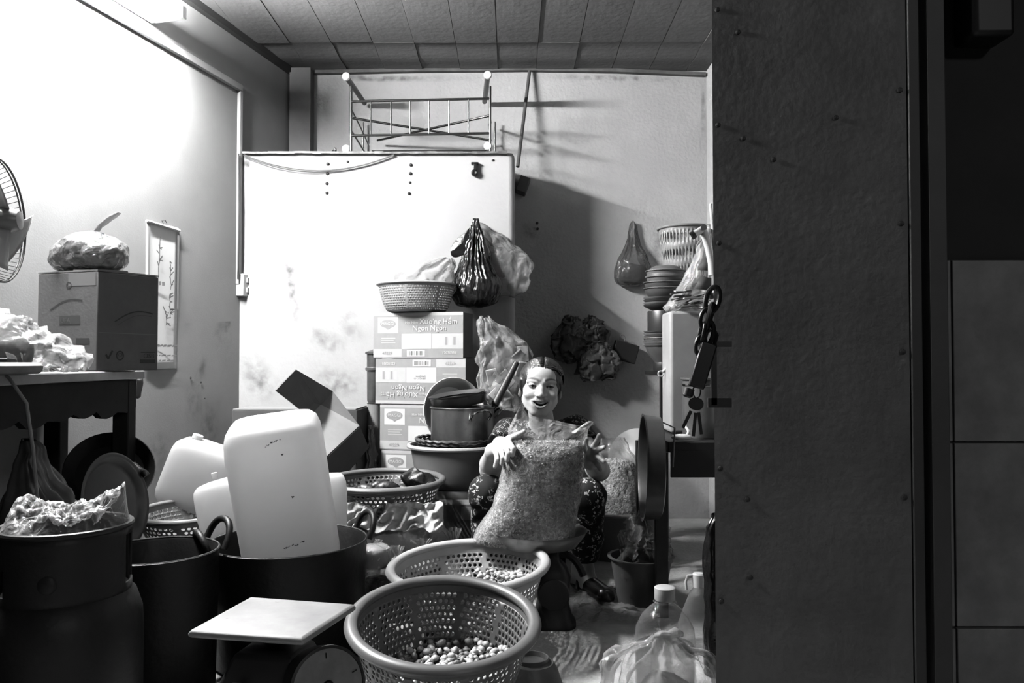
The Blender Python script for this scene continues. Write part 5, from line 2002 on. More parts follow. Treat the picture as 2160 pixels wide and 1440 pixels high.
# ---- clear plastic sheet lying on the floor
def fsheet(u, v):
    px = lerp(1188, 1392, u)
    py = lerp(1256, 1330, v) - 14 * math.sin(u * 3)
    p = G(px, py, 0)
    z = .006 + .030 * max(0, nz(u * 5, v * 4, 2)) + .022 * abs(nz(u * 11, v * 9, 5)) + .008 * abs(nz(u * 26, v * 20, 8))
    return Vector((p.x, p.y, z))


mb = MB().grid(fsheet, 60, 40)
o = mb.build('plastic_sheet', film('sheet_film', .22, .8, .9, .10, .6, 30), None, angle=180)
tag(o, 'crumpled clear plastic sheet lying flat on the floor', 'plastic sheet')

# ---- grey bucket with a clear bag in it
q = P(1352, 1172, 2.78)
bk = thing('grey_bucket', 'grey plastic bucket holding a clear bag behind the table leg', 'bucket', (q.x, 2.78, 0))
Rk = 64 / 1650 * 2.78
MB().lathe(vessel(Rk, q.z - .004, Rk * .72, .003, .010, .9), 48).build('bucket_body', mat('bucket_plastic', .15, .42), bk, angle=50)
o = bag_mb([(0, 0, .02, Rk * .6, Rk * .6, .1), (0, 0, q.z * .7, Rk * .8, Rk * .8, .1), (.01, 0, q.z + .04, Rk * .75, Rk * .6, .2), (.02, 0, q.z + .10, Rk * .6, Rk * .5, .2), (.02, 0, q.z + .15, Rk * .5, Rk * .35, .3)], 40, 80, 7, 23, .030, 26).build('clear_bag', clear, None, angle=180)
o.location = (q.x, 2.78, 0)
tag(o, 'clear plastic bag standing up out of the grey bucket', 'bag')

# ---- second big food bag in a pale basin, white bowl behind
q = P(1300, 1070, 3.50)
bs2 = thing('pale_basin', 'wide pale basin with a bright rim behind the woman', 'basin', (q.x, 3.50, 0))
Rb2 = .20
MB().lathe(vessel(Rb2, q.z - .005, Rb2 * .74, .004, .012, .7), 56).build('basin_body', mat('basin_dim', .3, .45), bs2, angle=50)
MB().tube([((Rb2 + .008) * math.cos(k / 64 * 2 * PI), (Rb2 + .008) * math.sin(k / 64 * 2 * PI), q.z) for k in range(64)], .009, 8, closed=True).build('rim', mat('basin_rim', .42, .3), bs2)
fb2 = thing('food_bag', 'open clear bag of shredded food standing in the pale basin', 'bag', (q.x, 3.50, .012))
zt3 = P(1290, 930, 3.5).z
zf = P(1290, 975, 3.5).z
bag_mb([(0, 0, 0, .12, .11, .03), (0, 0, .10, .15, .13, .04), (0, 0, .25, .135, .12, .05), (-.01, 0, zf, .10, .09, .10), (-.025, 0, zf + .05, .075, .06, .2), (-.03, 0, zt3, .06, .03, .35)], 36, 72, 7, 29, .012, 18).build('bag_film', clear_thin, fb2, angle=180)
mb = bag_mb([(0, 0, .002, .115, .105, 0), (0, 0, .10, .145, .125, 0), (0, 0, .25, .13, .115, 0), (-.01, 0, zf - .02, .09, .08, 0), (-.01, 0, zf, .04, .04, 0), (-.01, 0, zf + .005, .004, .004, 0)], 50, 80, 3, 5, .008, 60, True, True)
mb.build('shredded_food', shred, fb2, angle=180)['kind'] = 'stuff'
wb2 = thing('white_bowl', 'white bowl leaning upright against the back of the food bag', 'bowl', (P(1345, 960, 3.75).x, 3.76, .0))
zc5 = P(1345, 965, 3.75).z
nrm = Vector((-.35, -.85, .3)).normalized()
MB().lathe([(.01, -.06), (.06, -.058), (.11, -.03), (.14, .0), (.144, .002), (.138, .001), (.105, -.024), (.01, -.054)][::1], 48, TR((0, 0, zc5), basis(-nrm))).build('bowl_body', mat('bowl_white', .5, .35), wb2, angle=60)
MB().box((0, .03, (zc5 - .14) / 2), (.12, .08, zc5 - .145)).build('bowl_stand', mat('bowl_stand_dark', .03, .7), wb2)

# ---- right-hand stand
SZ = P(1450, 928, 2.66).z
sx0 = P(1384, 1000, 2.62).x
std = thing('side_stand', 'dark steel stand with a shelf carrying the pot and the tall bin', 'stand', (sx0 + .2, 2.85, 0))
o0 = std.location.copy()
iron_d = mat('stand_iron', .012, .5, var=.4)
MB().box((.03, 0, SZ - .02), (.38, .46, .035)).build('shelf', iron_d, std, bevel=.003)
for x in (sx0 + .022 - o0.x, .20):
    for y in (-.20, .20):
        MB().box((x, y, (SZ - .04) / 2), (.042, .03, SZ - .04)).build('leg', iron_d, std, bevel=.002)
MB().box((.03, -.225, SZ - .075), (.36, .012, .09)).build('front_rail', iron_d, std)
MB().lathe([(.02, 0), (.02, .02), (.012, .024)], 16, TR((.055, -.232, SZ - .07), basis((0, -1, 0)))).build('knob', mat('stand_knob', .10, .3, metal=.5), std)
# aluminium pot on the stand
q = P(1490, 925, 2.76)
sp2 = thing('tall_pot', 'aluminium pot with a rolled rim on the side stand behind the chain', 'pot', (q.x, 2.78, SZ - .002))
Rq = 46 / 1650 * 2.78
hq = P(1490, 795, 2.78).z - SZ
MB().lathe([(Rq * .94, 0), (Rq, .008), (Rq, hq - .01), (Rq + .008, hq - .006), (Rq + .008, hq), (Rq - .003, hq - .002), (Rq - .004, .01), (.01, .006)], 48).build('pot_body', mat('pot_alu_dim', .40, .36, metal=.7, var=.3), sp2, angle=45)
MB().lathe([(Rq + .001, hq - .03), (Rq + .003, hq - .026), (Rq + .001, hq - .022)], 48, cap0=False, cap1=False).build('pot_band', chrome, sp2)
# white spoon / ladle head lying before the pot
q = P(1438, 918, 2.64)
ld = thing('white_spoon', 'small white spoon lying on the shelf before the tall bin', 'spoon', (q.x, 2.64, SZ))
MB().sphere((0, 0, .012), (.036, .02, .011), 20, 10).build('bowl', plastic_w, ld)
MB().tube([(.02, .01, .014), (.03, .03, .03), (.02, .05, .05)], .005, 8).build('handle', plastic_w, ld)
# tall white bin with a bag of strips
bx_, by_ = P(1412, 700, 2.92).x, 2.95
bin_ = thing('tall_bin', 'tall pale square bin on the side stand, a bag of strips in its top', 'bin', (bx_ + .09, by_ + .04, SZ))
hb_ = P(1440, 655, 2.9).z - SZ
MB().box((0, 0, hb_ / 2), (.18, .16, hb_)).build('bin_body', mat('bin_pale', .48, .6, var=.2, scale=8, stain=(.25, 14, .66)), bin_, bevel=.012, bseg=3)
o = bag_mb([(0, 0, 0, .085, .075, .05), (.0, 0, .02, .092, .08, .15), (.02, 0, .06, .085, .07, .2), (.045, 0, .14, .055, .05, .3), (.065, 0, .24, .03, .03, .4), (.075, 0, .34, .012, .012, .4)], 34, 64, 8, 33, .012, 22).build('strips_bag', film('strips_film', .20, .8, .9, .1, .6, 26), None, angle=180)
o.location = (bx_ + .09, by_ + .03, SZ + hb_)
tag(o, 'clear bag drawn up to a peak on top of the tall bin', 'bag')
rnd = random.Random(19)
for k in range(16):
    px, py = rnd.uniform(1432, 1500), rnd.uniform(585, 645)
    p = P(px, py, 2.86)
    o = MB().box((0, 0, 0), (rnd.uniform(.05, .10), .012, .004)).build('paper_strip', mat('strip_%d' % (k % 3), (.62, .35, .1)[k % 3], .6), None)
    o.location = (p.x, 2.87 + rnd.uniform(-.015, .02), SZ + hb_ + .006 + k * .0042)
    o.rotation_euler = (rnd.uniform(-.3, .3), rnd.uniform(-.5, .15), rnd.uniform(-.5, .5))
    tag(o, 'flat strip lying in the heap on top of the tall bin', 'strip', 'strips heaped on the tall bin')
for px, py, w, h, s in ((1488, 558, 44, 30, .10), (1480, 598, 50, 14, .06)):
    p = P(px, py, 2.84)
    o = MB().add([(-.03, 0, -.02), (.035, 0, -.025), (.038, .0, .02), (.0, .0, .03)], [(0, 1, 2, 3)]).build('dark_card', mat('dark_card', .07, .7), None, solid=.002)
    o.location = p
    o.rotation_euler = (-.2, 0, .1)
    tag(o, 'dark card tucked between the strips above the tall bin', 'card', 'dark cards above the tall bin')
# white folded bracket with tube ends
br = thing('plastic_bracket', 'white plastic bracket with a round tube end above the tall bin', 'bracket', P(1478, 480, 2.8))
o0 = br.location.copy()


def bp_(px, py, Y=2.8):
    return P(px, py, Y) - o0


MB().tube([bp_(1462, 496, 2.76), bp_(1484, 482)], .0125, 14).build('tube_end', plastic_w, br)
MB().tube([bp_(1459, 498, 2.76), bp_(1465, 494, 2.76)], .0145, 14).build('black_collar', blk, br)
MB().tube([bp_(1480, 482), bp_(1488, 500), bp_(1494, 525), bp_(1500, 555), bp_(1502, 580)], [.018, .014, .012, .012, .014], 12).build('curved_arm', plastic_w, br)
MB().lathe([(.008, 0), (.011, .003), (.011, .006)], 16, TR(bp_(1484, 480, 2.775), basis((0, -1, 0)))).build('socket', mat('socket_dark', .12, .5), br)
MB().tube([bp_(1499, 430), bp_(1503, 480), bp_(1508, 540), bp_(1512, 600)], .006, 8).build('long_strip', plastic_w, br)
o = thing('plastic_tube', 'short white plastic tube with a black collar beside the chain', 'tube', P(1500, 622, 2.75))
MB().tube([(0, 0, 0), (.035, 0, .016)], .0125, 14).build('tube_body', plastic_w, o)
MB().tube([(-.006, 0, -.003), (.003, 0, .001)], .0145, 14).build('collar', blk, o)

# ---- plates and bowls stacked on a shelf by the right wall
ZSH = P(1390, 782, 3.35).z
shf = thing('wall_shelf', 'narrow dark shelf on the right wall carrying the stacked plates', 'shelf', ((P(1380, 782, 3.35).x + XR) / 2, 3.42, ZSH - .02))
wsf = XR - P(1380, 782, 3.35).x
MB().box((0, 0, .01), (wsf - .004, .34, .018)).build('board', iron_d, shf, bevel=.002)
for y in (-.14, .14):
    MB().box((wsf / 2 - .02, y, -.08), (.03, .02, .16)).build('bracket', iron_d, shf)
MB().box((-wsf / 2 + .025, -.15, -(ZSH - .03) / 2), (.03, .03, ZSH - .03)).build('post', iron_d, shf)


def plate_stack(cx, cy, z0, items, grp, where):
    z = z0
    cnt = {}
    for kind, R, h, g in items:
        m = mat('dish_%d' % int(g * 100), g, .35, var=.1)
        if kind == 'plate':
            prof = [(R * .5, 0), (R * .55, 0.001), (R * .95, h * .8), (R, h), (R + .002, h + .002), (R - .002, h + .002), (R * .9, h * .8), (R * .5, .004), (.01, .004)]
        elif kind == 'bowl':
            prof = [(R * .5, 0), (R * .52, .004), (R * .8, h * .35), (R * .97, h * .8), (R, h), (R + .006, h + .002), (R + .004, h + .006), (R - .004, h + .004), (R * .9, h * .7), (R * .5, .008), (.01, .008)]
        elif kind == 'upbowl':
            prof = [(R + .006, 0), (R + .006, .006), (R, .008), (R * .95, h * .4), (R * .78, h * .85), (R * .6, h), (.01, h)]
        else:
            prof = [(R * .98, 0), (R, .004), (R, h - .004), (R * .98, h), (.01, h)]
        name = {'plate': 'plate', 'bowl': 'bowl', 'upbowl': 'bowl', 'tin': 'tin'}[kind]
        shade = 'pale' if g > .45 else ('mid grey' if g > .15 else 'dark')
        if kind == 'upbowl':
            shade += ' upturned'
        pos_ = len(cnt)
        cnt[pos_] = 1
        ordn = ('lowest', 'second', 'third', 'fourth', 'fifth', 'sixth', 'seventh', 'eighth', 'ninth', 'tenth', 'eleventh', 'twelfth', 'thirteenth', 'fourteenth', 'fifteenth', 'sixteenth', 'seventeenth', 'eighteenth', 'nineteenth', 'twentieth')[pos_]
        lab = '%s %s, %s from the bottom of the %s' % (shade, name, ordn, where) if pos_ else '%s %s at the bottom of the %s' % (shade, name, where)
        o = MB().lathe(prof, 40).build(name, m, None, angle=45)
        o.location = (cx, cy, z)
        tag(o, lab, name, grp)
        z += h if kind in ('tin', 'upbowl') else (h * .45 if kind == 'plate' else h * .5)
    return z


s1 = 3.35 / 1650
cx1 = P(1404, 650, 3.35).x
zA = ZSH
plate_stack(cx1, 3.35, zA + .001, [('tin', .055, .035, .03), ('bowl', 46 * s1, .10, .12)] + [('plate', 46 * s1, .022, g) for g in (.3, .5, .28, .5, .3, .6, .25)]
            + [('tin', 38 * s1, .10, .04)] + [('plate', 46 * s1, .024, g) for g in (.12, .5, .12, .4)] + [('bowl', 44 * s1, .05, .12)] * 2 + [('bowl', 40 * s1, .05, .2)] * 2 + [('upbowl', 40 * s1, .05, .16)],
            'dishes in the lower stack', 'lower dish stack on the shelf')
cx2 = P(1440, 600, 3.52).x + .015
s2 = 3.52 / 1650
zB = P(1440, 700, 3.52).z
plate_stack(cx2, 3.52, ZSH + .001, [('tin', 44 * s2, zB - ZSH, .05), ('bowl', 50 * s2, .06, .15)] + [('plate', 54 * s2, .026, g) for g in (.2, .5, .5, .55, .6, .55)] + [('bowl', 54 * s2, .06, .18), ('bowl', 56 * s2, .06, .22), ('upbowl', 54 * s2, .05, .3)],
            'dishes in the taller stack', 'taller dish stack on the shelf')
ztop2 = max(o.location.z for o in bpy.data.objects if o.get('group') == 'dishes in the taller stack') + .05
hbk = max(.05, P(1440, 482, 3.52).z - ztop2)
basket('small_basket', 'small grey pierced basket on top of the taller stack of dishes', 56 * s2, hbk, 40 * s2, (cx2, 3.52, ztop2), (0, 0, 0), grey_basket, 44, 3, .33, .012, .006, seg_rib=99)
# ladle hooked under the shelf edge
lk = thing('ring_ladle', 'pale ladle with a ring end sticking out beside the tall bin', 'ladle', P(1405, 775, 3.0))
o0 = lk.location.copy()
MB().tube([P(1394, 788, 3.0) - o0 + Vector((.010 * math.cos(k / 12 * 2 * PI), 0, .010 * math.sin(k / 12 * 2 * PI))) for k in range(12)], .0035, 8, closed=True).build('ring', plastic_w, lk)
MB().tube([P(1398, 784, 3.0) - o0, P(1407, 777, 3.0) - o0, P(1412, 760, 3.0) - o0], [.006, .008, .016], 10).build('handle', plastic_w, lk)

# ---- shallow drum pan hung on edge at the stand's side
q = P(1374, 985, 2.56)
dp_ = thing('hung_pan', 'round dull metal pan hung on edge at the side of the stand', 'pan', (q.x, 2.56, P(1374, 1095, 2.56).z))
nrm = Vector((-.995, .075, .02)).normalized()
Rh = 110 / 1650 * 2.56
cz_ = q - dp_.location
MB().lathe([(.01, -.03), (Rh * .9, -.03), (Rh * .96, -.026), (Rh, .028), (Rh + .003, .03), (Rh - .004, .029), (Rh - .008, .02), (Rh * .93, -.022), (.01, -.025)], 64, TR(cz_, basis(nrm))).build('pan_body', mat('hung_pan_metal', .13, .35, metal=.5, var=.4, stain=(.3, 12, .68)), dp_, angle=45)
MB().tube([cz_ + Vector((.02, -.02, Rh * .9)), Vector((cz_.x + .075, cz_.y - .01, cz_.z + Rh * .75)), Vector((cz_.x + .07, cz_.y, cz_.z))], .003, 6).build('hanging_wire', mat('wire_dull', .2, .4, metal=.6), dp_)

# ---- bags hung on the back wall
nl3 = P(1333, 468, YB)
hg = thing('mesh_bag', 'dim plastic bag hung by its long neck from a nail on the back wall', 'bag', nl3 + Vector((0, -.03, 0)))
s_ = YB / 1650
K = []
for px, py, w, fo in ((1330, 606, 16, .05), (1330, 598, 34, .05), (1331, 575, 38, .06), (1332, 550, 30, .15), (1333, 525, 18, .3), (1333, 500, 9, .4), (1333, 478, 7, .4), (1333, 468, 3, .3)):
    K.append(((px - 1333) * s_, -.02 if py > 540 else 0, (468 - py) * s_, w * s_, w * s_ * .75, fo))
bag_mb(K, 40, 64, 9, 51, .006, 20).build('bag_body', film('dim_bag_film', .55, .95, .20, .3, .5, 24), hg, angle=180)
MB().sphere((-.003 * 2, -.022, (468 - 580) * s_), (32 * s_, 24 * s_, 22 * s_), 20, 12).noise_push(.01, 20, 4).build('contents', mat('dim_contents', .05, .7), hg)
for px, py in ((1133, 471), (1134, 483)):
    o = MB().lathe([(.007, 0), (.007, .012), (.004, .015)], 10, basis((0, -1, 0))).build('wall_plug', mat('plug_dark', .03, .6), bpy.data.objects['wall_back'])
    o.location = P(px, py, YB)
for k, (px, py, rx, rz, g) in enumerate(((1205, 715, 38, 48, .16), (1262, 760, 44, 42, .16), (1250, 700, 30, 34, .09))):
    p = P(px, py, YB - .11 - .03 * (k % 2))
    t = thing('plastic_bag', ('limp grey plastic bag hung on the back wall above the woman', 'crumpled grey plastic bag hung low on the back wall right of her head', 'dark plastic bag in the cluster hung on the back wall')[k], 'bag', p)
    s3 = p.y / 1650
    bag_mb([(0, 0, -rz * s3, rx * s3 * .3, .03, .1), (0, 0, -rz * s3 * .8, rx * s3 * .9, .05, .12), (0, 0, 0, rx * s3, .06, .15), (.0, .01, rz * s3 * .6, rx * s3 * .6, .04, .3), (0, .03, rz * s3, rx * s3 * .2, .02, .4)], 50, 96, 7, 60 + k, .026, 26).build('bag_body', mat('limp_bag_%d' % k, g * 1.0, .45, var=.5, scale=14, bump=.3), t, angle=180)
p = P(1318, 742, YB - .06)
bxd = thing('dark_box', 'small dark box hung crooked on the back wall by a ring', 'box', p)
MB().box((0, 0, 0), (.13, .07, .10), rotm(0, .28, 0).to_3x3()).build('box_body', mat('dark_box', .012, .6), bxd, bevel=.004)
MB().tube([Vector((-.012 + .014 * math.cos(k / 14 * 2 * PI), 0, .072 + .02 * math.sin(k / 14 * 2 * PI))) for k in range(14)], .0025, 6, closed=True).build('ring', mat('ring_grey', .3, .4), bxd)

# ---- bottles and tied bag at the front right
q = P(1402, 1237, 2.05)
ob = thing('oil_bottle', 'big clear plastic bottle with a white screw cap on the floor', 'bottle', (q.x, 2.05, 0))
Ro = 62 / 1650 * 2.05
ho = q.z
pet = film('pet_plastic', .05, .55, .45, .04, .08, 12)
MB().lathe([(Ro * .85, .002), (Ro * .98, .012), (Ro, .03), (Ro, ho - .125), (Ro * .97, ho - .105), (Ro * .78, ho - .075), (Ro * .5, ho - .052), (.024, ho - .042), (.022, ho - .02)], 56, cap1=False).build('bottle_body', pet, ob, angle=60)
MB().lathe([(Ro * .83, .005), (Ro * .95, .014), (Ro * .97, .03), (Ro * .97, ho - .15), (.01, ho - .15)], 40).build('liquid', film('oil_liquid', .30, .6, .08, .05, .0, 10), ob, angle=50)
MB().lathe([(.025, ho - .034), (.0265, ho - .032), (.0265, ho - .002), (.024, ho), (.002, ho)], 32).build('cap', mat('cap_white', .62, .4), ob, angle=40)
MB().lathe([(.027, ho - .036), (.030, ho - .038), (.027, ho - .041)], 32, cap0=False, cap1=False).build('neck_ring', pet, ob)
q = P(1478, 1205, 2.35)
o2 = thing('handled_bottle', 'clear bottle with a white looped cap standing behind the oil bottle', 'bottle', (q.x, 2.38, 0))
hz_ = P(1478, 1205, 2.38).z
r2_ = .062
MB().lathe([(r2_ * .9, .002), (r2_, .012), (r2_, hz_ - .16), (r2_ * .85, hz_ - .13), (r2_ * .4, hz_ - .06), (.016, hz_ - .05), (.016, hz_ - .03)], 48, cap1=False).build('bottle_body', film('silver_film', .15, .7, .5, .04, .1, 14), o2, angle=60)
MB().lathe([(.018, hz_ - .045), (.018, hz_ - .008), (.014, hz_ - .004), (.002, hz_ - .003)], 24).build('cap', mat('cap_white', .62), o2)
MB().tube([(-.014, 0, hz_ - .01), (-.032, 0, hz_ - .012), (-.038, 0, hz_ - .03), (-.036, 0, hz_ - .055)], .004, 8).build('cap_loop', mat('cap_white', .62), o2)
q = P(1396, 1345, 1.86)
tg = thing('tied_bag', 'clear plastic bag knotted at the top in front of the oil bottle', 'bag', (P(1398, 1400, 1.86).x, 1.86, 0))
zk = P(1396, 1338, 1.86).z
s4 = 1.86 / 1650
bag_mb([(0, 0, 0, 100 * s4, .09, .05), (0, 0, .03, 118 * s4, .10, .08), (0, 0, zk - .075, 112 * s4, .095, .2), (0, 0, zk - .04, 76 * s4, .07, .4), (-.002, 0, zk - .015, 30 * s4, .03, .6), (-.003, 0, zk, 10 * s4, .01, .4), (-.002, 0, zk + .006, 14 * s4, .014, .4)], 40, 96, 12, 71, .012, 24).build('bag_body', film('knot_film', .12, .7, .8, .08, .5, 26), tg, angle=180)
MB().tube([(-.02, -.012, zk + .002), (-.004, -.016, zk + .006), (.012, -.014, zk + .004), (.03, -.01, zk + .008), (.048, -.006, zk + .004)], [.006, .009, .008, .010, .005], 10).noise_push(.004, 60, 2).build('knot', milky, tg, angle=180)
MB().sphere((.02, 0, .055), (.09, .06, .05), 24, 14).noise_push(.03, 14, 6).build('contents', mat('knot_contents', .16, .6, var=.6, scale=22), tg)
# dark sling hanging behind the door edge
q = P(1502, 1150, 2.1)
ds = thing('tall_black_bag', 'tall glossy black bag standing behind the edge of the steel door', 'bag', (q.x + .022, 2.16, 0))
bag_mb([(0, 0, 0, .02, .02, .1), (0, 0, .02, .03, .03, .12), (0, 0, .2, .030, .03, .15), (.0, 0, .36, .028, .02, .25), (.005, 0, .44, .008, .008, .3)], 34, 40, 7, 81, .008, 30).build('bag_body', black_pl, ds, angle=180)
MB().tube([(.004, 0, .435), (.008, .0, .46), (.014, 0, .45)], .004, 6).build('tied_end', blk, ds)

# ---- chain, padlock and keys at the door edge
chn = thing('door_chain', 'dark steel chain hanging from the edge of the steel door', 'chain', P(1500, 640, 1.66))
o0 = chn.location.copy()
iron = mat('chain_iron', .02, .35, metal=.5)


def link(c, d, w, L, r, roll):
    d = Vector(d).normalized()
    R = basis(d, (0, 1, 0))
    pts = []
    for k in range(20):
        a = 2 * PI * k / 20
        x = w * math.cos(a)
        z = L * math.sin(a)
        pts.append(TR(c, R @ Matrix.Rotation(roll, 4, 'Z')) @ Vector((x, 0, z)))
    return MB().tube(pts, r, 8, closed=True)


lk_px = [(1503, 632), (1497, 668), (1490, 705)]
for k in range(3):
    p = P(*lk_px[k], 1.66) - o0
    link(p, (-.25, 0, -1), .014, .028, .0055, PI / 2 * (k % 2) + .4).build('link', iron, chn)
for k in range(3):
    p = P(1488 - k * 5, 672 + k * 28, 1.655) - o0
    link(p, (-.2, 0, -1), .010, .02, .0045, PI / 2 * (k % 2)).build('small_link', iron, chn)
pl = thing('padlock', 'long black padlock hanging in the door chain', 'padlock', P(1482, 770, 1.655))
Rp_ = rotm(0, .30, 0)
MB().box((0, 0, 0), (.034, .018, .10), Rp_.to_3x3()).build('lock_body', mat('lock_black', .01, .4), pl, bevel=.004)
MB().tube([Rp_ @ Vector(v) for v in ((-.011, 0, .045), (-.011, 0, .07), (0, 0, .082), (.011, 0, .07), (.011, 0, .045))], .004, 8).build('shackle', iron, pl)
MB().lathe([(.011, 0), (.011, .016), (.006, .02)], 14, TR(Rp_ @ Vector((-.012, 0, -.055)), basis((-.3, 0, -1)))).build('lock_plug', mat('lock_black', .01), pl)
bar_ = thing('door_hasp', 'dark flat hasp bar standing off the edge of the steel door', 'hasp', P(1506, 730, 1.68))
MB().box((-.006, -.02, -.06), (.012, .006, .13)).build('hasp_bar', mat('lock_black', .01), bar_)
MB().box((.012, -.02, .004), (.04, .006, .012)).build('hasp_arm', mat('lock_black', .01), bar_)
MB().box((.006, -.02, -.12), (.05, .006, .02)).build('hasp_foot', mat('lock_black', .01), bar_)
ky = thing('key_bunch', 'bunch of keys hanging from the padlock in front of the pot', 'keys', P(1470, 820, 1.65))
MB().tube([Vector((.008 * math.cos(k / 16 * 2 * PI), .002, -.006 + .014 * math.sin(k / 16 * 2 * PI))) for k in range(16)], .0018, 6, closed=True).build('key_ring', chrome, ky)
key_m = mat('key_steel', .06, .35, metal=.6)
for k, (ang_, L) in enumerate(((.45, .05), (.1, .062), (-.12, .058))):
    M = TR((0, .003 * k - .003, -.018), rotm(0, ang_, 0))
    MB().lathe([(.013, -.0012), (.013, .0012)], 18, M @ TR((0, 0, -.014), basis((0, -1, 0)))).build('key_head', key_m, ky)
    MB().box((0, 0, -.026 - L / 2), (.007, .0022, L * .8)).xf(M).build('key_blade', key_m, ky)

# ================================================================== THE WOMAN
class Field:
    """distance field on a rectilinear grid, meshed by surface nets"""

    def __init__(s, xs, ys, zs):
        s.x, s.y, s.z = [np.asarray(a, np.float32) for a in (xs, ys, zs)]
        s.f = np.full((len(s.x), len(s.y), len(s.z)), 0.08, np.float32)

    def block(s, lo, hi):
        ix = [max(0, np.searchsorted(a, l) - 1) for a, l in zip((s.x, s.y, s.z), lo)]
        jx = [min(len(a), np.searchsorted(a, h) + 1) for a, h in zip((s.x, s.y, s.z), hi)]
        if any(j - i < 2 for i, j in zip(ix, jx)):
            return None, None
        sl = tuple(slice(i, j) for i, j in zip(ix, jx))
        X, Y, Z = np.meshgrid(s.x[sl[0]], s.y[sl[1]], s.z[sl[2]], indexing='ij')
        return sl, (X, Y, Z)

    def put(s, sl, d, k, op):
        a = s.f[sl]
        if op == 'add':
            h = np.clip(.5 + .5 * (a - d) / k, 0, 1)
            s.f[sl] = a * (1 - h) + d * h - k * h * (1 - h)
        elif op == 'sub':
            d = -d
            h = np.clip(.5 - .5 * (a - d) / k, 0, 1)
            s.f[sl] = a * (1 - h) + d * h + k * h * (1 - h)
        elif op == 'and':
            h = np.clip(.5 - .5 * (a - d) / k, 0, 1)
            s.f[sl] = a * (1 - h) + d * h + k * h * (1 - h)

    def cap(s, a, b, ra, rb, k=.01, op='add'):
        a, b = Vector(a), Vector(b)
        m = max(ra, rb) + k + .03
        lo = [min(a[i], b[i]) - m for i in range(3)]
        hi = [max(a[i], b[i]) + m for i in range(3)]
        sl, g = s.block(lo, hi)
        if sl is None:
            return
        ab = b - a
        L2 = max(ab.length_squared, 1e-9)
        t = np.clip(((g[0] - a.x) * ab.x + (g[1] - a.y) * ab.y + (g[2] - a.z) * ab.z) / L2, 0, 1)
        d = np.sqrt((g[0] - a.x - t * ab.x) ** 2 + (g[1] - a.y - t * ab.y) ** 2 + (g[2] - a.z - t * ab.z) ** 2) - (ra + (rb - ra) * t)
        s.put(sl, d, k, op)

    def chain(s, pts, rs, k=.008, op='add'):
        for i in range(len(pts) - 1):
            s.cap(pts[i], pts[i + 1], rs[i], rs[i + 1], k, op)

    def ell(s, c, r, k=.01, op='add', R=None, bend=None):
        c = Vector(c)
        m = max(r) + k + .03
        sl, g = s.block([c[i] - m for i in range(3)], [c[i] + m for i in range(3)])
        if sl is None:
            return
        X, Y, Z = g[0] - c.x, g[1] - c.y, g[2] - c.z
        if R is not None:
            Ri = R.to_3x3().transposed()
            X, Y, Z = (Ri[0][0] * X + Ri[0][1] * Y + Ri[0][2] * Z, Ri[1][0] * X + Ri[1][1] * Y + Ri[1][2] * Z, Ri[2][0] * X + Ri[2][1] * Y + Ri[2][2] * Z)
        if bend:
            Z = Z - bend * X * X
        k0 = np.sqrt((X / r[0]) ** 2 + (Y / r[1]) ** 2 + (Z / r[2]) ** 2)
        k1 = np.sqrt((X / r[0] ** 2) ** 2 + (Y / r[1] ** 2) ** 2 + (Z / r[2] ** 2) ** 2)
        d = k0 * (k0 - 1) / np.maximum(k1, 1e-6)
        s.put(sl, d, k, op)

    def mesh(s):
        f, x, y, z = s.f, s.x, s.y, s.z
        neg = f < 0
        c = np.zeros(tuple(n - 1 for n in f.shape), np.int8)
        offs = [(i, j, k) for i in (0, 1) for j in (0, 1) for k in (0, 1)]
        sh = c.shape
        for i, j, k in offs:
            c += neg[i:i + sh[0], j:j + sh[1], k:k + sh[2]]
        act = np.argwhere((c > 0) & (c < 8))
        idx = -np.ones(sh, np.int64)
        idx[act[:, 0], act[:, 1], act[:, 2]] = np.arange(len(act))
        acc = np.zeros((len(act), 3))
        cnt = np.zeros(len(act))
        co = lambda o: (act[:, 0] + o[0], act[:, 1] + o[1], act[:, 2] + o[2])
        for o in offs:
            for ax in range(3):
                if o[ax]:
                    continue
                o2 = list(o)
                o2[ax] = 1
                A, B = co(o), co(o2)
                fa, fb = f[A], f[B]
                m = (fa < 0) != (fb < 0)
                t = np.where(m, fa / np.where(m, fa - fb, 1), 0)
                pa = np.stack([x[A[0]], y[A[1]], z[A[2]]], 1)
                pb = np.stack([x[B[0]], y[B[1]], z[B[2]]], 1)
                acc += np.where(m[:, None], pa + (pb - pa) * t[:, None], 0)
                cnt += m
        V = acc / cnt[:, None]
        Fq = []
        for ax in range(3):
            b1, b2 = [a for a in range(3) if a != ax]
            s0 = [slice(1, -1)] * 3
            s0[ax] = slice(0, -1)
            s1 = list(s0)
            s1[ax] = slice(1, None)
            na, nb = neg[tuple(s0)], neg[tuple(s1)]
            e = np.argwhere(na != nb)
            if not len(e):
                continue
            st = na[e[:, 0], e[:, 1], e[:, 2]]
            base = e.copy()
            base[:, b1] += 1
            base[:, b2] += 1

            def cell(d1, d2):
                q = base.copy()
                q[:, b1] -= d1
                q[:, b2] -= d2
                return idx[q[:, 0], q[:, 1], q[:, 2]]
            q = np.stack([cell(1, 1), cell(0, 1), cell(0, 0), cell(1, 0)], 1)
            flip = st if ax != 1 else ~st
            q[~flip] = q[~flip][:, ::-1]
            Fq.append(q)
        Fq = np.concatenate(Fq)
        Fq = Fq[(Fq >= 0).all(1)]
        return V, Fq


def rect_axis(*spans):
    out = []
    for a, b, h in spans:
        n = max(1, int(round((b - a) / h)))
        out += [a + (b - a) * i / n for i in range(n)]
    out.append(spans[-1][1])
    return np.array(out)


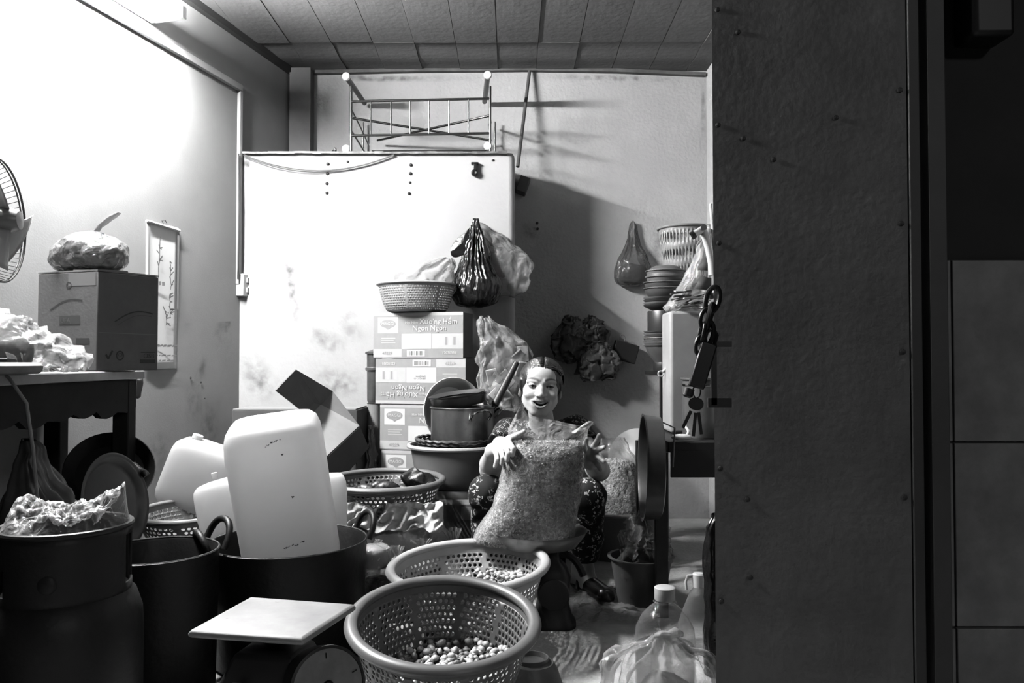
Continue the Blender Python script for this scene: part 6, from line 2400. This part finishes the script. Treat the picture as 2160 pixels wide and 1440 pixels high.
def field_object(fd, name, m, parent, origin, relax=1):
    V, Fq = fd.mesh()
    # light relaxation of the net
    for _ in range(relax):
        S = np.zeros_like(V)
        C = np.zeros(len(V))
        for a in range(4):
            b = (a + 1) % 4
            np.add.at(S, Fq[:, a], V[Fq[:, b]])
            np.add.at(S, Fq[:, b], V[Fq[:, a]])
            np.add.at(C, Fq[:, a], 1)
            np.add.at(C, Fq[:, b], 1)
        V = V * .5 + .5 * S / np.maximum(C, 1)[:, None]
    V = V - np.array(origin)
    me = bpy.data.meshes.new(name)
    me.from_pydata(V.tolist(), [], Fq.tolist())
    me.materials.append(m)
    me.shade_smooth()
    me.update()
    o = bpy.data.objects.new(name, me)
    COL.objects.link(o)
    o.parent = parent
    return o, V


# joints (world)
HC = P(1140, 820, 3.02)
HR = rotm(.0, math.radians(3.5), 0)
hd = lambda x, y, z: HC + (HR @ Vector((x, y, z)))
NB = P(1147, 905, 3.11)
S1, S2 = P(1074, 914, 3.12), P(1215, 908, 3.12)
E1, E2 = P(1034, 990, 2.87), P(1264, 992, 2.90)
W1, W2 = P(1040, 952, 2.65), P(1245, 974, 2.70)
HP1, HP2 = Vector((.03, 3.24, .20)), Vector((.21, 3.24, .20))
K1, K2 = P(1028, 1040, 2.78), P(1240, 1048, 2.80)
A1, A2 = Vector((-.075, 2.93, .085)), Vector((.262, 2.93, .085))

woman = thing('person', 'smiling person in dark floral clothes squatting behind the big clear food bag', 'person', (.12, 3.2, 0))
o0 = woman.location.copy()

X_ax = rect_axis((-.19, .02, .0032), (.02, .21, .0019), (.21, .40, .0032))
Y_ax = rect_axis((2.46, 2.74, .003), (2.74, 2.89, .005), (2.89, 3.02, .002), (3.02, 3.16, .003), (3.16, 3.42, .007))
Z_ax = rect_axis((-.004, .46, .005), (.46, .625, .003), (.625, .87, .002))
B = Field(X_ax, Y_ax, Z_ax)

# torso, legs (under the clothes)
B.ell((.12, 3.24, .20), (.13, .10, .10), .05)
B.cap((.12, 3.24, .22), (.122, 3.16, .46), .095, .10, .05)
B.ell(((S1.x + S2.x) / 2, 3.14, .53), (.125, .07, .07), .05)
B.cap(NB + Vector((0, .02, -.03)), hd(0, .025, -.06), .052, .046, .03)
for S, E, W in ((S1, E1, W1), (S2, E2, W2)):
    B.cap(((S1.x + S2.x) / 2 + (S.x - .12) * .5, 3.13, .555), S, .05, .048, .04)
    B.cap(S, E, .046, .038, .02)
    B.cap(E, E.lerp(W, .35), .037, .039, .012)
    B.cap(E.lerp(W, .3), W, .039, .026, .012)
for H_, K_, A_ in ((HP1, K1, A1), (HP2, K2, A2)):
    B.cap(H_, K_, .075, .054, .03)
    B.cap(K_, K_.lerp(A_, .4), .05, .050, .02)
    B.cap(K_.lerp(A_, .4), A_, .050, .033, .02)
feet = ((A1, Vector((-.07, 2.97, .035)), Vector((-.14, 2.77, .022))), (A2, Vector((.254, 2.975, .035)), G(1272, 1255, .024)))
for A_, heel, toe in feet:
    B.cap(A_, heel, .034, .034, .02)
    B.cap(heel, toe, .034, .024, .02)
    B.cap(A_, heel.lerp(toe, .5), .030, .028, .03)


# hands
def hand(W, knuckles, fingers, thumb, pc):
    B.cap(W, pc, .025, .024, .014)
    for kn in knuckles:
        B.cap(W.lerp(pc, .55), kn, .017, .0105, .010)
    for kn, md, tp in fingers:
        B.chain([kn, md, tp], [.0098, .0086, .0070], .003)
    B.chain(thumb, [.0155, .0115, .0095, .0078][:len(thumb)], .004)


kn1 = [P(1074, 933, 2.545), P(1066, 941, 2.54), P(1057, 949, 2.545), P(1048, 956, 2.56)]
f1 = [(kn1[0], P(1083, 946, 2.505), P(1081, 960, 2.505)), (kn1[1], P(1072, 957, 2.50), P(1069, 971, 2.50)), (kn1[2], P(1061, 965, 2.51), P(1058, 978, 2.512)), (kn1[3], P(1049, 970, 2.53), P(1044, 984, 2.53))]
hand(W1, kn1, f1, [P(1054, 938, 2.60), P(1074, 925, 2.565), P(1090, 918, 2.545), P(1105, 910, 2.535)], P(1056, 944, 2.585))
kn2 = [P(1252, 942, 2.62), P(1256, 951, 2.615), P(1256, 961, 2.615), P(1253, 970, 2.625)]
f2 = [(kn2[0], P(1259, 930, 2.60), P(1264, 917, 2.592)), (kn2[1], P(1266, 946, 2.585), P(1274, 943, 2.565)), (kn2[2], P(1266, 966, 2.585), P(1274, 973, 2.568)), (kn2[3], P(1261, 980, 2.60), P(1267, 991, 2.588))]
hand(W2, kn2, f2, [P(1243, 958, 2.65), P(1237, 946, 2.62), P(1235, 936, 2.60), P(1238, 926, 2.59)], P(1249, 957, 2.645))

# head
B.ell(hd(0, .022, .034), (.074, .090, .078), .02, R=HR)
B.ell(hd(0, -.014, -.022), (.066, .072, .078), .02, R=HR)
B.ell(hd(0, -.045, -.080), (.030, .026, .020), .022, R=HR)                      # chin
B.cap(hd(-.052, .005, -.045), hd(-.018, -.045, -.082), .016, .016, .018)       # jaw
B.cap(hd(.052, .005, -.045), hd(.018, -.045, -.082), .016, .016, .018)
B.ell(hd(0, -.055, .045), (.052, .028, .040), .02, R=HR)                        # forehead
for s in (-1, 1):
    B.ell(hd(s * .040, -.056, -.020), (.023, .023, .019), .012, R=HR)           # smiling cheek
    B.cap(hd(s * .014, -.076, .031), hd(s * .050, -.060, .028), .009, .007, .010)   # brow ridge
    B.ell(hd(s * .033, -.086, .013), (.019, .013, .010), .009, 'sub', R=HR)     # eye socket
    B.ell(hd(s * .033, -.064, .013), (.0155, .0165, .0125), .004, R=HR)         # lids over the eyeball
    B.ell(hd(s * .033, -.0815, .0135), (.0130, .0065, .0021), .0010, 'sub', R=HR, bend=-18.0)   # narrow laughing slit
    B.ell(hd(s * .077, .012, -.008), (.008, .017, .028), .006, R=HR @ rotm(0, 0, s * .3))       # ear
    B.ell(hd(s * .083, .006, -.006), (.004, .009, .017), .003, 'sub', R=HR)
B.chain([hd(0, -.078, .020), hd(0, -.087, .002), hd(0, -.097, -.018)], [.0075, .0078, .0110], .008)   # nose
for s in (-1, 1):
    B.ell(hd(s * .0135, -.085, -.0225), (.0085, .010, .0072), .006, R=HR)
    B.ell(hd(s * .0075, -.094, -.0295), (.0038, .005, .0030), .002, 'sub', R=HR)
    # smile folds
    B.chain([hd(s * .021, -.086, -.026), hd(s * .034, -.079, -.044), hd(s * .037, -.072, -.060)], [.003, .004, .003], .007, 'sub')
B.ell(hd(0, -.066, -.052), (.036, .020, .024), .014, R=HR)                      # muzzle
B.ell(hd(0, -.088, -.0545), (.0310, .024, .0105), .003, 'sub', R=HR, bend=11.0)  # open mouth
for dz, r_, yy in ((.0118, .0030, -.0850), (-.0122, .0042, -.0830)):
    pts = [hd(x, yy + 7.0 * x * x, -.0545 + dz * (1 - (x / .0345) ** 2) + 11.0 * x * x) for x in (-.0335, -.026, -.018, -.009, 0, .009, .018, .026, .0335)]
    B.chain(pts, [.0018, r_ * .7, r_ * .9, r_, r_ * .95, r_, r_ * .9, r_ * .7, .0018], .003)

skin = bpy.data.materials.new('skin')
skin.use_nodes = True
nt = skin.node_tree
bsdf = nt.nodes['Principled BSDF']
at = nt.nodes.new('ShaderNodeAttribute')
at.attribute_name = 'tone'
nt.links.new(at.outputs['Color'], bsdf.inputs['Base Color'])
bsdf.inputs['Roughness'].default_value = .48
bsdf.inputs['Specular IOR Level'].default_value = .3
body, BV = field_object(B, 'body', skin, woman, o0, 1)
# natural colouring: lips, brows and the mouth's inside are darker than the skin
W_ = BV + np.array(o0)
L_ = (W_ - np.array(HC)) @ np.array(HR.to_3x3())
tone = np.full(len(L_), .68 * ALB)
x_, y_, z_ = L_[:, 0], L_[:, 1], L_[:, 2]
front = (y_ < -.035) & (np.abs(x_) < .08) & (np.abs(z_) < .12)
zz_ = z_ + .0545 - 11.0 * x_ ** 2
lip = front & (np.abs(x_) < .035) & (np.abs(zz_) < .0158 * (1 - (x_ / .039) ** 2) + .002)
tone[lip] = .38 * ALB
inside = front & (np.abs(x_) < .032) & (y_ > -.0800 + 6 * x_ ** 2) & (np.abs(zz_) < .0115)
tone[inside] = .03 * ALB
ax_ = np.abs(x_)
bw_ = np.abs(z_ - (.0345 + .006 * np.sin((ax_ - .012) / .041 * 2.6))) / (.0048 * (1.15 - (ax_ - .012) / .06))
bm = np.clip(1.7 - 1.2 * bw_, 0, 1) * np.clip((ax_ - .009) / .005, 0, 1) * np.clip((.056 - ax_) / .006, 0, 1) * front
tone = tone * (1 - bm * .9)
slit = front & (np.abs(ax_ - .033) < .0135) & (np.abs(z_ - .0135 + 18 * (ax_ - .033) ** 2) < .0027) & (y_ > -.0800)
tone[slit] = .02 * ALB
lash = front & (np.abs(ax_ - .033) < .0155) & (np.abs(z_ - .0160 + 18 * (ax_ - .033) ** 2) < .0018)
tone[lash] = .05 * ALB
ca = body.data.color_attributes.new('tone', 'FLOAT_COLOR', 'POINT')
buf = np.ones((len(tone), 4), np.float32)
buf[:, :3] = tone[:, None]
ca.data.foreach_set('color', buf.ravel())

hdl = lambda x, y, z: hd(x, y, z) - o0
# teeth: curved upper row
tm = mat('teeth', 1.0, .3)
tt = MB()
for k in range(-4, 5):
    x = k * .0052
    yy = -.0775 + 9.0 * x * x
    tt.box(hdl(x, yy, -.0495 + 10.0 * x * x), (.0049, .004, .0095 - abs(k) * .0005))
tt.build('teeth', tm, woman, bevel=.0008)['kind'] = 'stuff'
for s in (-1, 1):
    e = MB().sphere(hdl(s * .033, -.0685, .0130), .0110, 16, 10).build('eyeball', mat('eye_white', .5, .15), woman)
    MB().lathe([(.0052, 0), (.0045, .0012), (.001, .0016)], 14, TR(hdl(s * .0335, -.0790, .0130), basis((0, -1, 0)))).build('iris', mat('iris_dark', .01, .1), e)

# hair drawn back from the forehead, knot behind
hair_m = mat('hair_black', .035, .38, var=.5, scale=40, spec=.7)
hb_n = hair_m.node_tree
wv = hb_n.nodes.new('ShaderNodeTexNoise')
wv.inputs['Scale'].default_value = 90
mp = hb_n.nodes.new('ShaderNodeMapping')
mp.inputs['Scale'].default_value = (1.0, .12, .5)
tcn = hb_n.nodes.new('ShaderNodeTexCoord')
hb_n.links.new(tcn.outputs['Object'], mp.inputs['Vector'])
hb_n.links.new(mp.outputs['Vector'], wv.inputs['Vector'])
bpn = hb_n.nodes.new('ShaderNodeBump')
bpn.inputs['Strength'].default_value = .9
bpn.inputs['Distance'].default_value = .006
hb_n.links.new(wv.outputs['Fac'], bpn.inputs['Height'])
hb_n.links.new(bpn.outputs['Normal'], hb_n.nodes['Principled BSDF'].inputs['Normal'])
Hf = Field(rect_axis((.0, .23, .0024)), rect_axis((2.90, 3.20, .0028)), rect_axis((.64, .88, .0024)))
Hf.ell(hd(0, .026, .036), (.0835, .098, .085), .01, R=HR)
Hf.ell(hd(0, .05, -.03), (.070, .070, .06), .03, R=HR)
Hf.ell(hd(.01, .13, -.02), (.036, .03, .036), .02, R=HR)
Hf.cap(hd(-.070, -.012, .03), hd(-.076, .012, -.012), .012, .008, .012)
Hf.cap(hd(.070, -.012, .03), hd(.076, .012, -.012), .012, .008, .012)
Hf.ell(hd(-.002, -.075, -.012), (.066, .075, .092), .008, 'sub', R=HR)
Hf.ell(hd(0, -.03, -.085), (.075, .06, .06), .01, 'sub', R=HR)
# parting
Hf.chain([hd(.008, -.085, .085), hd(.010, -.04, .117), hd(.010, .03, .125)], [.004, .004, .003], .006, 'sub')
hair_o, _ = field_object(Hf, 'hair', hair_m, woman, o0, 1)
# combed locks sweeping from the parting down and back over the ears
lm = MB()
rnd = random.Random(31)
for s in (-1, 1):
    for k in range(34):
        y0 = lerp(-.070, .075, (k + rnd.uniform(-.3, .3)) / 34)
        pts, rr = [], []
        for i in range(9):
            t = i / 8
            ph = lerp(.06, 1.75, t) * (1 + rnd.uniform(-.01, .01))
            yy = y0 + (.055 + .02 * rnd.random()) * t ** 1.3
            ry = math.sqrt(max(.05, 1 - ((yy - .026) / .1035) ** 2))
            px_, pz_ = s * math.sin(ph) * .0845 * ry + .006, math.cos(ph) * .0862 * ry + .036
            pts.append(hdl(px_, yy, pz_))
            rr.append(.0030 * (1 - .6 * t) + .0008)
        # keep locks off the face
        if y0 < -.03:
            pts = [p + Vector((0, .012 * (i / 8), .002)) for i, p in enumerate(pts)][:7]
            rr = rr[:7]
        lm.tube(pts, rr, 6)
lo_ = lm.build('hair_locks', hair_m, woman, angle=180)
lo_['kind'] = 'stuff'


# clothes
def floral(name, base, pale, scale):
    m, nt, b = nodes_of(name)
    L = nt.links
    tc = nt.nodes.new('ShaderNodeTexCoord')
    nd = nt.nodes.new('ShaderNodeTexNoise')
    nd.inputs['Scale'].default_value = 60
    L.new(tc.outputs['Object'], nd.inputs['Vector'])
    ad = nt.nodes.new('ShaderNodeMixRGB')
    ad.blend_type = 'LINEAR_LIGHT'
    ad.inputs[0].default_value = .018
    L.new(tc.outputs['Object'], ad.inputs[1])
    L.new(nd.outputs['Color'], ad.inputs[2])
    v1 = nt.nodes.new('ShaderNodeTexVoronoi')
    v1.inputs['Scale'].default_value = scale
    L.new(ad.outputs[0], v1.inputs['Vector'])
    v2 = nt.nodes.new('ShaderNodeTexVoronoi')
    v2.inputs['Scale'].default_value = scale * 2.7
    L.new(ad.outputs[0], v2.inputs['Vector'])
    r1 = nt.nodes.new('ShaderNodeValToRGB')
    r1.color_ramp.elements[0].position = .42
    r1.color_ramp.elements[0].color = (1, 1, 1, 1)
    r1.color_ramp.elements[1].position = .50
    r1.color_ramp.elements[1].color = (0, 0, 0, 1)
    L.new(v1.outputs['Distance'], r1.inputs['Fac'])
    r2 = nt.nodes.new('ShaderNodeValToRGB')
    r2.color_ramp.elements[0].position = .44
    r2.color_ramp.elements[0].color = (1, 1, 1, 1)
    r2.color_ramp.elements[1].position = .54
    r2.color_ramp.elements[1].color = (0, 0, 0, 1)
    L.new(v2.outputs['Distance'], r2.inputs['Fac'])
    n4 = nt.nodes.new('ShaderNodeTexNoise')
    n4.inputs['Scale'].default_value = 16
    L.new(tc.outputs['Object'], n4.inputs['Vector'])
    r4 = nt.nodes.new('ShaderNodeValToRGB')
    r4.color_ramp.elements[0].position = .40
    r4.color_ramp.elements[1].position = .50
    L.new(n4.outputs['Fac'], r4.inputs['Fac'])
    mu = nt.nodes.new('ShaderNodeMath')
    mu.operation = 'MULTIPLY'
    L.new(r1.outputs['Color'], mu.inputs[0])
    L.new(r2.outputs['Color'], mu.inputs[1])
    mu2 = nt.nodes.new('ShaderNodeMath')
    mu2.operation = 'MULTIPLY'
    L.new(mu.outputs[0], mu2.inputs[0])
    L.new(r4.outputs['Color'], mu2.inputs[1])
    mx = nt.nodes.new('ShaderNodeMix')
    mx.data_type = 'RGBA'
    mx.inputs['A'].default_value = (base, base, base, 1)
    mx.inputs['B'].default_value = (pale, pale, pale, 1)
    L.new(mu2.outputs[0], mx.inputs['Factor'])
    L.new(mx.outputs['Result'], b.inputs['Base Color'])
    b.inputs['Roughness'].default_value = .8
    b.inputs['Specular IOR Level'].default_value = .15
    return m


flo = floral('floral_cloth', .008 * ALB, .75 * ALB, 42)
flo2 = floral('floral_blouse', .010 * ALB, .75 * ALB, 66)
T = Field(rect_axis((-.19, .40, .005)), rect_axis((2.66, 3.42, .006)), rect_axis((-.004, .50, .005)))
T.ell((.12, 3.25, .20), (.15, .12, .12), .05)
for H_, K_, A_ in ((HP1, K1, A1), (HP2, K2, A2)):
    T.cap(H_, K_, .092, .066, .03)
    T.cap(K_, K_.lerp(A_, .5), .062, .063, .02)
    T.cap(K_.lerp(A_, .5), A_ + Vector((0, 0, -.02)), .063, .056, .02)
# folds and hems
sl, g = T.block((-.3, 2, -.1), (.6, 4, .6))
fold = .004 * np.sin(g[2] * 95 + 5 * np.sin(g[0] * 30) + 4 * np.sin(g[1] * 22)) * np.clip((.45 - g[2]) / .2, 0, 1)
T.f[sl] += fold
T.f[sl] = np.maximum(T.f[sl], .125 - g[2])
field_object(T, 'trousers', flo, woman, o0, 1)

U = Field(rect_axis((-.17, .38, .004)), rect_axis((2.92, 3.36, .005)), rect_axis((.12, .66, .004)))
U.ell((.12, 3.24, .21), (.145, .115, .11), .05)
U.cap((.12, 3.24, .22), (.122, 3.16, .46), .11, .115, .05)
U.ell(((S1.x + S2.x) / 2, 3.14, .53), (.138, .083, .082), .05)
for S, E in ((S1, E1), (S2, E2)):
    U.cap(((S1.x + S2.x) / 2 + (S.x - .12) * .5, 3.13, .555), S, .062, .060, .04)
sl, g = U.block((-.3, 2, -.1), (.6, 4, .9))
for S, E in ((S1, E1), (S2, E2)):
    d = (E - S).normalized()
    sv = Field(U.x, U.y, U.z)
    sv.cap(S, S.lerp(E, .62), .058, .064, .01)
    cut = (g[0] - S.x) * d.x + (g[1] - S.y) * d.y + (g[2] - S.z) * d.z - .105
    f_ = np.maximum(sv.f[sl], cut)
    h = np.clip(.5 + .5 * (U.f[sl] - f_) / .02, 0, 1)
    U.f[sl] = U.f[sl] * (1 - h) + f_ * h - .02 * h * (1 - h)
U.f[sl] += .0035 * np.sin(g[0] * 90 + 6 * np.sin(g[2] * 25)) * np.clip((.62 - g[2]) / .1, 0, 1)
U.cap(NB + Vector((0, .01, .025)), NB + Vector((0, -.05, .12)), .052, .070, .006, 'sub')
field_object(U, 'blouse', flo2, woman, o0, 1)

# sandals
sh_m = mat('sandal_black', .012, .25, spec=.7)
for i, (A_, heel, toe) in enumerate(feet):
    sd = Field(rect_axis((min(heel.x, toe.x) - .07, max(heel.x, toe.x) + .07, .003)), rect_axis((toe.y - .06, heel.y + .07, .003)), rect_axis((-.004, .13, .003)))
    d = (toe - heel)
    tt_ = toe + d.normalized() * .012
    sd.cap(heel, tt_, .040, .033, .01)
    sd.cap(heel.lerp(toe, .45), tt_, .036, .033, .01)
    sl, g = sd.block((-9, -9, -9), (9, 9, 9))
    # open between the toe cap and the heel strap
    t = ((g[0] - heel.x) * d.x + (g[1] - heel.y) * d.y) / (d.x ** 2 + d.y ** 2)
    top = np.where((t < .52) & ((t < -.08) | (t > .12) | True), g[2] - (.026 + .02 * np.exp(-((t - .30) / .07) ** 2)), g[2] - .075)
    sd.f[sl] = np.maximum(sd.f[sl], top)
    sd.f[sl] = np.maximum(sd.f[sl], -g[2])
    field_object(sd, 'sandal', sh_m, woman, o0, 1)
    c_ = heel.lerp(toe, .33)
    side = Vector((-d.y, d.x, 0)).normalized()
    pts = []
    for k in range(11):
        a = PI * k / 10
        pts.append(c_ + side * .040 * math.cos(a) + Vector((0, 0, -.012 + .062 * math.sin(a))) - o0)
    MB().tube(pts, .0085, 8).build('strap', sh_m, woman)
    MB().lathe([(.007, 0), (.006, .003), (.001, .004)], 12, TR(pts[4] + Vector((0, -.008, .004)), basis((0, -1, .3)))).build('buckle', chrome, woman)

# low stool she sits on
st = thing('low_stool', 'very low dark stool under the squatting person', 'stool', (.12, 3.27, 0))
MB().box((0, 0, .075), (.22, .18, .02)).build('seat', wood_dark, st, bevel=.004)
for x in (-.085, .085):
    for y in (-.065, .065):
        MB().box((x, y, .0325), (.024, .024, .065)).build('leg', wood_dark, st)
